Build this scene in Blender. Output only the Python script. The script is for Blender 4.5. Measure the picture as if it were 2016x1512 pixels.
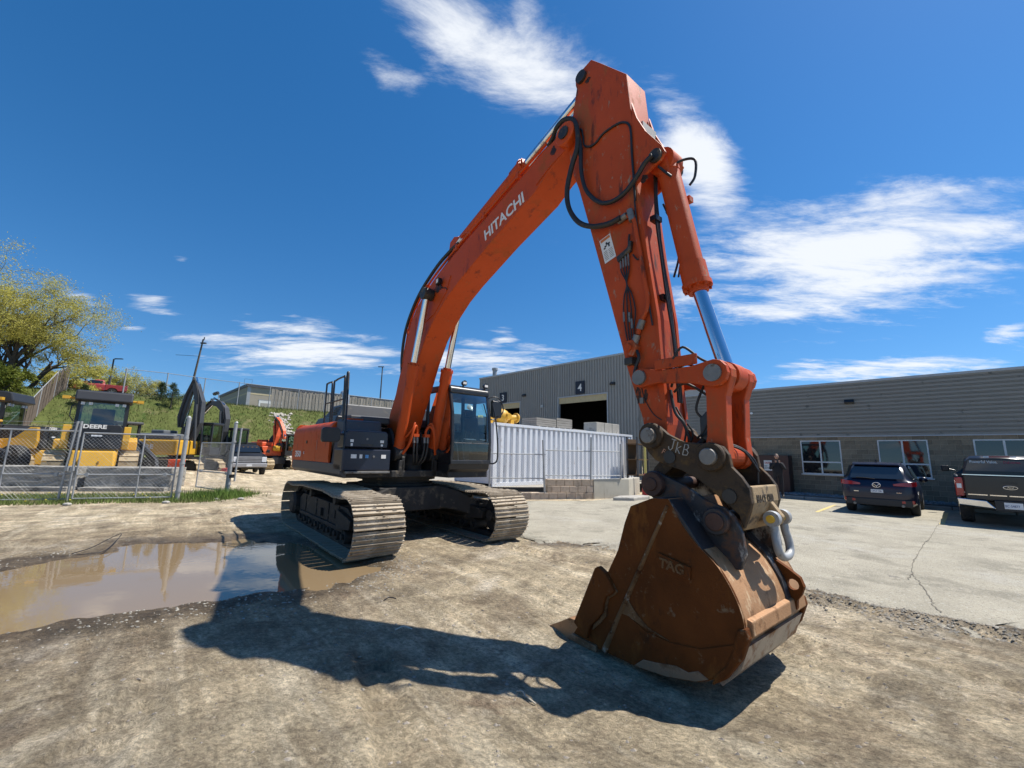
import bpy, bmesh, math, random
import numpy as np
from mathutils import Vector, Matrix
R=math.radians
random.seed(7); rng=np.random.RandomState(7)
for o in list(bpy.data.objects): bpy.data.objects.remove(o)
scene=bpy.context.scene
COL=scene.collection
# ---------------------------------------------------------------- camera
cam_d=bpy.data.cameras.new('camera'); cam=bpy.data.objects.new('camera',cam_d); COL.objects.link(cam)
cam_d.sensor_width=36.0; cam_d.lens=824.6/2016*36.0; cam_d.clip_end=3000; cam_d.clip_start=0.05
CAMH=1.648
cam.matrix_world=Matrix.Translation((0,0,CAMH))@Matrix.Rotation(R(90)+0.1676,4,'X')@Matrix.Rotation(0.0223,4,'Z')
scene.camera=cam
scene.render.resolution_x=1024; scene.render.resolution_y=768
# ---------------------------------------------------------------- light
SUN_AZ,SUN_EL=R(78.5),R(60.4)       # azimuth from +Y towards +X
SD=Vector((math.sin(SUN_AZ)*math.cos(SUN_EL),math.cos(SUN_AZ)*math.cos(SUN_EL),math.sin(SUN_EL)))
sl=bpy.data.lights.new('sun','SUN'); sl.energy=5.0; sl.angle=R(0.5); sl.color=(1.0,0.955,0.88)
sun=bpy.data.objects.new('sun',sl); COL.objects.link(sun); sun.rotation_euler=SD.to_track_quat('Z','Y').to_euler()
vs=scene.view_settings; vs.view_transform='Standard'; vs.look='None'; vs.exposure=0.5; vs.gamma=1.0; vs.use_curve_mapping=False
w=bpy.data.worlds.new('World'); scene.world=w; w.use_nodes=True; w.cycles.sampling_method='MANUAL'; w.cycles.sample_map_resolution=256
def build_world():
    nt=w.node_tree; N=nt.nodes; L=nt.links
    for n in list(N): N.remove(n)
    out=N.new('ShaderNodeOutputWorld'); bg=N.new('ShaderNodeBackground')
    bg.inputs['Strength'].default_value=0.08
    sky=N.new('ShaderNodeTexSky'); sky.sky_type='NISHITA'; sky.sun_disc=False
    sky.sun_elevation=SUN_EL; sky.sun_rotation=SUN_AZ
    sky.altitude=200; sky.air_density=1.0; sky.dust_density=0.2; sky.ozone_density=3.0
    geo=N.new('ShaderNodeTexCoord')
    def m(op,a,b=None,c=None,clamp=False):
        n=N.new('ShaderNodeMath'); n.operation=op; n.use_clamp=clamp
        for i,x in enumerate((a,b,c)):
            if x is None: continue
            if isinstance(x,(int,float)): n.inputs[i].default_value=x
            else: L.new(x,n.inputs[i])
        return n.outputs[0]
    sep=N.new('ShaderNodeSeparateXYZ'); L.new(geo.outputs['Generated'],sep.inputs[0])
    X,Y,Z=sep.outputs
    az=m('ARCTAN2',X,Y); hyp=m('SQRT',m('ADD',m('MULTIPLY',X,X),m('MULTIPLY',Y,Y))); el=m('ARCTAN2',Z,hyp)
    # cloud layer seen in perspective: project the direction on a high plane
    zz=m('ADD',m('MAXIMUM',Z,0.0),0.09)
    cmb=N.new('ShaderNodeCombineXYZ'); L.new(m('DIVIDE',X,zz),cmb.inputs[0]); L.new(m('DIVIDE',Y,zz),cmb.inputs[1])
    mp=N.new('ShaderNodeMapping'); mp.inputs['Rotation'].default_value=(0,0,R(-52)); mp.inputs['Scale'].default_value=(0.50,1.30,1)
    L.new(cmb.outputs[0],mp.inputs[0])
    def noise(scale,detail,rough,dist=0,off=0):
        n=N.new('ShaderNodeTexNoise'); n.inputs['Scale'].default_value=scale; n.inputs['Detail'].default_value=detail
        n.inputs['Roughness'].default_value=rough; n.inputs['Distortion'].default_value=dist
        mp2=N.new('ShaderNodeMapping'); mp2.inputs['Location'].default_value=(off,off*.7,off*.3); L.new(mp.outputs[0],mp2.inputs[0]); L.new(mp2.outputs[0],n.inputs['Vector']); return n.outputs['Fac']
    big=noise(0.9,1,0.5,0,3.1); fine=noise(4.2,9,0.68,0.3,7.3)
    # cloud banks in compass direction / elevation (degrees): az, el, half-length, half-height, tilt, weight
    banks=CLOUDS
    tot=None
    azn=noise(3.0,3,0.6,0,1.7); eln=azn
    azd=m('ADD',m('MULTIPLY',az,180/math.pi),m('MULTIPLY',m('SUBTRACT',azn,0.5),5.0)); eld=m('ADD',m('MULTIPLY',el,180/math.pi),m('MULTIPLY',m('SUBTRACT',eln,0.5),-4.0))
    for (a,e,la,lb,t,wt) in banks:
        lb=lb*1.35+0.35; la=la*1.08
        dx=m('SUBTRACT',azd,a); dy=m('SUBTRACT',eld,e); c,s=math.cos(R(t)),math.sin(R(t))
        p=m('DIVIDE',m('ADD',m('MULTIPLY',dx,c),m('MULTIPLY',dy,s)),la); q=m('DIVIDE',m('SUBTRACT',m('MULTIPLY',dy,c),m('MULTIPLY',dx,s)),lb)
        d2=m('ADD',m('MULTIPLY',p,p),m('MULTIPLY',q,q)); g=m('MULTIPLY',m('POWER',2.7183,m('MULTIPLY',d2,-1.0)),wt)
        tot=g if tot is None else m('MAXIMUM',tot,g)
    # outside the view: scattered fair-weather cloud all round, more added to whiten the ambient light
    away=m('MULTIPLY',m('SUBTRACT',m('ABSOLUTE',az),1.05),1.6,None,True)
    wild=m('MULTIPLY',m('MULTIPLY',m('SUBTRACT',big,0.43),2.6,None,True),away)
    tot=m('MAXIMUM',tot,wild)
    dens=m('ADD',m('MULTIPLY',m('SUBTRACT',fine,0.5),3.4),m('SUBTRACT',m('MULTIPLY',tot,1.75),0.55))
    mr=N.new('ShaderNodeMapRange'); mr.interpolation_type='SMOOTHSTEP'; mr.inputs['From Min'].default_value=0.0; mr.inputs['From Max'].default_value=1.25
    L.new(dens,mr.inputs['Value'])
    fade=m('MULTIPLY',m('MULTIPLY',el,22.0,None,True),0.93)
    fac=m('MULTIPLY',m('MULTIPLY',mr.outputs[0],fade),m('MULTIPLY',tot,3.0,None,True))
    mix=N.new('ShaderNodeMix'); mix.data_type='RGBA'; L.new(fac,mix.inputs['Factor'])
    zl=m('ADD',m('MULTIPLY',m('MAXIMUM',Z,0.0),0.92),0.085); sv=N.new('ShaderNodeCombineXYZ'); L.new(X,sv.inputs[0]); L.new(Y,sv.inputs[1]); L.new(zl,sv.inputs[2]); nv=N.new('ShaderNodeVectorMath'); nv.operation='NORMALIZE'; L.new(sv.outputs[0],nv.inputs[0]); L.new(nv.outputs[0],sky.inputs[0])
    # deepen the clear sky a little as the phone does
    hs=N.new('ShaderNodeHueSaturation'); hs.inputs['Saturation'].default_value=1.33; hs.inputs['Value'].default_value=1.27; L.new(sky.outputs[0],hs.inputs['Color'])
    L.new(hs.outputs[0],mix.inputs['A']); mix.inputs['B'].default_value=(8.6,8.9,9.3,1)
    L.new(mix.outputs['Result'],bg.inputs['Color']); L.new(bg.outputs[0],out.inputs[0])
CLOUDS= [(-3.9, 47.0, 17.6, 2.9, -12.6, 1.0), (25.3, 35.7, 8.1, 2.6, -54.4, 1.0), (39.2, 22.4, 15.9, 3.9, -6.0, 1.0), (40.5, 18.4, 13.0, 3.1, -0.4, 0.9), (-26.1, 11.7, 11.7, 1.7, 5.3, 0.95), (-5.0, 12.1, 12.4, 1.5, 4.1, 0.85), (41.4, 9.5, 9.3, 0.8, -3.0, 0.85), (-19.3, 44.0, 6.0, 1.2, -7.8, 0.62), (-46.9, 13.6, 1.5, 0.4, 9.2, 0.6), (-42.1, 14.7, 1.8, 0.5, 6.4, 0.62), (-28.1, 14.8, 7.1, 0.7, 1.9, 0.66), (-43.2, 11.7, 1.1, 0.4, 9.2, 0.6), (49.0, 25.2, 1.8, 0.4, -14.7, 0.6), (42.9, 25.9, 2.3, 0.9, 35.9, 0.7), (-1.4, 15.8, 2.5, 0.5, -1.1, 0.75), (51.1, 11.6, 1.5, 0.7, -66.9, 0.8), (0.6, 49.6, 3.2, 2.7, 29.1, 0.6), (-40.6, 19.9, 1.0, 0.3, 8.4, 0.55), (23.2, 19.1, 5.6, 1.9, 24.4, 0.55), (-2.1, 13.5, 9.0, 1.4, -23.0, 0.5)]
CLOUDS= [(-3.9, 47.0, 17.6, 2.9, -12.6, 1.0), (25.3, 35.7, 8.1, 2.6, -54.4, 1.0), (39.2, 22.4, 15.9, 3.9, -6.0, 1.0), (40.5, 18.4, 13.0, 3.1, -0.4, 0.9), (-26.1, 11.7, 11.7, 1.7, 5.3, 0.95), (-5.0, 12.1, 12.4, 1.5, 4.1, 0.85), (41.4, 9.5, 9.3, 0.8, -3.0, 0.85), (-19.3, 44.0, 6.0, 1.2, -7.8, 0.62), (-46.9, 13.6, 1.5, 0.4, 9.2, 0.6), (-42.1, 14.7, 1.8, 0.5, 6.4, 0.62), (-28.1, 14.8, 7.1, 0.7, 1.9, 0.66), (-43.2, 11.7, 1.1, 0.4, 9.2, 0.6), (49.0, 25.2, 1.8, 0.4, -14.7, 0.6), (42.9, 25.9, 2.3, 0.9, 35.9, 0.7), (-1.4, 15.8, 2.5, 0.5, -1.1, 0.75), (51.1, 11.6, 1.5, 0.7, -66.9, 0.8), (0.6, 49.6, 3.2, 2.7, 29.1, 0.6), (-40.6, 19.9, 1.0, 0.3, 8.4, 0.55), (23.2, 19.1, 5.6, 1.9, 24.4, 0.55), (-2.1, 13.5, 9.0, 1.4, -23.0, 0.5)]
CLOUDS= [(-3.9, 47.0, 17.6, 2.9, -12.6, 1.0), (25.3, 35.7, 8.1, 2.6, -54.4, 1.0), (39.2, 22.4, 15.9, 3.9, -6.0, 1.0), (40.5, 18.4, 13.0, 3.1, -0.4, 0.9), (-26.1, 11.7, 11.7, 1.7, 5.3, 0.95), (-5.0, 12.1, 12.4, 1.5, 4.1, 0.85), (41.4, 9.5, 9.3, 0.8, -3.0, 0.85), (-19.3, 44.0, 6.0, 1.2, -7.8, 0.62), (-46.9, 13.6, 1.5, 0.4, 9.2, 0.6), (-42.1, 14.7, 1.8, 0.5, 6.4, 0.62), (-28.1, 14.8, 7.1, 0.7, 1.9, 0.66), (-43.2, 11.7, 1.1, 0.4, 9.2, 0.6), (49.0, 25.2, 1.8, 0.4, -14.7, 0.6), (42.9, 25.9, 2.3, 0.9, 35.9, 0.7), (-1.4, 15.8, 2.5, 0.5, -1.1, 0.75), (51.1, 11.6, 1.5, 0.7, -66.9, 0.8), (0.6, 49.6, 3.2, 2.7, 29.1, 0.6), (-40.6, 19.9, 1.0, 0.3, 8.4, 0.55), (23.2, 19.1, 5.6, 1.9, 24.4, 0.55), (-2.1, 13.5, 9.0, 1.4, -23.0, 0.5)]
CLOUDS= [(-3.9, 47.0, 17.6, 2.9, -12.6, 1.0), (25.3, 35.7, 8.1, 2.6, -54.4, 1.0), (39.2, 22.4, 15.9, 3.9, -6.0, 1.0), (40.5, 18.4, 13.0, 3.1, -0.4, 0.9), (-26.1, 11.7, 11.7, 1.7, 5.3, 0.95), (-5.0, 12.1, 12.4, 1.5, 4.1, 0.85), (41.4, 9.5, 9.3, 0.8, -3.0, 0.85), (-19.3, 44.0, 6.0, 1.2, -7.8, 0.62), (-46.9, 13.6, 1.5, 0.4, 9.2, 0.6), (-42.1, 14.7, 1.8, 0.5, 6.4, 0.62), (-28.1, 14.8, 7.1, 0.7, 1.9, 0.66), (-43.2, 11.7, 1.1, 0.4, 9.2, 0.6), (49.0, 25.2, 1.8, 0.4, -14.7, 0.6), (42.9, 25.9, 2.3, 0.9, 35.9, 0.7), (-1.4, 15.8, 2.5, 0.5, -1.1, 0.75), (51.1, 11.6, 1.5, 0.7, -66.9, 0.8), (0.6, 49.6, 3.2, 2.7, 29.1, 0.6), (-40.6, 19.9, 1.0, 0.3, 8.4, 0.55), (23.2, 19.1, 5.6, 1.9, 24.4, 0.55), (-2.1, 13.5, 9.0, 1.4, -23.0, 0.5)]
CLOUDS= [(-3.9, 47.0, 17.6, 2.9, -12.6, 1.0), (25.3, 35.7, 8.1, 2.6, -54.4, 1.0), (39.2, 22.4, 15.9, 3.9, -6.0, 1.0), (40.5, 18.4, 13.0, 3.1, -0.4, 0.9), (-26.1, 11.7, 11.7, 1.7, 5.3, 0.95), (-5.0, 12.1, 12.4, 1.5, 4.1, 0.85), (41.4, 9.5, 9.3, 0.8, -3.0, 0.85), (-19.3, 44.0, 6.0, 1.2, -7.8, 0.62), (-46.9, 13.6, 1.5, 0.4, 9.2, 0.6), (-42.1, 14.7, 1.8, 0.5, 6.4, 0.62), (-28.1, 14.8, 7.1, 0.7, 1.9, 0.66), (-43.2, 11.7, 1.1, 0.4, 9.2, 0.6), (49.0, 25.2, 1.8, 0.4, -14.7, 0.6), (42.9, 25.9, 2.3, 0.9, 35.9, 0.7), (-1.4, 15.8, 2.5, 0.5, -1.1, 0.75), (51.1, 11.6, 1.5, 0.7, -66.9, 0.8), (0.6, 49.6, 3.2, 2.7, 29.1, 0.6), (-40.6, 19.9, 1.0, 0.3, 8.4, 0.55), (23.2, 19.1, 5.6, 1.9, 24.4, 0.55), (-2.1, 13.5, 9.0, 1.4, -23.0, 0.5)]
CLOUDS= [(-3.9, 47.0, 17.6, 2.9, -12.6, 1.0), (25.3, 35.7, 8.1, 2.6, -54.4, 1.0), (39.2, 22.4, 15.9, 3.9, -6.0, 1.0), (40.5, 18.4, 13.0, 3.1, -0.4, 0.9), (-26.1, 11.7, 11.7, 1.7, 5.3, 0.95), (-5.0, 12.1, 12.4, 1.5, 4.1, 0.85), (41.4, 9.5, 9.3, 0.8, -3.0, 0.85), (-19.3, 44.0, 6.0, 1.2, -7.8, 0.62), (-46.9, 13.6, 1.5, 0.4, 9.2, 0.6), (-42.1, 14.7, 1.8, 0.5, 6.4, 0.62), (-28.1, 14.8, 7.1, 0.7, 1.9, 0.66), (-43.2, 11.7, 1.1, 0.4, 9.2, 0.6), (49.0, 25.2, 1.8, 0.4, -14.7, 0.6), (42.9, 25.9, 2.3, 0.9, 35.9, 0.7), (-1.4, 15.8, 2.5, 0.5, -1.1, 0.75), (51.1, 11.6, 1.5, 0.7, -66.9, 0.8), (0.6, 49.6, 3.2, 2.7, 29.1, 0.6), (-40.6, 19.9, 1.0, 0.3, 8.4, 0.55), (23.2, 19.1, 5.6, 1.9, 24.4, 0.55), (-2.1, 13.5, 9.0, 1.4, -23.0, 0.5)]
CLOUDS= [(-3.9, 47.0, 17.6, 2.9, -12.6, 1.0), (25.3, 35.7, 8.1, 2.6, -54.4, 1.0), (39.2, 22.4, 15.9, 3.9, -6.0, 1.0), (40.5, 18.4, 13.0, 3.1, -0.4, 0.9), (-26.1, 11.7, 11.7, 1.7, 5.3, 0.95), (-5.0, 12.1, 12.4, 1.5, 4.1, 0.85), (41.4, 9.5, 9.3, 0.8, -3.0, 0.85), (-19.3, 44.0, 6.0, 1.2, -7.8, 0.62), (-46.9, 13.6, 1.5, 0.4, 9.2, 0.6), (-42.1, 14.7, 1.8, 0.5, 6.4, 0.62), (-28.1, 14.8, 7.1, 0.7, 1.9, 0.66), (-43.2, 11.7, 1.1, 0.4, 9.2, 0.6), (49.0, 25.2, 1.8, 0.4, -14.7, 0.6), (42.9, 25.9, 2.3, 0.9, 35.9, 0.7), (-1.4, 15.8, 2.5, 0.5, -1.1, 0.75), (51.1, 11.6, 1.5, 0.7, -66.9, 0.8), (0.6, 49.6, 3.2, 2.7, 29.1, 0.6), (-40.6, 19.9, 1.0, 0.3, 8.4, 0.55), (23.2, 19.1, 5.6, 1.9, 24.4, 0.55), (-2.1, 13.5, 9.0, 1.4, -23.0, 0.5)]
CLOUDS= [(-3.9, 47.0, 17.6, 2.9, -12.6, 1.0), (25.3, 35.7, 8.1, 2.6, -54.4, 1.0), (39.2, 22.4, 15.9, 3.9, -6.0, 1.0), (40.5, 18.4, 13.0, 3.1, -0.4, 0.9), (-26.1, 11.7, 11.7, 1.7, 5.3, 0.95), (-5.0, 12.1, 12.4, 1.5, 4.1, 0.85), (41.4, 9.5, 9.3, 0.8, -3.0, 0.85), (-19.3, 44.0, 6.0, 1.2, -7.8, 0.62), (-46.9, 13.6, 1.5, 0.4, 9.2, 0.6), (-42.1, 14.7, 1.8, 0.5, 6.4, 0.62), (-28.1, 14.8, 7.1, 0.7, 1.9, 0.66), (-43.2, 11.7, 1.1, 0.4, 9.2, 0.6), (49.0, 25.2, 1.8, 0.4, -14.7, 0.6), (42.9, 25.9, 2.3, 0.9, 35.9, 0.7), (-1.4, 15.8, 2.5, 0.5, -1.1, 0.75), (51.1, 11.6, 1.5, 0.7, -66.9, 0.8), (0.6, 49.6, 3.2, 2.7, 29.1, 0.6), (-40.6, 19.9, 1.0, 0.3, 8.4, 0.55), (23.2, 19.1, 5.6, 1.9, 24.4, 0.55), (-2.1, 13.5, 9.0, 1.4, -23.0, 0.5)]
CLOUDS= [(-3.9, 47.0, 17.6, 2.9, -12.6, 1.0), (25.3, 35.7, 8.1, 2.6, -54.4, 1.0), (39.2, 22.4, 15.9, 3.9, -6.0, 1.0), (40.5, 18.4, 13.0, 3.1, -0.4, 0.9), (-26.1, 11.7, 11.7, 1.7, 5.3, 0.95), (-5.0, 12.1, 12.4, 1.5, 4.1, 0.85), (41.4, 9.5, 9.3, 0.8, -3.0, 0.85), (-19.3, 44.0, 6.0, 1.2, -7.8, 0.62), (-46.9, 13.6, 1.5, 0.4, 9.2, 0.6), (-42.1, 14.7, 1.8, 0.5, 6.4, 0.62), (-28.1, 14.8, 7.1, 0.7, 1.9, 0.66), (-43.2, 11.7, 1.1, 0.4, 9.2, 0.6), (49.0, 25.2, 1.8, 0.4, -14.7, 0.6), (42.9, 25.9, 2.3, 0.9, 35.9, 0.7), (-1.4, 15.8, 2.5, 0.5, -1.1, 0.75), (51.1, 11.6, 1.5, 0.7, -66.9, 0.8), (0.6, 49.6, 3.2, 2.7, 29.1, 0.6), (-40.6, 19.9, 1.0, 0.3, 8.4, 0.55), (23.2, 19.1, 5.6, 1.9, 24.4, 0.55), (-2.1, 13.5, 9.0, 1.4, -23.0, 0.5)]
CLOUDS= [(-3.9, 47.0, 17.6, 2.9, -12.6, 1.0), (25.3, 35.7, 8.1, 2.6, -54.4, 1.0), (39.2, 22.4, 15.9, 3.9, -6.0, 1.0), (40.5, 18.4, 13.0, 3.1, -0.4, 0.9), (-26.1, 11.7, 11.7, 1.7, 5.3, 0.95), (-5.0, 12.1, 12.4, 1.5, 4.1, 0.85), (41.4, 9.5, 9.3, 0.8, -3.0, 0.85), (-19.3, 44.0, 6.0, 1.2, -7.8, 0.62), (-46.9, 13.6, 1.5, 0.4, 9.2, 0.6), (-42.1, 14.7, 1.8, 0.5, 6.4, 0.62), (-28.1, 14.8, 7.1, 0.7, 1.9, 0.66), (-43.2, 11.7, 1.1, 0.4, 9.2, 0.6), (49.0, 25.2, 1.8, 0.4, -14.7, 0.6), (42.9, 25.9, 2.3, 0.9, 35.9, 0.7), (-1.4, 15.8, 2.5, 0.5, -1.1, 0.75), (51.1, 11.6, 1.5, 0.7, -66.9, 0.8), (0.6, 49.6, 3.2, 2.7, 29.1, 0.6), (-40.6, 19.9, 1.0, 0.3, 8.4, 0.55), (23.2, 19.1, 5.6, 1.9, 24.4, 0.55), (-2.1, 13.5, 9.0, 1.4, -23.0, 0.5)]
CLOUDS= [(-3.9, 47.0, 17.6, 2.9, -12.6, 1.0), (25.3, 35.7, 8.1, 2.6, -54.4, 1.0), (39.2, 22.4, 15.9, 3.9, -6.0, 1.0), (40.5, 18.4, 13.0, 3.1, -0.4, 0.9), (-26.1, 11.7, 11.7, 1.7, 5.3, 0.95), (-5.0, 12.1, 12.4, 1.5, 4.1, 0.85), (41.4, 9.5, 9.3, 0.8, -3.0, 0.85), (-19.3, 44.0, 6.0, 1.2, -7.8, 0.62), (-46.9, 13.6, 1.5, 0.4, 9.2, 0.6), (-42.1, 14.7, 1.8, 0.5, 6.4, 0.62), (-28.1, 14.8, 7.1, 0.7, 1.9, 0.66), (-43.2, 11.7, 1.1, 0.4, 9.2, 0.6), (49.0, 25.2, 1.8, 0.4, -14.7, 0.6), (42.9, 25.9, 2.3, 0.9, 35.9, 0.7), (-1.4, 15.8, 2.5, 0.5, -1.1, 0.75), (51.1, 11.6, 1.5, 0.7, -66.9, 0.8), (0.6, 49.6, 3.2, 2.7, 29.1, 0.6), (-40.6, 19.9, 1.0, 0.3, 8.4, 0.55), (23.2, 19.1, 5.6, 1.9, 24.4, 0.55), (-2.1, 13.5, 9.0, 1.4, -23.0, 0.5)]
CLOUDS= [(-3.9, 47.0, 17.6, 2.9, -12.6, 1.0), (25.3, 35.7, 8.1, 2.6, -54.4, 1.0), (39.2, 22.4, 15.9, 3.9, -6.0, 1.0), (40.5, 18.4, 13.0, 3.1, -0.4, 0.9), (-26.1, 11.7, 11.7, 1.7, 5.3, 0.95), (-5.0, 12.1, 12.4, 1.5, 4.1, 0.85), (41.4, 9.5, 9.3, 0.8, -3.0, 0.85), (-19.3, 44.0, 6.0, 1.2, -7.8, 0.62), (-46.9, 13.6, 1.5, 0.4, 9.2, 0.6), (-42.1, 14.7, 1.8, 0.5, 6.4, 0.62), (-28.1, 14.8, 7.1, 0.7, 1.9, 0.66), (-43.2, 11.7, 1.1, 0.4, 9.2, 0.6), (49.0, 25.2, 1.8, 0.4, -14.7, 0.6), (42.9, 25.9, 2.3, 0.9, 35.9, 0.7), (-1.4, 15.8, 2.5, 0.5, -1.1, 0.75), (51.1, 11.6, 1.5, 0.7, -66.9, 0.8), (0.6, 49.6, 3.2, 2.7, 29.1, 0.6), (-40.6, 19.9, 1.0, 0.3, 8.4, 0.55), (23.2, 19.1, 5.6, 1.9, 24.4, 0.55), (-2.1, 13.5, 9.0, 1.4, -23.0, 0.5)]
CLOUDS= [(-3.9, 47.0, 17.6, 2.9, -12.6, 1.0), (25.3, 35.7, 8.1, 2.6, -54.4, 1.0), (39.2, 22.4, 15.9, 3.9, -6.0, 1.0), (40.5, 18.4, 13.0, 3.1, -0.4, 0.9), (-26.1, 11.7, 11.7, 1.7, 5.3, 0.95), (-5.0, 12.1, 12.4, 1.5, 4.1, 0.85), (41.4, 9.5, 9.3, 0.8, -3.0, 0.85), (-19.3, 44.0, 6.0, 1.2, -7.8, 0.62), (-46.9, 13.6, 1.5, 0.4, 9.2, 0.6), (-42.1, 14.7, 1.8, 0.5, 6.4, 0.62), (-28.1, 14.8, 7.1, 0.7, 1.9, 0.66), (-43.2, 11.7, 1.1, 0.4, 9.2, 0.6), (49.0, 25.2, 1.8, 0.4, -14.7, 0.6), (42.9, 25.9, 2.3, 0.9, 35.9, 0.7), (-1.4, 15.8, 2.5, 0.5, -1.1, 0.75), (51.1, 11.6, 1.5, 0.7, -66.9, 0.8), (0.6, 49.6, 3.2, 2.7, 29.1, 0.6), (-40.6, 19.9, 1.0, 0.3, 8.4, 0.55), (23.2, 19.1, 5.6, 1.9, 24.4, 0.55), (-2.1, 13.5, 9.0, 1.4, -23.0, 0.5)]
CLOUDS= [(-3.9, 47.0, 17.6, 2.9, -12.6, 1.0), (25.3, 35.7, 8.1, 2.6, -54.4, 1.0), (39.2, 22.4, 15.9, 3.9, -6.0, 1.0), (40.5, 18.4, 13.0, 3.1, -0.4, 0.9), (-26.1, 11.7, 11.7, 1.7, 5.3, 0.95), (-5.0, 12.1, 12.4, 1.5, 4.1, 0.85), (41.4, 9.5, 9.3, 0.8, -3.0, 0.85), (-19.3, 44.0, 6.0, 1.2, -7.8, 0.62), (-46.9, 13.6, 1.5, 0.4, 9.2, 0.6), (-42.1, 14.7, 1.8, 0.5, 6.4, 0.62), (-28.1, 14.8, 7.1, 0.7, 1.9, 0.66), (-43.2, 11.7, 1.1, 0.4, 9.2, 0.6), (49.0, 25.2, 1.8, 0.4, -14.7, 0.6), (42.9, 25.9, 2.3, 0.9, 35.9, 0.7), (-1.4, 15.8, 2.5, 0.5, -1.1, 0.75), (51.1, 11.6, 1.5, 0.7, -66.9, 0.8), (0.6, 49.6, 3.2, 2.7, 29.1, 0.6), (-40.6, 19.9, 1.0, 0.3, 8.4, 0.55), (23.2, 19.1, 5.6, 1.9, 24.4, 0.55), (-2.1, 13.5, 9.0, 1.4, -23.0, 0.5)]
CLOUDS= [(-3.9, 47.0, 17.6, 2.9, -12.6, 1.0), (25.3, 35.7, 8.1, 2.6, -54.4, 1.0), (39.2, 22.4, 15.9, 3.9, -6.0, 1.0), (40.5, 18.4, 13.0, 3.1, -0.4, 0.9), (-26.1, 11.7, 11.7, 1.7, 5.3, 0.95), (-5.0, 12.1, 12.4, 1.5, 4.1, 0.85), (41.4, 9.5, 9.3, 0.8, -3.0, 0.85), (-19.3, 44.0, 6.0, 1.2, -7.8, 0.62), (-46.9, 13.6, 1.5, 0.4, 9.2, 0.6), (-42.1, 14.7, 1.8, 0.5, 6.4, 0.62), (-28.1, 14.8, 7.1, 0.7, 1.9, 0.66), (-43.2, 11.7, 1.1, 0.4, 9.2, 0.6), (49.0, 25.2, 1.8, 0.4, -14.7, 0.6), (42.9, 25.9, 2.3, 0.9, 35.9, 0.7), (-1.4, 15.8, 2.5, 0.5, -1.1, 0.75), (51.1, 11.6, 1.5, 0.7, -66.9, 0.8), (0.6, 49.6, 3.2, 2.7, 29.1, 0.6), (-40.6, 19.9, 1.0, 0.3, 8.4, 0.55), (23.2, 19.1, 5.6, 1.9, 24.4, 0.55), (-2.1, 13.5, 9.0, 1.4, -23.0, 0.5)]
build_world()
# ---------------------------------------------------------------- materials
MATS={}
def mat(name,col,rough=0.6,metal=0.0,var=0.12,scale=6.0,dirt=None,bump=0.0,bscale=40.0,coat=0.0,spec=0.5,stretch=(1,1,1),edge=None):
    """base colour varied by noise, optional second colour (col,amount,scale,stretch) in worn patches, fine bump"""
    if name in MATS: return MATS[name]
    m=bpy.data.materials.new(name); m.use_nodes=True; nt=m.node_tree; N=nt.nodes; L=nt.links
    b=N['Principled BSDF']; b.inputs['Roughness'].default_value=rough; b.inputs['Metallic'].default_value=metal
    b.inputs['Coat Weight'].default_value=coat; b.inputs['Specular IOR Level'].default_value=spec; b.inputs['Coat Roughness'].default_value=0.12
    tc=N.new('ShaderNodeTexCoord')
    def nz(sc,det=6,ro=0.6,st=(1,1,1)):
        n=N.new('ShaderNodeTexNoise'); n.inputs['Scale'].default_value=sc; n.inputs['Detail'].default_value=det; n.inputs['Roughness'].default_value=ro
        mp=N.new('ShaderNodeMapping'); mp.inputs['Scale'].default_value=st; L.new(tc.outputs['Object'],mp.inputs[0]); L.new(mp.outputs[0],n.inputs['Vector']); return n.outputs['Fac']
    n1=nz(scale,6,0.62,stretch)
    cr=N.new('ShaderNodeValToRGB'); cr.color_ramp.elements[0].position=0.25; cr.color_ramp.elements[1].position=0.75
    cr.color_ramp.elements[0].color=(*[max(0,c*(1-var)) for c in col],1); cr.color_ramp.elements[1].color=(*[min(1,c*(1+var)) for c in col],1)
    L.new(n1,cr.inputs[0]); cur=cr.outputs[0]
    ro=None
    for d in (dirt or []):
        dc,amt,ds,st=d
        n2=nz(ds,9,0.68,st); r2=N.new('ShaderNodeMapRange'); r2.inputs['From Min'].default_value=0.62-amt*0.3; r2.inputs['From Max'].default_value=0.70-amt*0.22
        L.new(n2,r2.inputs['Value']); mx=N.new('ShaderNodeMix'); mx.data_type='RGBA'; L.new(r2.outputs[0],mx.inputs['Factor']); L.new(cur,mx.inputs['A']); mx.inputs['B'].default_value=(*dc,1); cur=mx.outputs['Result']
        if ro is None:
            rr=N.new('ShaderNodeMapRange'); rr.inputs['To Min'].default_value=rough; rr.inputs['To Max'].default_value=min(1,rough+0.3); L.new(r2.outputs[0],rr.inputs['Value']); L.new(rr.outputs[0],b.inputs['Roughness']); ro=1
    L.new(cur,b.inputs['Base Color'])
    if bump:
        bn=nz(bscale,5,0.6,stretch); bp=N.new('ShaderNodeBump'); bp.inputs['Strength'].default_value=bump; bp.inputs['Distance'].default_value=0.02; L.new(bn,bp.inputs['Height']); L.new(bp.outputs[0],b.inputs['Normal'])
    MATS[name]=m; return m
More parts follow.
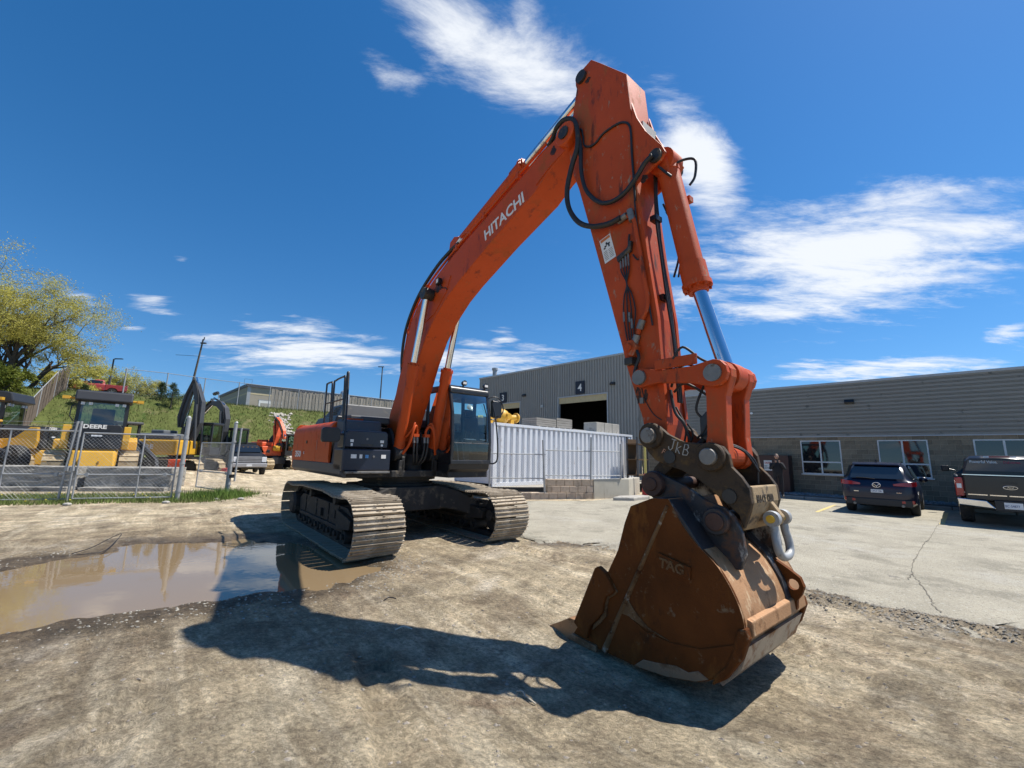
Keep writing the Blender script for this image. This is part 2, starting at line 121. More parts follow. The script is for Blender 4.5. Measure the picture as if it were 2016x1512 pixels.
def glass(name,tint,refl=0.10,rough=0.02):
    if name in MATS: return MATS[name]
    m=bpy.data.materials.new(name); m.use_nodes=True; nt=m.node_tree; N=nt.nodes; L=nt.links; N.remove(N['Principled BSDF'])
    t=N.new('ShaderNodeBsdfTransparent'); t.inputs[0].default_value=(*tint,1); g=N.new('ShaderNodeBsdfGlossy'); g.inputs['Roughness'].default_value=rough
    fr=N.new('ShaderNodeFresnel'); fr.inputs[0].default_value=1.5; a=N.new('ShaderNodeMath'); a.operation='ADD'; a.inputs[1].default_value=refl; L.new(fr.outputs[0],a.inputs[0])
    mx=N.new('ShaderNodeMixShader'); L.new(a.outputs[0],mx.inputs[0]); L.new(t.outputs[0],mx.inputs[1]); L.new(g.outputs[0],mx.inputs[2]); L.new(mx.outputs[0],N['Material Output'].inputs[0])
    MATS[name]=m; return m
# ---------------------------------------------------------------- mesh builder
class MB:
    def __init__(s): s.v=[]; s.f=[]
    def add(s,vs,fs):
        k=len(s.v); s.v+= [tuple(map(float,p)) for p in vs]; s.f+=[tuple(i+k for i in f) for f in fs]; return s
    def box(s,x0,x1,y0,y1,z0,z1,M=None):
        p=[(x0,y0,z0),(x1,y0,z0),(x1,y1,z0),(x0,y1,z0),(x0,y0,z1),(x1,y0,z1),(x1,y1,z1),(x0,y1,z1)]
        if M is not None: p=[tuple(M@Vector(q)) for q in p]
        return s.add(p,[(0,3,2,1),(4,5,6,7),(0,1,5,4),(1,2,6,5),(2,3,7,6),(3,0,4,7)])
    def hexa(s,p): return s.add(p,[(0,3,2,1),(4,5,6,7),(0,1,5,4),(1,2,6,5),(2,3,7,6),(3,0,4,7)])
    def side(s,poly,y0,y1):      # polygon in (x,z) extruded over y
        n=len(poly); v=[(a,y0,z) for a,z in poly]+[(a,y1,z) for a,z in poly]
        ar=sum(poly[i][0]*poly[(i+1)%n][1]-poly[(i+1)%n][0]*poly[i][1] for i in range(n))
        f=[tuple(range(n)),tuple(range(2*n-1,n-1,-1))]+[((i+1)%n,i,n+i,n+(i+1)%n) for i in range(n)]
        if ar<0: f=[t[::-1] for t in f]
        return s.add(v,f)
    def plan(s,poly,z0,z1):      # polygon in (x,y) extruded over z
        n=len(poly); v=[(a,b,z0) for a,b in poly]+[(a,b,z1) for a,b in poly]
        ar=sum(poly[i][0]*poly[(i+1)%n][1]-poly[(i+1)%n][0]*poly[i][1] for i in range(n))
        f=[tuple(range(n-1,-1,-1)),tuple(range(n,2*n))]+[(i,(i+1)%n,n+(i+1)%n,n+i) for i in range(n)]
        if ar<0: f=[t[::-1] for t in f]
        return s.add(v,f)
    def front(s,poly,x0,x1):     # polygon in (y,z) extruded over x
        n=len(poly); v=[(x0,a,b) for a,b in poly]+[(x1,a,b) for a,b in poly]
        ar=sum(poly[i][0]*poly[(i+1)%n][1]-poly[(i+1)%n][0]*poly[i][1] for i in range(n))
        f=[tuple(range(n-1,-1,-1)),tuple(range(n,2*n))]+[(i,(i+1)%n,n+(i+1)%n,n+i) for i in range(n)]
        if ar<0: f=[t[::-1] for t in f]
        return s.add(v,f)
    def cyl(s,p,q,r,r2=None,n=16,cap=True):
        p,q=Vector(p),Vector(q); r2=r if r2 is None else r2; d=(q-p); 
        if d.length<1e-9: return s
        d.normalize(); u=d.orthogonal().normalized(); w_=d.cross(u); v=[]; 
        for c,rr in ((p,r),(q,r2)):
            for i in range(n):
                t=2*math.pi*i/n; v.append(c+u*(rr*math.cos(t))+w_*(rr*math.sin(t)))
        f=[(i,(i+1)%n,n+(i+1)%n,n+i) for i in range(n)]
        if cap: f+=[tuple(range(n-1,-1,-1)),tuple(range(n,2*n))]
        return s.add(v,f)
    def tube(s,pts,r,n=8,cap=True,rs=None):
        P=[Vector(p) for p in pts]; m=len(P); u=None; v=[]
        for i in range(m):
            d=(P[min(i+1,m-1)]-P[max(i-1,0)]).normalized()
            if u is None: u=d.orthogonal().normalized()
            else:
                u=(u-d*u.dot(d)); u=u.normalized() if u.length>1e-6 else d.orthogonal().normalized()
            w_=d.cross(u); rr=rs[i] if rs else r
            for k in range(n):
                t=2*math.pi*k/n; v.append(P[i]+u*(rr*math.cos(t))+w_*(rr*math.sin(t)))
        f=[(i*n+k,i*n+(k+1)%n,(i+1)*n+(k+1)%n,(i+1)*n+k) for i in range(m-1) for k in range(n)]
        if cap: f+=[tuple(range(n-1,-1,-1)),tuple(range((m-1)*n,m*n))]
        return s.add(v,f)
    def lathe(s,prof,axis='y',c=(0,0,0),n=24):   # prof: list of (radius, along)
        v=[];m=len(prof)
        for r,h in prof:
            for k in range(n):
                t=2*math.pi*k/n; a,b=r*math.cos(t),r*math.sin(t)
                q={'y':(a,h,b),'x':(h,a,b),'z':(a,b,h)}[axis]; v.append((q[0]+c[0],q[1]+c[1],q[2]+c[2]))
        f=[(i*n+k,i*n+(k+1)%n,(i+1)*n+(k+1)%n,(i+1)*n+k) for i in range(m-1) for k in range(n)]
        f+=[tuple(range(n-1,-1,-1)),tuple(range((m-1)*n,m*n))]
        if axis=='y': f=[t[::-1] for t in f]
        return s.add(v,f)
    def ball(s,c,r,n=12,m=8):
        rx,ry,rz=(r,r,r) if isinstance(r,(int,float)) else r; v=[]; 
        for i in range(m+1):
            a=math.pi*i/m
            for k in range(n):
                t=2*math.pi*k/n; v.append((c[0]+rx*math.sin(a)*math.cos(t),c[1]+ry*math.sin(a)*math.sin(t),c[2]-rz*math.cos(a)))
        return s.add(v,[(i*n+k,i*n+(k+1)%n,(i+1)*n+(k+1)%n,(i+1)*n+k) for i in range(m) for k in range(n)])
    def loft(s,rings,cap=True):   # rings: list of equal-length closed loops
        n=len(rings[0]); v=[p for r_ in rings for p in r_]; m=len(rings)
        f=[(i*n+k,i*n+(k+1)%n,(i+1)*n+(k+1)%n,(i+1)*n+k) for i in range(m-1) for k in range(n)]
        if cap: f+=[tuple(range(n-1,-1,-1)),tuple(range((m-1)*n,m*n))]
        return s.add(v,f)
    def sheet(s,rows):            # open grid of points
        n=len(rows[0]); v=[p for r_ in rows for p in r_]
        return s.add(v,[(i*n+k,i*n+k+1,(i+1)*n+k+1,(i+1)*n+k) for i in range(len(rows)-1) for k in range(n-1)])
    def xf(s,M):
        s.v=[tuple(M@Vector(p)) for p in s.v]; return s
    def mesh(s,name,m=None,smooth=None,fix=False):
        me=bpy.data.meshes.new(name); me.from_pydata(s.v,[],s.f); me.update()
        if fix:
            b=bmesh.new(); b.from_mesh(me); bmesh.ops.recalc_face_normals(b,faces=b.faces); b.to_mesh(me); b.free()
        if smooth is not None:
            me.polygons.foreach_set('use_smooth',[True]*len(me.polygons)); me.set_sharp_from_angle(angle=R(smooth))
        if m: me.materials.append(m)
        return me
    def build(s,name,m,parent=None,smooth=None,bevel=0,fix=True,label=None,kind=None,seg=2):
        o=bpy.data.objects.new(name,s.mesh(name,m,smooth,fix)); COL.objects.link(o)
        if parent: o.parent=parent
        if bevel:
            bm_=o.modifiers.new('bevel','BEVEL'); bm_.width=bevel; bm_.segments=seg; bm_.limit_method='ANGLE'; bm_.angle_limit=R(40); bm_.harden_normals=False
        if label: o['label']=label
        if kind: o['kind']=kind
        return o
def empty(name,loc=(0,0,0),rz=0,label=None,cat=None,group=None):
    o=bpy.data.objects.new(name,None); COL.objects.link(o); o.location=loc; o.rotation_euler=(0,0,rz); o.empty_display_size=0.2
    return tag(o,label,cat,group)
def tag(o,label=None,cat=None,group=None,kind=None):
    if label: o['label']=label
    if cat: o['category']=cat
    if group: o['group']=group
    if kind: o['kind']=kind
    return o
def copy_tree(o,parent=None):
    c=o.copy(); COL.objects.link(c); c.parent=parent
    for ch in [x for x in KIDS.get(o.name,[])] or list(o.children): copy_tree(ch,c)
    return c
KIDS={}
def inst(name,me,parent=None,M=None,loc=None):
    o=bpy.data.objects.new(name,me); COL.objects.link(o)
    if parent: o.parent=parent
    if M is not None: o.matrix_basis=M
    if loc is not None: o.location=loc
    return o
def text(name,body,size,m,parent=None,M=None,bold=0.0,ext=0.002,align='LEFT',shear=0.0,label=None,wscale=1.0,space=1.0):
    cu=bpy.data.curves.new(name,'FONT'); cu.body=body; cu.size=size; cu.extrude=ext; cu.offset=bold; cu.align_x=align; cu.shear=shear; cu.resolution_u=3; cu.space_character=space
    t=bpy.data.objects.new(name,cu); COL.objects.link(t); dg=bpy.context.evaluated_depsgraph_get(); me=bpy.data.meshes.new_from_object(t.evaluated_get(dg)); bpy.data.objects.remove(t); bpy.data.curves.remove(cu)
    if wscale!=1: me.transform(Matrix.Diagonal((wscale,1,1,1)))
    me.materials.clear(); me.materials.append(m); me.name=name
    o=inst(name,me,parent,M)
    if label: o['label']=label
    return o
def frame(o,x,y):   # matrix with given origin, x axis, y axis (z = x cross y)
    x=Vector(x).normalized(); y=Vector(y); y=(y-x*y.dot(x)).normalized(); z=x.cross(y)
    return Matrix(((x[0],y[0],z[0],o[0]),(x[1],y[1],z[1],o[1]),(x[2],y[2],z[2],o[2]),(0,0,0,1)))
def arc(c,r,a0,a1,n):
    return [(c[0]+r*math.cos(R(a0+(a1-a0)*i/n)),c[1]+r*math.sin(R(a0+(a1-a0)*i/n))) for i in range(n+1)]
def smooth_pts(P,k=4):    # Catmull-Rom through points
    P=[Vector(p) for p in P]; o=[]
    for i in range(len(P)-1):
        a,b,c,d=P[max(i-1,0)],P[i],P[i+1],P[min(i+2,len(P)-1)]
        for j in range(k):
            t=j/k; o.append(0.5*((2*b)+(c-a)*t+(2*a-5*b+4*c-d)*t*t+(3*b-a-3*c+d)*t**3))
    return o+[P[-1]]
_NT={}
# numpy value noise for relief
def vnoise(x,y,s,seed=0):
    T=_NT.get(seed)
    if T is None: T=_NT[seed]=np.random.RandomState(seed).rand(256,256)
    x=np.asarray(x)*s+37.3; y=np.asarray(y)*s+11.9
    xi=np.floor(x).astype(int); yi=np.floor(y).astype(int); fx=x-xi; fy=y-yi; fx=fx*fx*(3-2*fx); fy=fy*fy*(3-2*fy)
    g=lambda i,j:T[i%256,j%256]
    return (g(xi,yi)*(1-fx)+g(xi+1,yi)*fx)*(1-fy)+(g(xi,yi+1)*(1-fx)+g(xi+1,yi+1)*fx)*fy-0.5
def sstep(a,b,x):
    t=np.clip((np.asarray(x,float)-a)/(b-a),0,1); return t*t*(3-2*t)
# common colours
ORANGE=mat('orange_paint',(0.47,0.062,0.007),0.5,0,0.12,0.9,[((0.36,0.075,0.022),0.20,2.4,(1,1,1)),((0.24,0.035,0.010),0.12,5.0,(1,1,.35)),((0.30,0.10,0.04),0.02,16.0,(1,1,1))],0.04,60,0.0,0.25)
ORANGE_W=mat('orange_paint_worn',(0.43,0.060,0.010),0.52,0,0.16,1.6,[((0.33,0.085,0.03),0.22,3.0,(1,1,.5)),((0.13,0.028,0.012),0.14,5.0,(1,1,.3)),((0.30,0.20,0.13),0.05,13.0,(1,1,.5)),((0.10,0.03,0.016),0.04,6.0,(1,1,.2))],0.06,60,0.0,0.25)
ORANGE_FAR=mat('orange_paint_faded',(0.62,0.10,0.03),0.5,0,0.15,3)
BLACK=mat('black_paint',(0.012,0.012,0.014),0.35,0,0.3,4,[((0.06,0.05,0.04),0.10,7,(1,1,1))],0.03,80)
NAVY=mat('dark_navy_paint',(0.010,0.014,0.028),0.3,0,0.2,3,[((0.05,0.045,0.04),0.06,8,(1,1,1))],0.02,80)
CHAR=mat('charcoal_paint',(0.055,0.057,0.062),0.5,0,0.15,4,[((0.12,0.11,0.09),0.08,6,(1,1,1))],0.03,80)
RUBBER=mat('black_rubber',(0.016,0.016,0.017),0.55,0,0.3,20,None,0.05,120)
HOSE_R=mat('ribbed_hose',(0.02,0.018,0.016),0.6,0,0.3,20,[((0.09,0.06,0.04),0.08,6,(1,1,1))],0.1,90)
STEEL=mat('worn_steel',(0.20,0.19,0.175),0.5,0.45,0.2,10,[((0.12,0.09,0.06),0.2,9,(1,1,1))],0.08,80)
CHROME=mat('chrome_rod',(0.62,0.64,0.68),0.12,1.0,0.04,3,[((0.28,0.26,0.25),0.06,3,(1,1,.2))])
DSTEEL=mat('dark_greasy_steel',(0.045,0.040,0.036),0.5,0.35,0.35,7,[((0.16,0.12,0.08),0.22,6,(1,1,1))],0.2,50)
WHITE=mat('white_paint',(0.74,0.74,0.72),0.5,0,0.05,5,[((0.4,0.37,0.33),0.05,9,(1,1,1))])
DECAL=mat('decal_white',(0.70,0.68,0.64),0.45,0,0.06,8)
# ================================================================ GROUND
PUD=np.array([(-4.47,4.04),(-4.34,4.15),(-4.17,4.25),(-3.85,4.59),(-3.58,4.83),(-3.29,5.04),(-2.93,5.2),(-2.64,5.31),(-2.37,5.5),(-2.16,5.77),(-2.02,6.13),(-1.96,6.47),(-2.4,6.98),(-2.92,7.46),(-3.6,7.79),(-4.27,8.11),(-4.95,8.22),(-5.53,7.97),(-6.3,7.8),(-6.61,7.43),(-6.42,7.11),(-6.63,6.44),(-6.7,5.8),(-7.0,5.0),(-6.3,4.1),(-5.3,3.75)])
def poly_sd(x,y,P):      # signed distance, negative inside
    d=np.full(x.shape,1e9); ins=np.zeros(x.shape,bool); n=len(P)
    for i in range(n):
        a,b=P[i],P[(i+1)%n]; e=b-a; t=np.clip(((x-a[0])*e[0]+(y-a[1])*e[1])/(e@e),0,1)
        d=np.minimum(d,np.hypot(x-a[0]-t*e[0],y-a[1]-t*e[1]))
        c=((a[1]>y)!=(b[1]>y)); xi=(b[0]-a[0])*(y-a[1])/((b[1]-a[1]) if abs(b[1]-a[1])>1e-9 else 1e-9)+a[0]; ins^=(c&(x<xi))
    return np.where(ins,-d,d)
def hbase(x,y):
    x=np.asarray(x,float); y=np.asarray(y,float)
    dip=-0.155*np.exp(-(((x-1.0)/2.3)**2+((y-3.9)/1.5)**2)**1.5)
    yard=0.42*sstep(-14.5,-17.5,x)*sstep(15.6,18.0,y)*(1-sstep(24,29,y))
    return dip+yard
TRACKS=[(-2.05,1.6,-2.75,4.1,.17),(-.2,1.5,-1.3,4.2,.15),(1.9,5.2,6.0,1.4,.20),(3.2,5.9,8.0,1.6,.20),(-1.6,9.6,1.9,6.2,.22),(-.2,10.2,3.0,7.0,.22),(-7.5,9.6,-1.5,12.5,.25),(-8.5,11.2,-2.0,13.8,.25)]
def hground(x,y,fine=True):
    x=np.asarray(x,float); y=np.asarray(y,float)
    near=np.exp(-((x/16)**2+((y-5)/16)**2))
    h=hbase(x,y)+near*(0.035*vnoise(x,y,0.7,1)+0.02*vnoise(x,y,2.1,2))
    if fine: h=h+near*(0.016*vnoise(x,y,5,3)+0.012*vnoise(x*.8+y*.6,-x*.6+y*.8,13,4)+.006*vnoise(x,y,27,5))
    if fine:
        for (ax,ay,bx,by,wd) in TRACKS:
            L_=math.hypot(bx-ax,by-ay); ux,uy=(bx-ax)/L_,(by-ay)/L_; s_=(x-ax)*ux+(y-ay)*uy; l_=-(x-ax)*uy+(y-ay)*ux+.08*np.sin(s_*1.1)
            m_=np.exp(-(l_/wd)**6)*sstep(0,.5,s_)*sstep(0,.5,L_-s_)*np.clip(.7+1.6*vnoise(x,y,1.1,15),0,1)
            h=h+m_*(-0.028+0.016*np.tanh(3*np.sin(2*math.pi*(s_/.19+np.abs(l_)/.35))))+0.024*np.exp(-((np.abs(l_)-wd*1.15)/.07)**2)*sstep(0,.5,s_)*sstep(0,.5,L_-s_)
    sd=poly_sd(x,y,PUD)+0.34*vnoise(x,y,1.9,9)+0.18*vnoise(x,y,6,10)+.06*vnoise(x,y,17,14)
    k=sstep(0.25,-0.35,sd); h=h*(1-0.8*k)-0.075*k+0.012*(1-sstep(0,0.7,np.abs(sd-0.25)))
    return h,sd
def axis(lo,hi,c,fine,grow):
    a=[c];s=fine
    while a[-1]<hi: a.append(a[-1]+s); s=fine if a[-1]<c+6.5 else s*grow
    b=[c];s=fine
    while b[-1]>lo: b.append(b[-1]-s); s=fine if b[-1]>c-6.5 else s*grow
    return np.array(b[::-1][:-1]+a)
gx=axis(-420,420,-0.6,0.036,1.06); gy=axis(-30,620,6.8,0.036,1.06)
GX,GY=np.meshgrid(gx,gy); GH,GS=hground(GX,GY)
mk=MB(); mk.v=[tuple(p) for p in np.stack([GX.ravel(),GY.ravel(),GH.ravel()],1)]
nx,ny=len(gx),len(gy); ii=np.arange(nx*ny).reshape(ny,nx)
fs=np.stack([ii[:-1,:-1].ravel(),ii[:-1,1:].ravel(),ii[1:,1:].ravel(),ii[1:,:-1].ravel()],1)
gme=bpy.data.meshes.new('ground'); gme.vertices.add(nx*ny); gme.vertices.foreach_set('co',np.stack([GX.ravel(),GY.ravel(),GH.ravel()],1).astype(np.float32).ravel())
gme.loops.add(len(fs)*4); gme.polygons.add(len(fs)); gme.loops.foreach_set('vertex_index',fs.ravel().astype(np.int32)); gme.polygons.foreach_set('loop_start',np.arange(0,len(fs)*4,4,dtype=np.int32)); gme.polygons.foreach_set('loop_total',np.full(len(fs),4,dtype=np.int32))
gme.update(); gme.polygons.foreach_set('use_smooth',[True]*len(fs))
ed=np.full(GX.shape,9.0)
for a_,b_ in zip([(2.2,7.8),(3.28,6.37),(3.88,5.77),(4.5,5.03),(4.93,4.71)],[(3.28,6.37),(3.88,5.77),(4.5,5.03),(4.93,4.71),(6.2,4.0)]):
    a_,b_=np.array(a_),np.array(b_); e_=b_-a_; t_=np.clip(((GX-a_[0])*e_[0]+(GY-a_[1])*e_[1])/(e_@e_),0,1); ed=np.minimum(ed,np.hypot(GX-a_[0]-t_*e_[0],GY-a_[1]-t_*e_[1]))
crumb=(1-sstep(0.05,0.42,ed+0.3*vnoise(GX,GY,2.0,81)))*.8
strip=np.exp(-((GX-1.25)/.95)**4-((GY-8.35-.1*vnoise(GX,GY,2,83))/.28)**2)
at=gme.attributes.new('wet','FLOAT','POINT'); at.data.foreach_set('value',np.maximum(np.maximum(1-sstep(0.0,0.85,GS+0.35*vnoise(GX,GY,1.3,21)),crumb),strip*.9).ravel().astype(np.float32))
rut=np.zeros(GX.shape)
for (ax,ay,bx,by,wd) in TRACKS:
    L_=math.hypot(bx-ax,by-ay); ux,uy=(bx-ax)/L_,(by-ay)/L_; s_=(GX-ax)*ux+(GY-ay)*uy; l_=-(GX-ax)*uy+(GY-ay)*ux+.08*np.sin(s_*1.1)
    rut=np.maximum(rut,np.exp(-(l_/wd)**6)*sstep(0,.5,s_)*sstep(0,.5,L_-s_)*np.clip(.55+1.6*vnoise(GX,GY,1.1,15),0,1)*(.6+.4*np.tanh(3*np.sin(2*math.pi*(s_/.19+np.abs(l_)/.35)))))
damp=(1-sstep(.3,3.2,GS+1.6*vnoise(GX,GY,.55,23)+.5*vnoise(GX,GY,1.9,24)))
at=gme.attributes.new('damp','FLOAT','POINT'); at.data.foreach_set('value',np.clip(.62*damp*sstep(.5,-2.2,GX)+.16*damp+.55*rut,0,1).ravel().astype(np.float32))
def ground_mat():
    m=bpy.data.materials.new('packed_dirt'); m.use_nodes=True; nt=m.node_tree; N=nt.nodes; L=nt.links; b=N['Principled BSDF']
    tc=N.new('ShaderNodeTexCoord')
    def nz(sc,det=8,ro=0.62,st=(1,1,1),rot=0,dist=0):
        n=N.new('ShaderNodeTexNoise'); n.inputs['Scale'].default_value=sc; n.inputs['Detail'].default_value=det; n.inputs['Roughness'].default_value=ro; n.inputs['Distortion'].default_value=dist
        mr=N.new('ShaderNodeMapping'); mr.inputs['Rotation'].default_value=(0,0,R(rot)); L.new(tc.outputs['Object'],mr.inputs[0])
        mp=N.new('ShaderNodeMapping'); mp.inputs['Scale'].default_value=st; L.new(mr.outputs[0],mp.inputs[0]); L.new(mp.outputs[0],n.inputs['Vector']); return n.outputs['Fac']
    def rng_(v,a,b_,c=0,d=1):
        r=N.new('ShaderNodeMapRange'); r.inputs[1].default_value=a; r.inputs[2].default_value=b_; r.inputs[3].default_value=c; r.inputs[4].default_value=d; L.new(v,r.inputs[0]); return r.outputs[0]
    def mixc(f,a,col):
        x=N.new('ShaderNodeMix'); x.data_type='RGBA'; L.new(f,x.inputs['Factor']); L.new(a,x.inputs['A'])
        if isinstance(col,tuple): x.inputs['B'].default_value=(*col,1)
        else: L.new(col,x.inputs['B'])
        return x.outputs['Result']
    cr=N.new('ShaderNodeValToRGB'); e=cr.color_ramp.elements; e[0].position=0.28; e[0].color=(0.270,0.206,0.133,1); e[1].position=0.72; e[1].color=(0.628,0.521,0.349,1)
    x=e.new(0.5); x.color=(0.480,0.388,0.253,1)
    L.new(nz(1.1,10,0.68,(1,1,1),0,0.6),cr.inputs[0]); c=cr.outputs[0]
    streak=rng_(nz(1.6,9,0.66,(0.30,1.9,1),48,0.5),0.50,0.68); c=mixc(streak,c,(0.698,0.594,0.422))
    streak2=rng_(nz(1.3,9,0.7,(1.7,0.35,1),22,0.5),0.53,0.72,0,0.75); c=mixc(streak2,c,(0.297,0.222,0.149))
    pale=rng_(nz(0.55,9,0.7,(1,1,1),10,0.8),0.56,0.68,0,0.7); c=mixc(pale,c,(0.785,0.694,0.549))
    brown=rng_(nz(0.75,9,0.7,(1,1.4,1),-30,0.9),0.57,0.66,0,0.8); c=mixc(brown,c,(0.288,0.206,0.133))
    grit=nz(48,5,0.85); c=mixc(rng_(grit,0.60,0.70,0,0.55),c,(0.174,0.140,0.104)); c=mixc(rng_(grit,0.33,0.24,0,0.6),c,(0.833,0.792,0.637))
    mid=nz(11,9,0.78,(1,1.5,1),30); c=mixc(rng_(mid,0.53,0.64,0,0.42),c,(0.243,0.190,0.125)); c=mixc(rng_(mid,0.45,0.36,0,0.5),c,(0.749,0.643,0.475))
    def vmul(a,f):
        x=N.new('ShaderNodeMix'); x.data_type='RGBA'; x.blend_type='MULTIPLY'; x.inputs['Factor'].default_value=1; L.new(a,x.inputs['A']); q=N.new('ShaderNodeCombineColor'); [L.new(f,q.inputs[i]) for i in range(3)]; L.new(q.outputs[0],x.inputs['B']); return x.outputs['Result']
    crust=nz(24,7,0.8,(1,1.25,1),15,.4); c=vmul(c,rng_(crust,0.40,0.60,1.30,0.66)); cl=nz(1.5,9,0.72,(1,1.6,1),-35,.9); c=vmul(c,rng_(cl,0.38,0.62,1.28,0.68))
    vo=N.new('ShaderNodeTexVoronoi'); vo.inputs['Scale'].default_value=38; L.new(tc.outputs['Object'],vo.inputs['Vector']); c=vmul(c,rng_(vo.outputs['Distance'],0.02,0.28,0.62,1.08)); tr=nz(0.9,10,0.75,(0.45,2.6,1),52,1.2); c=vmul(c,rng_(tr,0.40,0.60,0.80,1.20))
    wa=N.new('ShaderNodeAttribute'); wa.attribute_name='wet'
    da=N.new('ShaderNodeAttribute'); da.attribute_name='damp'; md=N.new('ShaderNodeMix'); md.data_type='RGBA'; md.blend_type='MULTIPLY'; L.new(da.outputs['Fac'],md.inputs['Factor']); L.new(c,md.inputs['A']); md.inputs['B'].default_value=(0.60,0.57,0.55,1); c=md.outputs['Result']
    wet=rng_(wa.outputs['Fac'],0.1,0.8); mu=N.new('ShaderNodeMix'); mu.data_type='RGBA'; mu.blend_type='MULTIPLY'; L.new(wet,mu.inputs['Factor']); L.new(c,mu.inputs['A']); mu.inputs['B'].default_value=(0.42,0.39,0.36,1)
    L.new(mu.outputs['Result'],b.inputs['Base Color']); L.new(rng_(wa.outputs['Fac'],0.2,0.9,0.95,0.45),b.inputs['Roughness'])
    b.inputs['Specular IOR Level'].default_value=0.3
    s=N.new('ShaderNodeMath'); s.operation='ADD'; L.new(crust,s.inputs[0]); mm=N.new('ShaderNodeMath'); mm.operation='MULTIPLY'; mm.inputs[1].default_value=0.45; L.new(grit,mm.inputs[0]); L.new(mm.outputs[0],s.inputs[1])
    bp=N.new('ShaderNodeBump'); bp.inputs['Strength'].default_value=1.0; bp.inputs['Distance'].default_value=0.06; L.new(s.outputs[0],bp.inputs['Height']); L.new(bp.outputs[0],b.inputs['Normal'])
    return m
gme.materials.append(ground_mat())
ground=bpy.data.objects.new('ground',gme); COL.objects.link(ground); tag(ground,'tan packed dirt yard with tyre streaks and gravel',kind='structure')
# --- puddle: a level sheet of muddy water, the dirt dips under it
def water_mat():
    m=bpy.data.materials.new('muddy_water'); m.use_nodes=True; nt=m.node_tree; N=nt.nodes; L=nt.links; b=N['Principled BSDF']
    b.inputs['Base Color'].default_value=(0.22,0.155,0.085,1); b.inputs['Roughness'].default_value=0.015; b.inputs['IOR'].default_value=1.33; b.inputs['Specular IOR Level'].default_value=0.75
    tc=N.new('ShaderNodeTexCoord'); n=N.new('ShaderNodeTexNoise'); n.inputs['Scale'].default_value=9; n.inputs['Detail'].default_value=3; L.new(tc.outputs['Object'],n.inputs['Vector'])
    bp=N.new('ShaderNodeBump'); bp.inputs['Strength'].default_value=0.025; bp.inputs['Distance'].default_value=0.02; L.new(n.outputs['Fac'],bp.inputs['Height']); L.new(bp.outputs[0],b.inputs['Normal']); return m
pc=PUD.mean(0); pw=[(pc+(p-pc)*1.22) for p in PUD]
po=MB().add([(p[0],p[1],-0.022) for p in pw],[tuple(range(len(pw)))]).build('puddle',water_mat(),fix=False)
if po.data.polygons[0].normal.z<0: po.data.flip_normals()
tag(po,'muddy brown puddle beside the excavator track reflecting the sky',kind='structure')
# --- asphalt lot on the right with a broken edge
AE=[(0.0,9.9),(0.35,8.71),(1.17,8.51),(1.91,8.31),(2.53,7.34),(3.28,6.37),(3.88,5.77),(4.23,5.33),(4.5,5.03),(4.68,4.87),(4.93,4.71),(5.4,4.49),(7.5,3.2),(12,0.5),(22,-6)]
ae=smooth_pts([Vector((a,b,0)) for a,b in AE],14); rows=[]
FAR=[Vector((-0.5,11.5,0))+(Vector((34,9,0))-Vector((-0.5,11.5,0)))*0 for _ in ae]
def far_pt(i,n):
    t=i/(n-1); A=Vector((-0.9,15.2,0)); B=Vector((3.0,16.0,0)); C_=Vector((12.1,25.8,0)); D=Vector((40,-3,0))
    if t<0.12: return A.lerp(B,t/0.12)
    if t<0.35: return B.lerp(C_,(t-0.12)/0.23)
    return C_.lerp(D,(t-0.35)/0.65)
K=[-1,0.0,0.004,0.012,0.025,0.045,0.07,0.1,0.14,0.19,0.25,0.33,0.42,0.52,0.64,0.77,0.9,1.0]
n_=len(ae)
for kk,k in enumerate(K):
    row=[]
    for i,p in enumerate(ae):
        f=far_pt(i,n_); q=p.lerp(f,max(k,0)); amp=max(0,1-k*6)
        q.x+=amp*(0.20*vnoise(p.x,p.y,2.3,31)+0.10*vnoise(p.x,p.y,8,32)+0.05*vnoise(p.x,p.y,24,33)); q.y+=amp*(0.16*vnoise(p.x,p.y,2.7,34)+0.10*vnoise(p.x,p.y,9,35))
        if kk==0: q+=(p-f).normalized()*(0.22+.12*float(vnoise(p.x,p.y,3,37)))
        h=float(hbase(q.x,q.y)); q.z=h+(0.004 if kk==1 else (0.022 if kk==2 else (0.032 if kk>0 else -0.05)))+0.012*float(vnoise(q.x,q.y,1.0,36))*(k>0.01)
        row.append(tuple(q))
    rows.append(row)
ASPH=mat('pale_asphalt',(0.345,0.315,0.245),0.9,0,0.22,1.3,[((0.38,0.355,0.295),0.25,0.5,(1,1,1)),((0.28,0.255,0.20),0.12,0.35,(1,2,1)),((0.24,0.22,0.17),0.30,0.9,(1,1,1)),((0.20,0.18,0.155),0.05,2.6,(1,1,1)),((0.13,0.12,0.10),0.22,36,(1,1,1)),((0.46,0.44,0.38),0.16,26,(1,1,1))],1.0,45,spec=0.25)
ao=MB().sheet(rows).build('parking_lot',ASPH,smooth=50); 
if ao.data.polygons[len(ao.data.polygons)//2].normal.z<0: ao.data.flip_normals()
tag(ao,'pale worn asphalt parking lot with a broken edge',kind='structure')
def lot_h(x,y): return float(hbase(x,y))+0.032+0.012*float(vnoise(x,y,1.0,36))
YEL=mat('faded_yellow_paint',(0.62,0.47,0.17),0.8,0,0.15,20,[((0.40,0.37,0.31),0.45,9,(1,1,1))],spec=0.2)
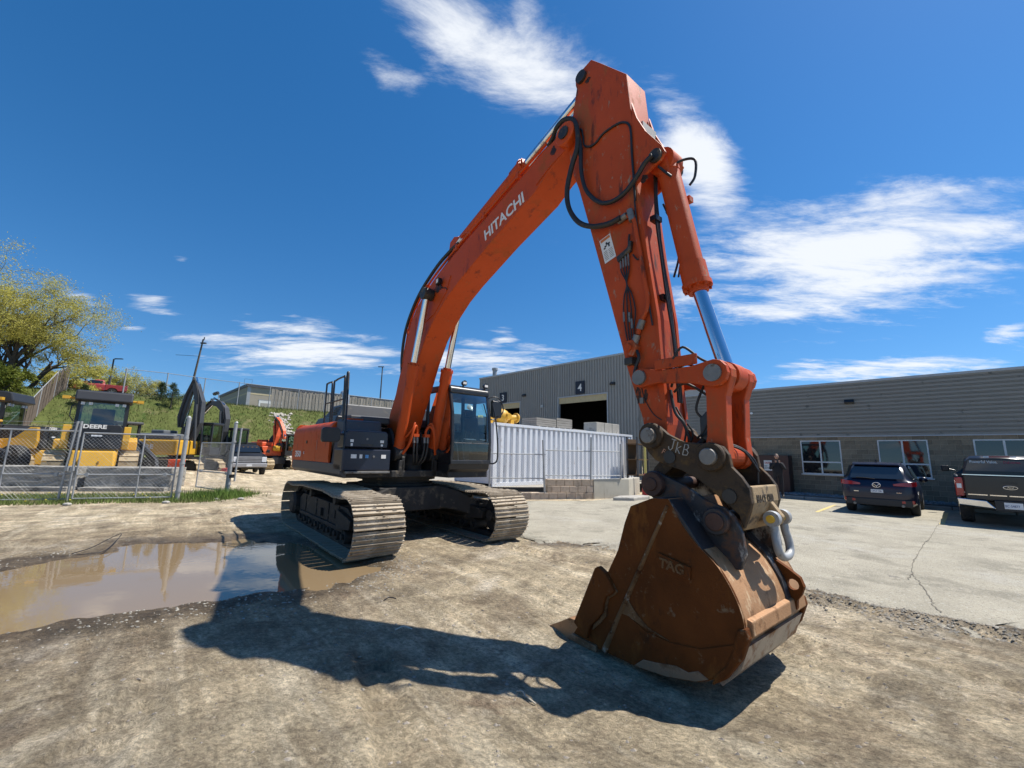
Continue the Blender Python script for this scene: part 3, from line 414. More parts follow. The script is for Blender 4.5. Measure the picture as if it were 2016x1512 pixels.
for (a,b) in (((10.03,14.12),(12.45,16.5)),((11.83,11.88),(14.9,14.75))):
    A,B=Vector((*a,0)),Vector((*b,0)); d=(B-A).normalized(); s_=Vector((-d.y,d.x,0))*0.055; rws=[]
    for i in range(13):
        p=A.lerp(B,i/12); rws.append([tuple(p+s_+Vector((0,0,lot_h(*(p+s_)[:2])+0.006))),tuple(p-s_+Vector((0,0,lot_h(*(p-s_)[:2])+0.006)))])
    o=MB().sheet(rws).build('parking_line',YEL,fix=False)
    if o.data.polygons[0].normal.z<0: o.data.flip_normals()
    o.parent=ao
# --- loose stones: gravel rim of the puddle and stray stones over the yard
def stones(name,P,sizes,m,label):
    V=[];F=[]
    for (x,y),s in zip(P,sizes):
        h=float(HG(x,y)); k=len(V); a=random.random()*6.28; sx,sy,sz=s*random.uniform(.7,1.3),s*random.uniform(.5,1.0),s*random.uniform(.3,.6)
        for j in range(5):
            t=a+j*1.2566+random.uniform(-.3,.3); V.append((x+sx*math.cos(t),y+sy*math.sin(t),h+random.uniform(-.2,.1)*s))
        V.append((x+random.uniform(-.2,.2)*s,y+random.uniform(-.2,.2)*s,h+sz))
        t=a+.6; V.append((x+sx*.45*math.cos(t),y+sy*.45*math.sin(t),h+sz*.85))
        F+= [(k,k+1,k+6),(k+1,k+5,k+6),(k+1,k+2,k+5),(k+2,k+3,k+5),(k+3,k+4,k+5),(k+4,k+6,k+5),(k+4,k,k+6)]
    mb=MB(); mb.v=V; mb.f=F; o=mb.build(name,m,fix=False); return tag(o,label,kind='stuff')
def HG(x,y): return hground(np.array([x]),np.array([y]))[0][0]
P=[];S=[]
xs=rng.uniform(-7.5,-0.5,16000); ys=rng.uniform(3.2,8.6,16000); sdv=poly_sd(xs,ys,PUD); dn=vnoise(xs,ys,1.6,51)
for x,y,d,q in zip(xs,ys,sdv,dn):
    if -0.05<d<1.3 and random.random()<math.exp(-((d-0.3)/0.45)**2)*(0.45+1.2*q) and not(y>7.2 and x<-2.5 and random.random()<.7): P.append((x,y)); S.append(random.choice((.006,.009,.012,.016,.02)))
hv=hground(np.array([p[0] for p in P]),np.array([p[1] for p in P]))[0]; HGd={p:h for p,h in zip(P,hv)}
HG0=HG
def HG(x,y): return HGd[(x,y)] if (x,y) in HGd else HG0(x,y)
GRAVEL=mat('pale_gravel',(0.27,0.25,0.21),0.9,0,0.7,7,None,0.2,90)
stones('gravel',P,S,GRAVEL,'pale gravel along the rim of the puddle')
P=[(x,y) for x,y in zip(rng.normal(0,4.5,5000),rng.uniform(1.5,10,5000)) if not (-7<x<-2 and 4<y<8.4)]; hv=hground(np.array([p[0] for p in P]),np.array([p[1] for p in P]))[0]; HGd.update({p:h for p,h in zip(P,hv)})
stones('loose_stones',P,[random.choice((.004,.006,.006,.009,.009,.014,.014,.022)) for _ in P],mat('mixed_stone',(0.24,0.21,0.17),0.95,0,0.6,5),'small loose stones scattered over the dirt')

P=[]
for q in ae[20:-30]:
    for _ in range(16):
        P.append((q.x+random.gauss(-.12,.22),q.y+random.gauss(-.12,.22)))
hv=hground(np.array([p[0] for p in P]),np.array([p[1] for p in P]))[0]; HGd.update({p:h+.006 for p,h in zip(P,hv)})
stones('edge_gravel',P,[random.choice((.006,.009,.013,.02)) for _ in P],mat('edge_stone',(.27,.245,.20),.95,0,.7,6),'crumbled gravel along the broken asphalt edge')
# ================================================================ MAIN EXCAVATOR
EX,EY,PSI=-2.461,9.303,2.458
EXC=empty('excavator',(EX,EY,0),math.atan2(math.cos(PSI),math.sin(PSI)),'large orange crawler excavator with long arm and rusty bucket on the ground','excavator')
MUD=mat('dried_mud',(0.30,0.255,0.19),0.95,0,0.2,8,[((0.16,0.12,0.08),0.3,5,(1,1,1))],0.6,50)
SHOE=mat('muddy_track_steel',(0.33,0.265,0.185),0.62,0.1,0.3,5,[((0.48,0.41,0.31),0.42,4,(1,1,1)),((0.07,0.05,0.035),0.16,9,(1,1,1))],0.35,45)
FRAME=mat('muddy_black_frame',(0.02,0.018,0.016),0.7,0,0.4,5,[((0.13,0.105,0.075),0.22,4,(1,1,1))],0.35,40)
# ---- tracks
def track_path(n):      # closed loop in (x,z) at the shoe's inner face, counter-clockwise from the bottom front
    rf=0.43; zc=0.475; xf,xr=1.98,-2.0; seg=[]
    bot=[(xr+(xf-xr)*i/60,0.045) for i in range(61)]; fr=arc((xf,zc),rf,-90,90,30)
    top=[]
    for i in range(61):
        x=xf+(xr-xf)*i/60; sag=-0.035*math.sin(math.pi*min(1,max(0,(xf-x)/1.3)))**2-0.03*math.sin(math.pi*min(1,max(0,(x-xr)/1.2)))**2+0.035*math.sin(math.pi*i/60)
        top.append((x,zc+rf+sag))
    rr=arc((xr,zc),rf,90,270,30)
    P=bot+fr[1:]+top[1:]+rr[1:-1]; P=np.array(P); Q=np.vstack([P,P[:1]]); s=np.r_[0,np.cumsum(np.hypot(*np.diff(Q,axis=0).T))]
    t=(np.arange(n)+0.35)/n*s[-1]; e=0.03
    f=lambda u:np.stack([np.interp(u%s[-1],s,Q[:,0]),np.interp(u%s[-1],s,Q[:,1])],1)
    return f(t),f(t+e)-f(t-e)
sh=MB(); HWs=0.405
sh.box(-0.100,0.100,-HWs,HWs,-0.004,0.010)
for gx_,gh in ((-0.086,0.030),(-0.012,0.026),(0.060,0.026)): sh.hexa([(gx_-.012,-HWs,.009),(gx_+.012,-HWs,.009),(gx_+.012,HWs,.009),(gx_-.012,HWs,.009),(gx_-.006,-HWs,gh+.01),(gx_+.006,-HWs,gh+.01),(gx_+.006,HWs,gh+.01),(gx_-.006,HWs,gh+.01)])
shoe_me=sh.mesh('track_shoe',SHOE,None,True)
NS=50; C0,D0=track_path(NS)
def wheel(r,wd,hub,n=24): return [(r*.30,-wd/2-.03),(r*.30,-wd/2),(r*.72,-wd/2+.02),(r*.8,-wd/2),(r,-wd/2+.01),(r,wd/2-.01),(r*.8,wd/2),(r*.72,wd/2-.02),(r*.3,wd/2),(r*.3,wd/2+.03)]
for sy in (-1,1):
    yc=sy*1.295
    tr=bpy.data.objects.new('track',None); COL.objects.link(tr); tr.parent=EXC; tr.location=(0,yc,0); tr.empty_display_size=.1
    for c,d in zip(C0,D0):
        d=d/np.hypot(*d); M=Matrix(((d[0],0,d[1],c[0]),(0,1,0,0),(d[1],0,-d[0],c[1]),(0,0,0,1)))
        o=inst('track_shoe',shoe_me,tr,M@Matrix.Rotation(random.uniform(-.02,.02),4,'X'))
    ch=MB()
    for off in (-0.085,0.085):
        P=[Vector((c[0]+0.05*(-d[1])/np.hypot(*d)*1.0,off,c[1]+0.05*d[0]/np.hypot(*d))) for c,d in zip(C0,D0)]
        rows=[]
        for c,d in zip(list(C0)+[C0[0]],list(D0)+[D0[0]]):
            d=d/np.hypot(*d); nrm=np.array([-d[1],d[0]]); a=c+nrm*.006; b=c+nrm*.095
            rows.append([(a[0],off-.022,a[1]),(a[0],off+.022,a[1]),(b[0],off+.022,b[1]),(b[0],off-.022,b[1]),(a[0],off-.022,a[1])])
        ch.sheet(rows)
    ch.build('track_chain',FRAME,tr)
    fr=MB(); fr.side([(-1.72,.36),(1.45,.36),(1.62,.45),(1.62,.60),(1.4,.70),(-1.5,.72),(-1.75,.62)],-.17,.17)
    fr.side([(-1.55,.30),(1.35,.30),(1.35,.37),(-1.55,.37)],-.21,.21); fr.side([(1.1,.33),(1.75,.40),(1.8,.55),(1.1,.66)],-.25,.25)
    fr.box(-.08,.05,-.22,-.16,.42,.56); fr.box(.72,.80,-.19,-.16,.46,.60)
    for bx in (-1.2,-.4,.4,1.0): fr.box(bx-.015,bx+.015,-.19,-.165,.38,.70)
    fr.build('track_frame',FRAME,tr,bevel=.012)
    for i in range(8):
        MB().lathe([(.05,-.24),(.05,-.2),(.105,-.2),(.12,-.17),(.12,-.11),(.095,-.10),(.095,.10),(.12,.11),(.12,.17),(.105,.2),(.05,.2),(.05,.24)],'y',(-1.42+i*.40,0,.245),16).build('lower_roller',FRAME,tr,smooth=35)
    for x_ in (-.85,.75): MB().lathe([(.03,-.2),(.075,-.2),(.085,-.13),(.07,-.12),(.07,.12),(.085,.13),(.075,.2),(.03,.2)],'y',(x_,0,.77),16).build('carrier_roller',FRAME,tr,smooth=35)
    MB().lathe([(.10,-.22),(.12,-.12),(.30,-.06),(.335,-.06),(.335,-.045),(.375,-.04),(.375,.04),(.335,.045),(.335,.06),(.30,.06),(.12,.12),(.10,.22)],'y',(1.96,0,.475),32).build('idler_wheel',FRAME,tr,smooth=30)
    sp=MB(); P=[]
    for i in range(23):
        for da,rr in ((-.055,.345),(-.03,.40),(.03,.40),(.055,.345)): t=2*math.pi*i/23+da; P.append((-2.0+rr*math.cos(t),.475+rr*math.sin(t)))
    sp.side(P,-.05,.05); sp.lathe([(.02,-.30),(.20,-.29),(.245,-.24),(.25,-.05),(.25,.28),(.02,.28)],'y',(-2,0,.475),28); sp.build('sprocket',FRAME,tr,smooth=30)
# mud packed between the grousers
mudv=MB()
for sy in (-1,1):
    for i,(c,d) in enumerate(zip(C0,D0)):
        if c[0]<-1.2 or c[1]<.12: continue
        d=d/np.hypot(*d); M=Matrix(((d[0],0,d[1],c[0]),(0,1,0,sy*1.295),(d[1],0,-d[0],c[1]),(0,0,0,1)))
        for q in range(random.randint(5,11)):
            x_=random.choice((-.05,.024,.085))+random.uniform(-.012,.012); y_=random.gauss(.02,.17); s=random.uniform(.012,.034)
            if abs(y_)>.36: continue
            p=[(x_+s*random.uniform(.5,1)*math.cos(t)*.8,y_+s*random.uniform(.8,2.2)*math.sin(t),.008) for t in (0,1.05,2.1,3.14,4.2,5.2)]
            k=len(mudv.v); mudv.v+= [tuple(M@Vector(v)) for v in p]+[tuple(M@Vector((x_,y_,.012+s*.7)))]; mudv.f+=[(k+j,k+(j+1)%6,k+6) for j in range(6)]
o=mudv.build('caked_mud',MUD,EXC,smooth=60,label='lumps of dried mud caked on the track shoes',kind='stuff')
# ---- carbody
cb=MB(); cb.plan([(-.95,-.75),(.95,-.75),(.95,.75),(-.95,.75)],.52,.98)
for sx in (-1,1):
    for sy in (-1,1):
        x0,x1,x2,x3=sx*.25,sx*.95,sx*.95,sx*1.5
        rings=[]
        for (ya,xa,xb,za,zb) in ((.55,.2,.95,.55,.98),(.85,.5,1.15,.50,.90),(1.15,.75,1.42,.40,.70)):
            rings.append([(sx*xa,sy*ya,za),(sx*xb,sy*ya,za),(sx*xb,sy*ya,zb),(sx*xa,sy*ya,zb)])
        cb.loft(rings)
cb.build('undercarriage_frame',FRAME,EXC,bevel=.02)
MB().lathe([(.3,.95),(.78,.95),(.78,1.03),(.70,1.03),(.70,1.10),(.82,1.10),(.82,1.18),(.3,1.18)],'z',(0,0,0),48).build('swing_bearing',FRAME,EXC,smooth=30)
# ---- upper structure
dk=MB(); dk.plan([(-2.75,-1.42),(.92,-1.42),(.92,-.62),(1.0,-.55),(1.0,.42),(1.38,.46),(1.38,1.42),(-2.75,1.42)],1.17,1.30)
dk.box(-2.7,1.0,-.42,-.30,1.18,1.5); dk.box(-2.7,1.0,.30,.42,1.18,1.5); dk.build('deck_frame',FRAME,EXC,bevel=.015)
cw=MB(); prof=[(-2.72,-1.5)]+[(-2.72-.85*math.sin(R(t)),-1.5+.62*(1-math.cos(R(t)))) for t in (20,40,60,75,90)]; prof=prof+[(x,-y) for x,y in prof[::-1]]
rings=[]
for z,ins in ((1.16,.10),(1.24,.03),(1.5,0),(2.05,0),(2.2,.05),(2.27,.16)): rings.append([(x+(ins if x<-2.8 else 0),y*(1-ins*.4),z) for x,y in prof])
cw.loft(rings); cw.build('counterweight',ORANGE,EXC,smooth=40,bevel=.01)
# engine bay core
MB().box(-2.7,-.35,-1.38,1.38,1.3,2.2).build('engine_bay',BLACK,EXC,bevel=.03)
def sidepanel(x0,x1,sy=-1):
    p=[(1.50,1.42),(1.52,1.5),(1.52,2.02)]+[(1.52-.2+.2*math.cos(R(t)),2.04+.2*math.sin(R(t))) for t in (15,35,55,75,90)]+[(1.15,2.255),(1.15,2.22)]+[(1.30,2.21),(1.47,2.04),(1.47,1.42)]
    return MB().front([(sy*a,b) for a,b in p],x0,x1)
for x0,x1 in ((-2.70,-1.76),(-1.75,-.72),(-.71,.22)): 
    o=sidepanel(x0,x1).build('side_door',ORANGE,EXC,smooth=35,bevel=.006)
hd=MB().box(-1.48,-1.40,-1.535,-1.515,1.80,1.86).build('door_latch',BLACK,EXC)
MB().box(-.66,-.58,-1.526,-1.518,1.66,1.86).build('air_vent',mat('dim_orange',(0.33,.07,.03),.5),EXC)
for x0,x1 in ((-2.70,-1.4),(-1.39,-.3)): sidepanel(x0,x1,1).build('side_door',ORANGE,EXC,smooth=35)
MB().front([(-1.44,1.18),(-1.5,1.24),(-1.5,1.42),(-1.38,1.42),(-1.38,1.18)],-2.72,.93).build('side_skirt',CHAR,EXC,bevel=.015)
MB().front([(1.44,1.18),(1.5,1.24),(1.5,1.42),(1.38,1.42),(1.38,1.18)],-2.72,.3).build('side_skirt',CHAR,EXC,bevel=.015)
text('lettering','350',.19,DECAL,EXC,frame((-2.42,-1.524,1.50),(1,0,0),(0,0,1)),bold=.006,wscale=1.9,label='white number 350 on the side door')
text('lettering','LC',.07,DECAL,EXC,frame((-1.66,-1.524,1.57),(1,0,0),(0,0,1)),bold=.002)
# right-hand front: tank top, tool boxes, steps
tk=MB(); tk.hexa([(.22,-1.47,1.3),(.80,-1.47,1.3),(.80,-.62,1.3),(.22,-.62,1.3),(.22,-1.42,2.27),(.52,-1.36,2.24),(.60,-.66,2.24),(.22,-.66,2.27)]); tk.build('fuel_tank',CHAR,EXC,bevel=.04)
MB().front([(-1.47,1.72),(-1.47,1.98),(-1.42,2.03),(-.68,2.03),(-.64,1.98),(-.64,1.72)],.55,.93).build('tool_box',NAVY,EXC,bevel=.02)
MB().front([(-1.5,1.30),(-1.5,1.69),(-.60,1.69),(-.60,1.30)],.50,1.0).build('battery_box',NAVY,EXC,bevel=.02)
MB().box(.95,1.06,-1.44,-.62,1.255,1.295).build('step',STEEL,EXC,bevel=.005)
for (y_,z_,w_,h_,c) in ((-1.30,1.56,.10,.07,DECAL),(-1.17,1.56,.05,.07,DECAL),(-1.06,1.56,.06,.06,mat('blue_decal',(.08,.25,.5),.5)),(-.74,1.56,.09,.07,DECAL)): MB().box(1.0,1.006,y_-w_/2,y_+w_/2,z_-h_/2,z_+h_/2).build('sticker',c,EXC)
for (y_,z_,w_,h_) in ((-1.33,1.84,.06,.05),(-.76,1.84,.07,.05),(-1.33,1.77,.04,.05),(-.76,1.77,.04,.04)): MB().box(.93,.936,y_-w_/2,y_+w_/2,z_-h_/2,z_+h_/2).build('sticker',DECAL,EXC)
for y_,z_,x_ in ((-1.05,1.88,.93),(-.93,1.56,1.0)): MB().cyl((x_,y_,z_),(x_+.012,y_,z_),.02).build('box_lock',STEEL,EXC)
MB().box(.93,.937,-1.16,-.92,1.75,1.79).build('box_handle',BLACK,EXC)
# mirror on the right front corner
mr=MB(); mr.front([(-1.86,1.80),(-1.88,1.84),(-1.88,2.02),(-1.84,2.06),(-1.60,2.06),(-1.56,2.02),(-1.56,1.84),(-1.60,1.80)],.92,1.0); mr.cyl((.9,-1.48,1.95),(.95,-1.58,1.95),.02); mr.build('mirror',BLACK,EXC,bevel=.015)
# hood, muffler, platform boxes
hdp=MB(); hdp.hexa([(-2.66,-1.12,2.24),(-.95,-1.12,2.24),(-.95,1.1,2.24),(-2.66,1.1,2.24),(-2.50,-1.06,2.44),(-.98,-1.06,2.44),(-.98,1.0,2.44),(-2.50,1.0,2.44)]); hdp.build('hood_base',BLACK,EXC,bevel=.03)
hdt=MB(); hdt.hexa([(-2.42,-.98,2.44),(-1.1,-.98,2.44),(-1.1,.9,2.44),(-2.42,.9,2.44),(-2.02,-.86,2.74),(-1.18,-.86,2.74),(-1.18,.8,2.74),(-2.02,.8,2.74)]); hdt.build('engine_hood',CHAR,EXC,bevel=.03)
for i in range(4): MB().box(-1.75,-1.35,-.975+.022*i,-.955+.022*i,2.50+.05*i,2.515+.05*i).build('vent_slot',BLACK,EXC)
MB().box(-.8,-.30,-1.0,.3,2.22,2.42).build('filter_cover',CHAR,EXC,bevel=.03)
MB().box(-.28,.22,-.95,-.32,2.22,2.36).build('pump_cover',CHAR,EXC,bevel=.03)
MB().tube(smooth_pts([(-2.1,-.55,2.7),(-2.1,-.55,2.95),(-2.16,-.55,3.06),(-2.32,-.55,3.12)],4),.085,14).build('exhaust_pipe',mat('galv_pipe',(.45,.46,.46),.4,.6),EXC,smooth=40)
def rail(P,r=.019,m=BLACK,nm='handrail',k=3):
    return MB().tube(smooth_pts(P,k),r,8).build(nm,m,EXC,smooth=50)
yR=-1.36
rail([(-.86,yR,2.24),(-.9,yR,3.02),(-.86,yR,3.10),(-.56,yR,3.10),(-.5,yR,3.02),(-.44,yR,2.24)])
rail([(-.32,yR,2.24),(-.36,yR,3.02),(-.3,yR,3.10),(.24,yR,3.12),(.31,yR,3.04),(.39,yR,2.24)])
rail([(-.88,yR,2.66),(.36,yR,2.66)],.016)
rail([(.42,yR,2.2),(.43,yR,3.08),(.47,yR,3.17),(.52,yR,3.08),(.90,yR-.1,2.05),(.98,yR-.12,1.3)])
MB().box(.02,.24,-1.2,-.9,2.26,2.30).build('grip_step',ORANGE,EXC)
# boom foot bracket
bk=MB()
for y_ in (-.33,.33): bk.side([(-.25,1.3),(1.0,1.3),(1.0,1.55),(.86,1.78),(.55,1.72),(.42,2.0),(.28,2.15),(.05,2.15),(-.08,2.0),(-.3,1.6)],y_-.03,y_+.03)
bk.cyl((.17,-.42,1.98),(.17,.42,1.98),.07); bk.build('boom_bracket',FRAME,EXC,bevel=.008)
for y_ in (-.38,.38): MB().lathe([(.05,-.11),(.14,-.11),(.15,-.1),(.15,.1),(.14,.11),(.05,.11)],'y',(.84,y_,1.62),24).build('cylinder_foot',FRAME,EXC,smooth=35)
sw=MB().lathe([(.1,1.3),(.22,1.3),(.22,1.6),(.1,1.62)],'z',(.62,.02,0),24); sw.build('swing_motor',FRAME,EXC,smooth=30)
# ---- boom
UP=[(-.10,2.18),(.02,2.50),(.28,2.96),(.48,3.48),(.60,3.95),(.76,4.37),(1.02,4.66),(1.34,4.86),(1.77,5.07),(2.82,5.42),(3.24,5.53),(4.35,5.85),(4.9,6.01)]
LO=[(4.92,5.60),(4.62,5.42),(3.66,5.10),(2.68,4.72),(2.26,4.52),(1.85,4.24),(1.48,3.90),(1.18,3.44),(.84,2.78),(.56,2.28),(.40,1.92)]
head=[(5.30+.155*math.cos(R(t)),5.92+.155*math.sin(R(t))) for t in (100,70,40,10,-20,-50,-75)]
foot=[(.17+.24*math.cos(R(t)),1.98+.24*math.sin(R(t))) for t in (-20,-60,-100,-140,-180,-220)]
boom=MB().side(UP+head+LO+foot,-.25,.25); o=boom.build('boom',ORANGE,EXC,bevel=.012)
# weld plates and edge strips on the boom
for y0,y1 in ((-.262,-.248),(.248,.262)):
    MB().side([(4.55,5.86),(4.9,5.99),(5.28,6.06)]+head[2:]+[(4.95,5.66),(4.66,5.52)],y0,y1).build('boom_gusset',ORANGE,o)
    MB().side([(1.35,4.2),(1.62,4.75),(1.98,4.95),(2.35,4.9),(2.2,4.62),(1.8,4.3)],y0,y1).build('boom_gusset',ORANGE,o)
for y_ in (-.30,.30): MB().lathe([(.03,-.045),(.15,-.045),(.165,-.03),(.165,.05),(.03,.05)] if y_<0 else [(.03,-.05),(.165,-.05),(.165,.03),(.15,.045),(.03,.045)],'y',(5.30,y_,5.92),28).build('pin_boss',ORANGE,o,smooth=35)
for y_ in (-.355,.355): MB().lathe([(.02,-.012),(.085,-.012),(.085,.012),(.02,.012)],'y',(5.30,y_,5.92),24).build('pin_cap',DSTEEL,o,smooth=35)
text('lettering','HITACHI',.27,DECAL,o,frame((3.40,-.2525,5.165),(1.08,0,.255),(-.2,0,1)),bold=.006,wscale=.98,label='white lettering HITACHI along the boom')
# cylinders
def cylinder(nm,p,g,q,r,rr,m=ORANGE,par=EXC):
    p,g,q=Vector(p),Vector(g),Vector(q); d=(g-p).normalized()
    b=MB().cyl(p,g,r,n=24); b.cyl(g-d*.22,g,r*1.14,n=24); b.cyl(g,g+d*.05,r*1.25,n=24); b.cyl(g+d*.05,g+d*.10,r*.85,n=24); b.cyl(p-d*.02,p+d*.12,r*1.05,n=24)
    o=b.build(nm,m,par,smooth=35)
    u=d.orthogonal().normalized(); w_=d.cross(u); bt=MB()
    for i in range(10):
        t=2*math.pi*i/10; c=g+(u*math.cos(t)+w_*math.sin(t))*r*1.08; bt.cyl(c+d*.045,c+d*.075,.014,n=6)
    bt.build('gland_bolts',m,o)
    MB().cyl(g,q,rr,n=24).build('piston_rod',CHROME,o,smooth=60); return o
for y_ in (-.38,.38):
    c=cylinder('boom_cylinder',(.84,y_,1.68),(1.27,y_,3.30),(1.66,y_,4.62),.105,.062)
    MB().lathe([(.04,-.1),(.12,-.1),(.125,0),(.12,.1),(.04,.1)],'y',(1.68,y_,4.70),20).build('rod_eye',DSTEEL,c,smooth=35)
    # hard lines and hoses at the cylinder foot
    s=1 if y_>0 else -1; yi=y_-s*.10
    MB().tube(smooth_pts([(1.0,y_-s*.02,1.62),(1.09,yi,1.80),(1.13,yi-s*.05,2.05),(1.10,yi-s*.12,2.18),(1.05,yi-s*.18,2.10),(1.03,yi-s*.18,1.98)],4),.026,8).build('hydraulic_line',ORANGE,c,smooth=50)
    MB().tube(smooth_pts([(1.02,y_-s*.06,1.95),(1.12,yi-s*.04,2.10),(1.10,yi-s*.10,2.24),(1.02,yi-s*.15,2.15)],4),.022,8).build('hydraulic_line',ORANGE,c,smooth=50)
    MB().box(.98,1.08,min(yi-s*.10,yi-s*.22),max(yi-s*.10,yi-s*.22),1.96,2.02).build('line_clamp',ORANGE,c)
    for k in (0,1): MB().tube(smooth_pts([(1.03,yi-s*(.13+.07*k),1.97),(1.04,yi-s*(.13+.07*k),1.75),(1.0,yi-s*(.16+.07*k),1.52),(.9,yi-s*(.22+.05*k),1.42)],4),.022,8).build('hose',RUBBER,c,smooth=50); MB().cyl((1.03,yi-s*(.13+.07*k),1.96),(1.04,yi-s*(.13+.07*k),1.84),.026).build('hose_fitting',STEEL,c,smooth=40)
cylinder('arm_cylinder',(2.2,0,5.66),(4.06,0,6.26),(5.52,0,6.75),.115,.065)
MB().side([(1.95,5.1),(2.5,5.3),(2.35,5.72),(2.2,5.78),(2.05,5.72)],-.14,.14).build('cylinder_bracket',ORANGE,EXC,bevel=.01)
# hydraulic lines along the boom
for y_,dz in ((-.21,.06),(-.15,.05),(.18,.05)):
    P=[(.42,y_,3.4),(.55,y_,3.95),(.70,y_,4.40),(1.0,y_,4.72),(1.35,y_,4.94),(1.85,y_,5.16),(2.42,y_,5.36),(3.24,y_,5.60),(4.3,y_,5.92),(4.85,y_,6.07)]
    MB().tube(smooth_pts([(a-dz*.4,b,c+dz) for a,b,c in P],3),.024,8).build('boom_line',ORANGE,EXC,smooth=50)
for a,z in ((.60,4.18),(1.35,4.95),(2.45,5.40),(3.3,5.65),(4.2,5.92)): MB().box(a-.03,a+.03,-.245,.24,z-.03,z+.09).build('line_clamp',ORANGE,EXC,bevel=.008)
MB().tube(smooth_pts([(.36,-.2,3.35),(.36,-.22,3.7),(.47,-.24,4.16),(.72,-.25,4.55),(1.13,-.25,4.94),(1.75,-.24,5.28),(2.2,-.22,5.44),(2.5,-.2,5.52)],5),.033,8).build('boom_hose',RUBBER,EXC,smooth=50)
MB().tube(smooth_pts([(2.3,-.2,5.42),(2.55,-.2,5.60),(2.75,-.2,5.60),(2.9,-.2,5.52)],4),.022,8).build('boom_line',ORANGE,EXC,smooth=50)
MB().cyl((2.38,-.2,5.48),(2.56,-.2,5.57),.034,n=10).build('hose_fitting',WHITE,EXC,smooth=40)
MB().tube(smooth_pts([(.1,-.2,2.6),(.24,-.21,3.0),(.36,-.2,3.4)],4),.02,8).build('boom_line',ORANGE,EXC,smooth=50)
lp=MB(); lp.side([(1.96,4.80),(1.98,4.92),(2.07,4.93),(2.08,4.82)],-.36,-.28); lp.build('work_light',BLACK,EXC,bevel=.01); MB().side([(1.99,4.83),(2.0,4.90),(2.055,4.905),(2.06,4.835)],-.366,-.358).build('lamp_lens',DECAL,EXC)
MB().tube([(2.04,-.30,4.80),(2.06,-.27,4.74),(2.2,-.262,4.70),(2.24,-.262,4.66)],.012,6).build('lamp_bracket',BLACK,EXC)
# ---- arm
ARM=[(5.66,6.88),(5.83,6.68),(6.20,6.23),(6.27,5.44),(6.29,4.84),(6.32,4.35),(6.38,3.81),(6.47,3.10),(6.50,2.53),(6.55,1.98)]
ARM+=[(6.42+.135*math.cos(R(t)),1.85+.135*math.sin(R(t))) for t in (20,-20,-60,-100,-140,-180,-210)]
ARM+=[(6.28,2.05),(6.10,2.63),(6.05,2.85),(5.63,4.38),(5.43,5.09),(5.28,5.50)]+[(5.30+.17*math.cos(R(t)),5.92+.17*math.sin(R(t))) for t in (255,225,190,155,125)]+[(5.33,6.26),(5.40,6.62)]
ARM+=[(5.50+.125*math.cos(R(t)),6.72+.125*math.sin(R(t))) for t in (200,165,130,100)]
arm=MB().side(ARM,-.2,.2).build('arm',ORANGE_W,EXC,bevel=.012)
for y_ in (-.2,.2):
    s=-1 if y_<0 else 1
    MB().side([(6.255,5.80),(6.32,5.55),(6.43,5.30),(6.62,5.00),(6.66,4.90),(6.60,4.83),(6.50,4.80),(6.36,4.74),(6.26,4.70)],*( (-.2,-.165) if y_<0 else (.165,.2))).build('cylinder_lug',ORANGE_W,arm,bevel=.006)
    MB().lathe([(.02,-.02),(.075,-.02),(.075,.02),(.02,.02)],'y',(6.55,y_+s*.02,4.90),20).build('pin_cap',DSTEEL,arm,smooth=35)
    MB().lathe([(.02,-.02),(.085,-.02),(.085,.02),(.02,.02)],'y',(5.50,y_+s*.02,6.72),20).build('pin_cap',DSTEEL,arm,smooth=35)
    MB().lathe([(.02,-.03),(.075,-.03),(.075,.03),(.02,.03)],'y',(6.34,y_+s*.115,2.45),20).build('pin_cap',STEEL,arm,smooth=35)
# front rails of the arm and the cable run between them
for y0,y1 in ((-.2,-.15),(.15,.2)): MB().side([(6.30,4.55),(6.345,4.4),(6.405,3.8),(6.495,3.1),(6.525,2.5),(6.56,2.05),(6.53,2.05),(6.46,3.1),(6.37,3.8)],y0,y1).build('edge_rail',ORANGE_W,arm)
for k,y_ in enumerate((-.03,.0,.03)): MB().tube(smooth_pts([(6.42,y_,5.0),(6.41,y_*.6,4.6),(6.42,y_,4.25),(6.45,y_*.6,3.85),(6.51,y_,3.3),(6.55,y_*.5,2.9),(6.58,y_,2.5),(6.60,y_-.02,2.2)],5),.012,6).build('arm_hose',RUBBER,arm,smooth=50)
MB().tube(smooth_pts([(6.45,.08,4.5),(6.52,.16,4.2),(6.56,.18,3.9),(6.53,.1,3.6)],5),.012,6).build('arm_hose',RUBBER,arm,smooth=50)
MB().tube(smooth_pts([(6.47,.10,4.4),(6.58,.2,4.05),(6.56,.14,3.6)],5),.01,6).build('arm_hose',RUBBER,arm,smooth=50)
for z in (4.3,3.35,2.6): MB().box(6.36+.05*(4.3-z),6.44+.05*(4.3-z),-.06,.06,z-.03,z+.03).build('hose_clamp',BLACK,arm)
MB().box(6.30,6.34,-.1,.18,5.25,5.55).build('bracket_plate',mat('grey_plate',(.30,.29,.27),.6),arm)
def hose(P,r,m=RUBBER,nm='arm_hose',par=arm,n=8): return MB().tube(smooth_pts(P,5),r,n).build(nm,m,par,smooth=50)
def on(y,P): return [(a,y,z) for a,z in P]
hose([(4.86,-.2,6.07),(5.0,-.24,6.12)]+on(-.30,[(5.12,6.14),(5.26,6.17),(5.42,6.07),(5.5,5.87),(5.5,5.61),(5.4,5.38),(5.32,5.09),(5.35,4.82),(5.5,4.56),(5.71,4.40)])+on(-.27,[(5.94,4.34),(6.12,4.34)]),.033,HOSE_R)
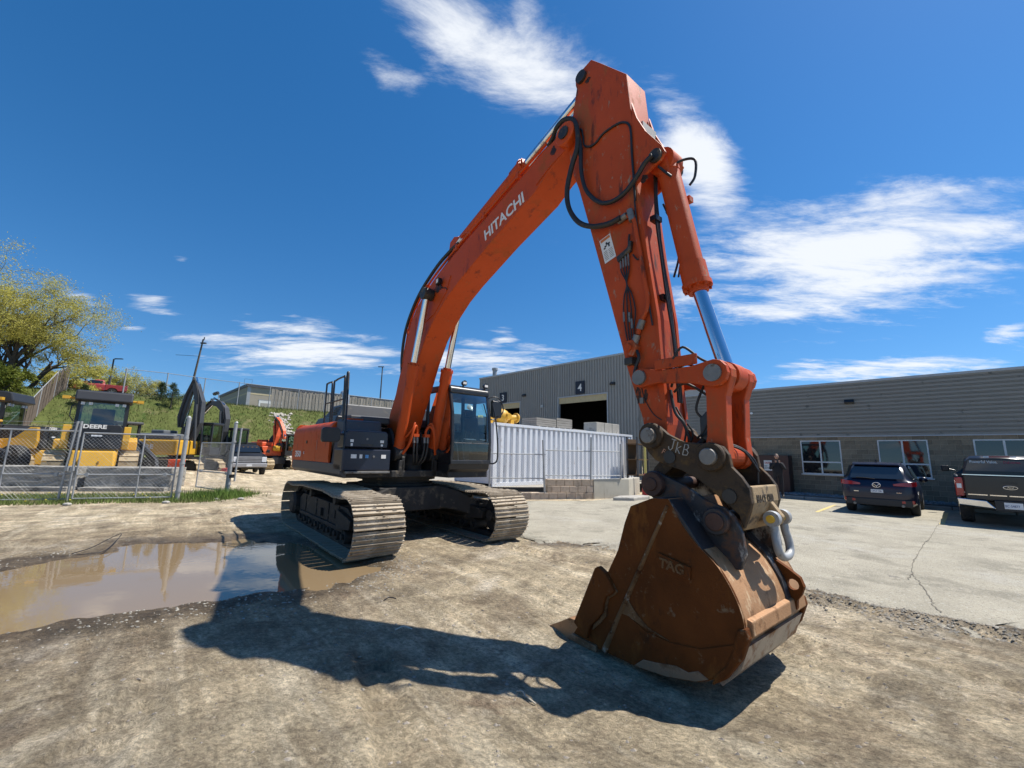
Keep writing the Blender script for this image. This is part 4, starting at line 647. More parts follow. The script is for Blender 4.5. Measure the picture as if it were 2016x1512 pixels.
hose([(4.86,-.12,6.08),(5.0,-.2,6.07)]+on(-.27,[(5.2,6.06),(5.4,5.98),(5.5,5.78),(5.53,5.54),(5.54,5.24),(5.62,4.94),(5.81,4.69),(5.99,4.60),(6.18,4.62),(6.34,4.73),(6.45,4.84),(6.55,4.88)]),.027,RUBBER)
hose([(5.0,-.15,6.04)]+on(-.215,[(5.45,5.95),(5.52,5.81),(5.54,5.66),(5.63,5.58),(5.73,5.57),(5.83,5.62),(5.95,5.63),(6.1,5.61),(6.21,5.53),(6.25,5.4),(6.255,5.11),(6.27,4.8),(6.28,4.5)]),.014,RUBBER)
hose(on(-.225,[(6.28,4.5),(6.30,4.2),(6.35,3.8),(6.41,3.3),(6.45,3.0)]),.010,RUBBER)
# steel line with fittings down the near side, grease manifold, valve block
hose(on(-.235,[(6.16,4.35),(6.22,4.33),(6.27,4.26),(6.30,4.08),(6.35,3.76),(6.39,3.46),(6.41,3.30),(6.39,3.17),(6.33,3.07),(6.28,2.94)]),.024,ORANGE_W,'steel_line')
for a,z,b,zz in ((6.06,4.335,6.18,4.36),(6.22,4.40,6.25,4.26),(6.34,3.08,6.30,2.99),(6.27,2.93,6.23,2.83)): MB().cyl((a,-.235,z),(b,-.235,zz),.038,n=10).build('line_fitting',STEEL,arm,smooth=40)
MB().side([(6.03,3.90),(6.05,3.83),(6.22,3.92),(6.24,4.02),(6.21,4.03),(6.18,3.96)],-.25,-.205).build('grease_manifold',DSTEEL,arm,bevel=.006)
for k in range(4):
    a=6.07+.035*k; hose(on(-.225,[(a,3.87+.012*k),(a+.01,3.72),(6.15,3.55),(6.11+.035*k,3.40),(6.10+.05*k,3.2),(6.12+.035*k,3.02),(6.14+.03*k,2.9)]),.008,RUBBER); MB().cyl((a,-.225,3.87+.012*k),(a+.008,-.225,3.75),.011,n=6).build('line_fitting',STEEL,arm)
for a,z in ((6.10,3.18),(6.17,3.16),(6.20,3.08)): MB().cyl((a,-.225,z+.05),(a+.005,-.225,z-.06),.012,n=6).build('line_fitting',STEEL,arm)
hose(on(-.225,[(6.2,4.12),(6.19,4.02),(6.21,3.9)]),.011,RUBBER); hose(on(-.225,[(6.24,3.86),(6.30,3.78),(6.36,3.84)]),.009,RUBBER)
vb=MB(); vb.side([(6.13,2.73),(6.15,2.88),(6.24,2.88),(6.29,2.80),(6.24,2.70)],-.28,-.2); vb.cyl((6.19,-.2,2.80),(6.19,-.31,2.80),.045,n=12); vb.build('valve_block',ORANGE_W,arm,bevel=.006)
MB().box(6.12,6.22,-.27,-.2,2.62,2.70).build('valve_fitting',DSTEEL,arm,bevel=.01)
hose([(6.27,-.25,2.76),(6.30,-.26,2.68),(6.26,-.26,2.58),(6.24,-.26,2.50),(6.28,-.26,2.44)],.017)
hose([(6.24,-.21,2.62),(6.30,-.205,2.3),(6.40,-.205,2.1),(6.50,-.205,2.02)],.005); MB().box(6.27,6.31,-.225,-.2,2.20,2.26).build('valve_fitting',STEEL,arm)
# warning label
lb=MB().add([(5.76,-.2035,4.22),(5.92,-.2035,4.26),(6.00,-.2035,3.94),(5.84,-.2035,3.90)],[(3,2,1,0)]).build('warning_label',DECAL,arm,fix=False)
if lb.data.polygons[0].normal.y>0: lb.data.flip_normals()
def on_label(u0,u1,v0,v1,m,nm):
    A,B,D=Vector((5.76,-.2055,4.22)),Vector((5.92,-.2055,4.26)),Vector((5.84,-.2055,3.90)); f=lambda u,v:tuple(A+(B-A)*u+(D-A)*v)
    q=MB().add([f(u0,v0),f(u1,v0),f(u1,v1),f(u0,v1)],[(3,2,1,0)]).build(nm,m,arm,fix=False)
    if q.data.polygons[0].normal.y>0: q.data.flip_normals()
on_label(.08,.92,.03,.14,mat('orange_band',(.55,.16,.04),.5),'label_band')
INK=mat('black_ink',(.02,.02,.02),.6)
for u0,u1,v0,v1 in ((.2,.36,.40,.46),(.30,.5,.34,.40),(.45,.6,.24,.34),(.56,.8,.30,.36),(.62,.74,.36,.46)): on_label(u0,u1,v0,v1,INK,'label_figure')
for i in range(6): on_label(.1,.44,.56+.065*i,.575+.065*i,INK,'label_line'); on_label(.54,.9,.56+.065*i,.575+.065*i,INK,'label_line')
# bucket cylinder
bc=cylinder('bucket_cylinder',(6.56,0,4.88),(6.825,0,3.40),(7.06,0,2.50),.115,.068,ORANGE_W)
MB().lathe([(.04,-.1),(.15,-.1),(.15,.1),(.04,.1)],'y',(6.55,0,4.90),20).build('cylinder_eye',ORANGE_W,bc,smooth=35)
MB().lathe([(.04,-.095),(.135,-.095),(.135,.095),(.04,.095)],'y',(7.08,0,2.40),24).build('rod_eye',ORANGE_W,bc,smooth=35)
for P in ([(6.62,-.06,4.80),(6.74,.02,4.86),(6.86,.04,4.80),(6.86,.02,4.6),(6.82,-.02,4.50)],[(6.55,-.16,4.80),(6.62,-.15,4.70),(6.68,-.14,4.62)]): hose(P,.014,RUBBER,'cylinder_hose',bc)
MB().box(6.52,6.64,-.12,.12,4.72,4.80).build('port_block',ORANGE_W,bc,bevel=.01); hose([(6.70,.12,4.45),(6.75,.13,4.1),(6.80,.13,3.8),(6.86,.13,3.5)],.016,ORANGE_W,'cylinder_line',bc)
MB().box(6.6,6.76,.08,.16,4.40,4.46).build('line_clamp',ORANGE_W,bc)
# links
def bar(p,q,hw0,hw1,y0,y1,nm,m,par=EXC,rnd=True):
    p,q=Vector((p[0],0,p[1])),Vector((q[0],0,q[1])); d=(q-p).normalized(); u=Vector((-d.z,0,d.x)); P=[]
    a0=math.degrees(math.atan2(u.z,u.x))
    P+=[(p.x+hw0*math.cos(R(a0+t)),p.z+hw0*math.sin(R(a0+t))) for t in (0,30,60,90,120,150,180)]
    mid=p+(q-p)*.28; P.append(((mid-u*hw0*.62).x,(mid-u*hw0*.62).z)); mid2=p+(q-p)*.72; P.append(((mid2-u*hw1*.62).x,(mid2-u*hw1*.62).z))
    P+=[(q.x+hw1*math.cos(R(a0+180+t)),q.z+hw1*math.sin(R(a0+180+t))) for t in (0,30,60,90,120,150,180)]
    P.append(((mid2+u*hw1*.62).x,(mid2+u*hw1*.62).z)); P.append(((mid+u*hw0*.62).x,(mid+u*hw0*.62).z))
    return MB().side(P,y0,y1).build(nm,m,par,bevel=.008)
for s in (-1,1):
    y0,y1=sorted((s*.255,s*.315)); b_=bar((6.34,2.45),(7.08,2.40),.10,.125,y0,y1,'idler_link',ORANGE_W)
    MB().lathe([(.02,-.012),(.078,-.012),(.078,.012),(.02,.012)],'y',(7.08,s*.325,2.40),24).build('pin_cap',STEEL,b_,smooth=35)
MB().box(6.52,6.95,-.335,-.315,2.50,2.60).build('link_guard',ORANGE_W,EXC,bevel=.008)
hl=MB()
for y0,y1 in ((-.25,-.13),(.13,.25)):
    hl.side([(7.08+.13*math.cos(R(t)),2.40+.13*math.sin(R(t))) for t in (-15,15,45,75,105,135,165,195)]+[(6.975,2.2),(6.965,1.85),(6.93,1.72)]+[(7.03+.12*math.cos(R(t)),1.68+.12*math.sin(R(t))) for t in (200,230,260,290,320,350)]+[(7.135,1.85),(7.15,2.2)],y0,y1)
hl.side([(6.98,1.74),(6.98,2.16),(7.03,2.16),(7.03,1.74)],-.14,.14); hl.cyl((7.03,-.24,1.68),(7.03,.24,1.68),.10,n=24)
hl.build('bucket_link',ORANGE_W,EXC,bevel=.01)
MB().cyl((7.08,-.32,2.40),(7.08,.34,2.40),.075,n=20).build('link_pin',STEEL,EXC,smooth=35)
# breaker hoses hanging between arm and link
for P,r in (([(6.56,-.1,2.36),(6.70,-.22,2.50),(6.84,-.24,2.52),(6.95,-.15,2.40)],.013),([(6.60,-.12,2.30),(6.75,-.18,2.36),(6.92,-.12,2.24)],.012),([(6.56,-.12,2.32),(6.62,-.16,2.10),(6.70,-.15,1.98),(6.74,-.12,1.82)],.016),([(6.94,-.12,2.40),(6.86,-.16,2.20),(6.84,-.16,2.08),(6.92,-.12,1.98)],.012),([(6.95,-.1,2.4),(6.955,-.12,2.15),(6.95,-.12,1.98)],.012),([(6.60,-.1,2.15),(6.70,-.12,1.95),(6.68,-.12,1.80)],.01),([(6.72,-.12,1.98),(6.76,-.1,1.88),(6.70,-.08,1.76)],.01),([(6.72,-.33,2.58),(6.82,-.33,2.68),(6.95,-.28,2.56),(7.0,-.2,2.52)],.012)): hose(P,r,RUBBER,'link_hose',EXC)
for P in ([(7.05,-.1,1.80),(7.16,0,1.74),(7.24,.05,1.62),(7.24,.06,1.45)],[(7.08,-.15,1.78),(7.18,-.02,1.72),(7.26,.05,1.55)],[(6.95,-.2,1.96),(6.90,-.2,1.88),(6.84,-.18,1.84)]): hose(P,.010,RUBBER,'link_hose',EXC)
MB().side([(6.86,1.84),(6.86,2.02),(6.92,2.08),(6.98,2.1),(6.97,1.86),(6.93,1.80)],-.16,-.06).build('hose_block',BLACK,EXC,bevel=.01)
MB().tube([(6.92,-.1,1.9),(6.84,-.1,1.80),(6.76,-.1,1.74)],.03,8).build('hose_fitting',BLACK,EXC)
# ---- quick coupler
COUP=mat('coupler_steel',(0.060,0.040,0.024),0.65,0.05,0.35,5,[((0.15,0.088,0.036),0.30,3.5,(1,1,1)),((0.022,0.018,0.014),0.24,5,(1,1,1))],0.3,45,spec=0.25)
COUPY=mat('coupler_sandy_steel',(0.33,0.235,0.13),0.7,0.2,0.25,5,[((0.10,0.08,0.06),0.22,5,(1,1,1))],0.3,45)
CP=[(6.35,1.80),(6.345,1.88),(6.39,1.95),(6.46,1.975),(6.53,1.955),(6.62,1.875),(6.77,1.80),(6.92,1.785),(7.05,1.785),(7.12,1.76),(7.17,1.69),(7.185,1.59),(7.26,1.51),(7.31,1.43),(7.325,1.31),(7.29,1.2),(7.25,1.10),(7.22,1.21),(7.15,1.27),(7.05,1.35),(6.90,1.47),(6.74,1.545),(6.63,1.575),(6.48,1.63),(6.41,1.70)]
cp=bpy.data.objects.new('quick_coupler',None); COL.objects.link(cp); cp.parent=EXC; cp.empty_display_size=.1
for y0,y1 in ((-.315,-.26),(.26,.315)): MB().side(CP,y0,y1).build('coupler_plate',COUP,cp,bevel=.01)
for (a,z,r) in ((6.46,1.86,.075),(7.03,1.67,.072)):
    for s in (-1,1):
        MB().lathe([(.03,-.03),(r+.042,-.03),(r+.05,-.02),(r+.05,.02),(r+.042,.03),(.03,.03)],'y',(a,s*.335,z),28).build('pin_collar',COUP,cp,smooth=35)
        MB().cyl((a,s*.3,z),(a,s*.41,z),r,n=24).build('coupler_pin',STEEL,cp,smooth=35,bevel=.008)
MB().cyl((7.03,-.27,1.67),(7.03,.27,1.67),.085,n=24).build('pin_sleeve',COUPY,cp,smooth=35)
for (a,z) in ((6.64,1.66),(7.16,1.35)):
    MB().lathe([(.045,-.004),(.058,-.004),(.058,.012),(.045,.012)],'y',(a,-.325,z),20).build('bolt_ring',BLACK,cp); MB().cyl((a,-.31,z),(a,-.325,z),.04,n=16).build('bolt_head',COUPY if a>7 else COUP,cp,smooth=35)
MB().side([(7.23,1.08),(7.30,1.22),(7.325,1.31),(7.315,1.44),(7.27,1.44),(7.28,1.31),(7.25,1.22),(7.19,1.10)],-.262,.262).build('rear_plate',COUPY,cp,bevel=.012)
MB().side([(6.55,1.60),(6.70,1.555),(6.90,1.48),(7.05,1.36),(7.2,1.24),(7.2,1.28),(7.0,1.46),(6.8,1.58),(6.6,1.66)],-.262,.262).build('floor_plate',COUP,cp)
MB().side([(6.47,1.63),(6.40,1.56),(6.37,1.50),(6.44,1.44),(6.52,1.50),(6.6,1.57)],-.2,.2).build('front_hook',COUP,cp,bevel=.01)
MB().side([(7.28,1.34),(7.31,1.33),(7.41,1.19),(7.39,1.13),(7.34,1.10),(7.26,1.12)],.06,.13).build('lifting_eye',COUPY,cp,bevel=.012)
text('lettering','BU-CF 1200',.085,mat('stamped_dark',(.05,.035,.02),.7),cp,frame((7.329,-.21,1.31),(0,1,0),(-.1,0,1)),bold=.002,wscale=.8)
def strokes(S,M,r,m,par,nm='lettering'):
    for st in S: MB().tube([M@Vector((a,b,0)) for a,b in st],r,5).build(nm,m,par)
MJ=frame((6.625,-.3165,1.725),(1,0,-.30),(.2,0,1))
strokes([[(.01,.11),(.055,.11)],[(.035,.11),(.035,.03),(.02,.005),(0,.015),(-.005,.035)],[(.075,.10),(.075,.0)],[(.115,.07),(.08,.04),(.115,0)],[(.145,0),(.145,.10),(.175,.10),(.185,.08),(.172,.055),(.145,.052)],[(.172,.055),(.192,.035),(.185,.008),(.145,0)]],MJ,.0045,mat('chalk_white',(.42,.40,.36),.8),cp)
text('lettering','F1',.07,mat('orange_chalk',(.5,.25,.15),.8),cp,frame((6.55,-.3165,1.70),(1,0,-.6),(.4,0,1)))
# ---- shackle (hangs from the coupler's lifting eye)
SH=empty('shackle',(EX,EY,0),math.atan2(math.cos(PSI),math.sin(PSI)),'galvanised bow shackle with yellow pin end hanging from the coupler','shackle')
GALV=mat('galvanised',(.33,.34,.345),.55,.3,.12,14,[((.22,.20,.17),.12,12,(1,1,1))],.1,60)
c=(7.36,.095,1.17); P=[]
for t in range(0,361,15): pass
bow=[(7.36,-.02,1.17),(7.37,-.02,1.07),(7.385,-.035,.98),(7.395,-.02,.91),(7.40,.04,.875),(7.40,.15,.875),(7.395,.21,.91),(7.385,.225,.98),(7.37,.21,1.07),(7.36,.21,1.17)]
MB().tube(smooth_pts(bow,5),.032,12).build('bow',GALV,SH,smooth=50)
for y_ in (-.02,.21): MB().lathe([(.02,-.03),(.062,-.03),(.066,0),(.062,.03),(.02,.03)],'y',(7.36,y_,1.175),20).build('bow_eye',GALV,SH,smooth=40)
MB().cyl((7.36,-.07,1.175),(7.36,.26,1.175),.032,n=16).build('pin',mat('yellow_pin',(.72,.42,.03),.4),SH,smooth=40)
# ---- bucket
RUST_SHADE=mat('bucket_rust_shaded',(0.110,0.034,0.007),0.75,0.0,0.35,2.2,[((0.17,0.064,0.016),0.20,3.0,(1,1,.35)),((0.035,0.016,0.008),0.22,4.2,(1,1,.5)),((0.18,0.12,0.07),0.02,7,(1,1,1))],0.25,60,spec=0.15)  # rust with the shade of the bucket sides put into its colour
RUST_SUN=mat('bucket_rust_sunlit',(0.37,0.20,0.095),0.62,0.25,0.22,3,[((0.50,0.36,0.22),0.22,5,(1,2.5,1)),((0.17,0.08,0.03),0.2,4,(1,1,1))],0.2,60)  # same rust, lightened in colour for the sunlit shell and teeth
EARP=mat('chipped_black_plate',(0.03,0.028,0.030),0.5,0.2,0.3,5,[((0.13,0.06,0.03),0.22,3.5,(1,1,1)),((0.50,0.47,0.42),0.24,3.4,(1,1,.6))],0.2,50)
WEAR=mat('polished_wear_steel',(0.25,0.165,0.10),0.55,0.15,0.25,5,[((0.16,0.085,0.04),0.35,5,(1,1,1))],0.15,60)
BK=bpy.data.objects.new('bucket',None); COL.objects.link(BK); BK.parent=EXC; BK['label']='rusty brown digging bucket resting on its teeth'; BK.empty_display_size=.1
HB=.61
SHELL=[(5.66,-.125),(6.03,-.115),(6.43,-.115),(6.70,-.085),(6.98,-.02),(7.16,.10),(7.28,.27),(7.335,.44),(7.29,.64),(7.17,.84),(7.02,.975),(6.89,1.12),(6.78,1.31)]
sm=[(p.x,p.y) for p in smooth_pts([(a,b,0) for a,b in SHELL],4)]
def inner(P,t):
    o=[]
    for i in range(len(P)):
        a,b=P[max(i-1,0)],P[min(i+1,len(P)-1)]; d=Vector((b[0]-a[0],b[1]-a[1])).normalized(); o.append((P[i][0]-d.y*t,P[i][1]+d.x*t))
    return o
MB().side(sm+inner(sm,.03)[::-1],-HB,HB).build('bucket_shell',RUST_SUN,BK,smooth=30)
MOUTH=[(6.62,1.30),(6.40,1.21),(6.33,1.05),(6.25,.80),(6.14,.60),(5.95,.30),(5.78,.03)]
for s in (-1,1):
    y0,y1=sorted((s*(HB+.004),s*(HB-.035))); MB().side(sm+MOUTH,y0,y1).build('side_plate',RUST_SHADE,BK,bevel=.006)
    # lower wear plate, side cutter, rib
    y0,y1=sorted((s*(HB+.004),s*(HB+.014)))
    lowp=[(6.06,-.10),(6.24,.27),(6.36,.27),(6.52,.20),(6.75,.185),(7.0,.22),(7.27,.34),(7.31,.40)]+[(7.28,.27),(7.16,.10),(6.98,-.02),(6.70,-.085),(6.43,-.115)]
    MB().side(lowp,y0,y1).build('wear_plate',RUST_SHADE,BK,bevel=.008)
    MB().tube([(6.77,s*(HB+.002),1.25),(6.27,s*(HB+.002),.27),(6.09,s*(HB+.012),-.10)],.02,8,rs=[.016,.024,.030]).build('side_rib',mat('dusty_rib',(.15,.085,.04),.75,0,.35,6,[((.055,.02,.007),.36,7,(1,1,1)),((.33,.29,.23),.12,9,(1,1,1))],.3,50,spec=.15),BK,smooth=50)
    MB().side([(6.285,.27),(6.31,.36),(6.36,.40),(6.42,.33),(6.55,.235),(6.75,.19),(6.55,.21),(6.36,.265)],*sorted((s*(HB+.004),s*(HB+.012)))).build('weld_fillet',MATS['dusty_rib'],BK,bevel=.003)
    MB().side([(6.13,.585),(6.20,.50),(6.25,.44),(6.21,.40),(6.15,.36),(6.13,.28),(6.12,.20),(6.04,.11),(5.95,.03),(5.97,.09),(6.04,.155),(6.085,.23),(6.09,.31),(6.12,.39),(6.17,.44),(6.13,.52)],*sorted((s*(HB-.005),s*(HB+.022)))).build('weld_bead',MATS['dusty_rib'],BK,bevel=.006)
    MB().side([(5.74,.045),(6.01,.60),(6.05,.625),(6.13,.585),(6.20,.50),(6.235,.45),(6.20,.41),(6.14,.38),(6.11,.31),(6.10,.23),(6.02,.14),(5.95,.07),(5.90,-.06)],*sorted((s*(HB-.012),s*(HB+.05)))).build('side_cutter',RUST_SHADE,BK,bevel=.01)
    MB().side([(7.10,.07),(7.19,.17),(7.25,.30),(7.285,.44),(7.35,.47),(7.365,.40),(7.31,.25),(7.19,.08),(7.08,.0)],*sorted((s*(HB-.05),s*(HB+.024)))).build('heel_shroud',RUST_SHADE,BK,bevel=.014)
MB().side([(6.40,-.113),(6.70,-.083),(6.96,-.022),(7.06,.03),(6.98,.06),(6.90,.02),(6.80,.03),(6.62,-.01),(6.50,-.03)],-HB-.018,-HB-.010).build('wear_patch',WEAR,BK,bevel=.004)
MB().side([(5.58,-.15),(5.66,-.155),(6.0,-.14),(6.0,-.09),(5.7,-.075)],-HB-.03,HB+.03).build('cutting_edge',WEAR,BK,bevel=.006)
tooth=MB(); hw=.06
tooth.loft([[(5.31,-hw*.7,-.150),(5.31,hw*.7,-.150),(5.31,hw*.7,-.135),(5.31,-hw*.7,-.135)],[(5.50,-hw*.95,-.155),(5.50,hw*.95,-.155),(5.50,hw*.95,-.035),(5.50,-hw*.95,-.035)],[(5.64,-hw*1.1,-.155),(5.64,hw*1.1,-.155),(5.64,hw*1.1,.045),(5.64,-hw*1.1,.045)],[(5.72,-hw*1.05,-.15),(5.72,hw*1.05,-.15),(5.72,hw*1.05,.05),(5.72,-hw*1.05,.05)],[(5.92,-hw*.8,-.12),(5.92,hw*.8,-.12),(5.92,hw*.8,-.02),(5.92,-hw*.8,-.02)]])
tm=tooth.mesh('tooth',RUST_SUN,None,True)
for i in range(5): inst('tooth',tm,BK,loc=(0,-.55+.275*i,0))
# wear bars across the back, ears, lifting plates
for (a0,z0,a1,z1) in ((7.315,.50,7.345,.36),): MB().side([(7.30,.52),(7.365,.50),(7.375,.40),(7.33,.38)],-HB+.06,HB-.06).build('wear_bar',RUST_SUN,BK,bevel=.01)
MB().side([(7.10,.02),(7.24,.17),(7.31,.33),(7.335,.33),(7.27,.15),(7.13,-.005)],-HB+.05,HB-.05).build('wear_strip',mat('scuffed_steel',(.33,.31,.29),.4,.6,.25,5,[((.25,.13,.06),.3,4,(1,1,1))],.15,60),BK)
EAR=[(6.42,1.33),(6.385,1.41),(6.40,1.48),(6.45,1.525),(6.53,1.53),(6.62,1.49),(6.80,1.42),(7.00,1.30),(7.14,1.26),(7.21,1.20),(7.265,1.08),(7.285,.92),(7.24,.80),(7.15,.80),(6.95,1.0),(6.80,1.2),(6.66,1.28),(6.5,1.27)]
for s in (-1,1):
    e_=MB().side(EAR,*sorted((s*.335,s*.385))).build('bucket_ear',EARP,BK,bevel=.008)
    MB().lathe([(.05,-.05),(.105,-.05),(.112,-.04),(.112,.05),(.05,.05)],'y',(6.51,s*.39,1.41),28).build('pin_boss',mat('dark_rust',(.07,.035,.025),.6,.3,.3,8,None,.2,60),BK,smooth=35)
    MB().lathe([(.05,-.04),(.10,-.04),(.108,-.03),(.108,.04),(.05,.04)],'y',(7.08,s*.40,1.15),28).build('pin_boss',EARP,BK,smooth=35)
    for a,z,r in ((6.51,1.41,.06),(7.08,1.15,.075)): MB().cyl((a,s*.36,z),(a,s*.455,z),r,n=24).build('bucket_pin',MATS['dark_rust'],BK,smooth=35,bevel=.008)
    # torque tube shoulder between ear and side plate
    MB().side([(6.78,1.31),(6.66,1.31),(6.74,1.20),(6.86,1.02),(7.0,.90),(7.1,.86),(7.05,.95),(6.93,1.12)],*sorted((s*.385,s*(HB-.005)))).build('shoulder_plate',EARP,BK,bevel=.008)
MB().cyl((6.51,-.37,1.41),(6.51,.37,1.41),.06,n=20).build('bucket_pin',MATS['dark_rust'],BK,smooth=40); MB().cyl((7.08,-.37,1.15),(7.08,.37,1.15),.07,n=20).build('bucket_pin',MATS['dark_rust'],BK,smooth=40)
hp=MB(); outer=[(7.06,.74),(7.12,.84),(7.20,.80),(7.33,.74),(7.42,.68),(7.46,.60),(7.43,.52),(7.37,.47),(7.37,.40),(7.33,.36),(7.30,.44),(7.27,.62),(7.17,.82)]
for s in (.30,): 
    OUT=[(7.10,.86),(7.21,.81),(7.34,.735),(7.42,.68),(7.445,.61),(7.42,.54),(7.385,.49),(7.38,.42),(7.30,.42),(7.27,.66),(7.16,.83)]
    hole=[(7.365+.045*math.cos(R(t)),.615+.045*math.sin(R(t))) for t in range(0,360,30)]
    b=bmesh.new()
    ov=[b.verts.new((a,0,z)) for a,z in OUT]; hvv=[b.verts.new((a,0,z)) for a,z in hole]
    ed=[b.edges.new((ov[i],ov[(i+1)%len(ov)])) for i in range(len(ov))]+[b.edges.new((hvv[i],hvv[(i+1)%len(hvv)])) for i in range(len(hvv))]
    bmesh.ops.triangle_fill(b,edges=ed,use_beauty=True); r_=bmesh.ops.extrude_face_region(b,geom=list(b.faces)); bmesh.ops.translate(b,verts=[v for v in r_['geom'] if isinstance(v,bmesh.types.BMVert)],vec=(0,.05,0)); bmesh.ops.recalc_face_normals(b,faces=b.faces)
    me=bpy.data.meshes.new('lifting_eye'); b.to_mesh(me); b.free(); me.materials.append(RUST_SHADE); inst('lifting_eye',me,BK,loc=(0,s,0))
MB().side([(7.02,.97),(7.17,.84),(7.285,.64),(7.33,.46),(7.355,.46),(7.305,.66),(7.19,.86),(7.05,1.0)],.22,.34).build('back_strap',EARP,BK,bevel=.006)
MB().side([(6.655,.80),(6.68,.86),(6.96,.80),(6.95,.70),(6.68,.74)],-HB-.022,-HB-.003).build('maker_plate',RUST_SHADE,BK,bevel=.004)
text('lettering','TAG',.105,MATS['dusty_rib'],BK,frame((6.685,-HB-.023,.752),(1,0,-.10),(0,0,1)),bold=.003,ext=.006,wscale=1.05,label='raised weathered letters TAG')
# ---- cab
GL=glass('cab_glass',(0.86,0.97,0.92),0.0)
CAB=bpy.data.objects.new('cab',None); COL.objects.link(CAB); CAB.parent=EXC; CAB.empty_display_size=.1
y0,y1=.44,1.42
fl=MB(); fl.side([(-.55,1.24),(1.34,1.24),(1.44,1.34),(1.46,1.46),(-.55,1.46)],y0,y1); fl.build('cab_floor',BLACK,CAB,bevel=.02)
def post(P,nm,m=BLACK,r=.035): return MB().tube(P,r,8).build(nm,m,CAB,smooth=50)
FRT=[(1.46,1.46),(1.48,1.9),(1.43,2.5),(1.30,2.98)]
for y_ in (y0+.03,y1-.03):
    MB().side([(a-.05,z) for a,z in FRT]+[(a+.02,z) for a,z in FRT[::-1]],y_-.03,y_+.03).build('cab_pillar',BLACK,CAB,bevel=.012)
    MB().side([(-.55,1.46),(-.47,1.46),(-.45,2.98),(-.55,2.98)],y_-.03,y_+.03).build('cab_pillar',BLACK,CAB,bevel=.012)
    MB().side([(.38,1.46),(.46,1.46),(.40,2.98),(.32,2.98)],y_-.028,y_+.028).build('cab_pillar',BLACK,CAB,bevel=.01)
    MB().side([(-.5,1.46),(1.44,1.46),(1.46,1.62),(1.44,1.66),(-.5,1.66)],y_-.022,y_+.022).build('lower_panel',BLACK,CAB,bevel=.008)
MB().side([(-.58,2.96),(1.33,2.94),(1.36,3.0),(1.25,3.07),(.3,3.10),(-.5,3.08),(-.58,3.02)],y0-.01,y1+.01).build('cab_roof',BLACK,CAB,bevel=.03)
MB().side([(1.30,2.90),(1.36,2.90),(1.36,2.98),(1.30,2.98)],y0,y1).build('front_header',BLACK,CAB,bevel=.01)
MB().side([(1.44,1.44),(1.50,1.44),(1.50,1.52),(1.44,1.52)],y0,y1).build('front_sill',BLACK,CAB,bevel=.01)
fg=MB().sheet([[(a+.005,y0+.05,z) for a,z in FRT],[(a+.005,y1-.05,z) for a,z in FRT]]).build('windshield',GL,CAB,smooth=60,fix=False)
MB().box(1.485,1.50,y0+.06,y1-.06,1.86,1.875).build('windshield_rail',STEEL,CAB)
for y_ in (y0+.03,y1-.03): MB().sheet([[(-.5,y_,1.66),(-.5,y_,2.95)],[(.38,y_,1.66),(.34,y_,2.95)],[(1.44,y_,1.66),(1.31,y_,2.95)]]).build('side_window',GL,CAB,fix=False)
MB().sheet([[(-.52,y0+.05,1.66),(-.52,y1-.05,1.66)],[(-.50,y0+.05,2.95),(-.50,y1-.05,2.95)]]).build('rear_window',GL,CAB,fix=False)
INT=mat('dark_interior',(.06,.06,.058),.7,0,.2,6)
se=MB(); se.box(.1,.62,.72,1.18,1.80,1.94); se.side([(.02,1.9),(.18,1.9),(.05,2.55),(-.10,2.55)],.72,1.18); se.side([(-.1,2.55),(.02,2.55),(-.02,2.74),(-.12,2.74)],.82,1.08); se.box(.2,.5,.8,1.1,1.46,1.8); se.build('seat',INT,CAB,bevel=.04)
cn=MB(); cn.box(.0,.75,.50,.68,1.46,1.96); cn.box(.0,.75,1.22,1.38,1.46,1.96); cn.tube([(.62,.6,1.95),(.66,.6,2.16)],.03,8); cn.tube([(.62,1.3,1.95),(.66,1.3,2.16)],.03,8); cn.build('control_console',INT,CAB,bevel=.02)
mo=MB(); mo.box(1.0,1.05,.52,.78,2.05,2.25); mo.tube([(1.0,.6,1.5),(1.02,.62,2.05)],.02,6); mo.box(.8,1.3,.5,1.35,1.46,1.50); mo.tube([(1.1,.86,1.5),(1.0,.86,1.95)],.015,6); mo.tube([(1.1,1.0,1.5),(1.0,1.0,1.95)],.015,6); mo.build('monitor',INT,CAB)
PAP=mat('paper',(.7,.7,.66),.8)
MB().hexa([(.98,1.05,1.97),(1.1,1.05,1.95),(1.1,1.3,1.95),(.98,1.3,1.97),(.98,1.05,1.98),(1.1,1.05,1.96),(1.1,1.3,1.96),(.98,1.3,1.98)]).build('paper_sheet',PAP,CAB)
text('lettering','MTS',.07,mat('sticker_yellow',(.6,.55,.2),.6),CAB,frame((1.435,1.10,2.42),(0,1,0),(-.1,0,1)),bold=.002)
wp=MB().tube([(1.50,1.28,1.9),(1.47,1.30,2.45),(1.42,1.24,2.72)],.012,6); wp.build('wiper',BLACK,CAB)
for y_ in (.80,1.36):
    MB().lathe([(.02,-.04),(.05,-.04),(.06,.03),(.02,.03)],'x',(1.30,y_,3.13),16).build('cab_light',BLACK,CAB,smooth=40); MB().box(1.332,1.338,y_-.042,y_+.042,3.105,3.155).build('lamp_lens',DECAL,CAB)
    MB().cyl((1.26,y_,3.05),(1.28,y_,3.12),.02).build('lamp_bracket',BLACK,CAB)
mi=MB(); mi.side([(1.32,2.48),(1.32,2.80),(1.38,2.84),(1.42,2.80),(1.42,2.48),(1.38,2.44)],1.50,1.74); mi.tube(smooth_pts([(1.36,1.40,2.86),(1.40,1.55,2.90),(1.42,1.70,2.84),(1.42,1.78,2.6),(1.40,1.6,2.42),(1.38,1.42,2.40)],4),.016,6); mi.build('mirror',BLACK,CAB,bevel=.02)
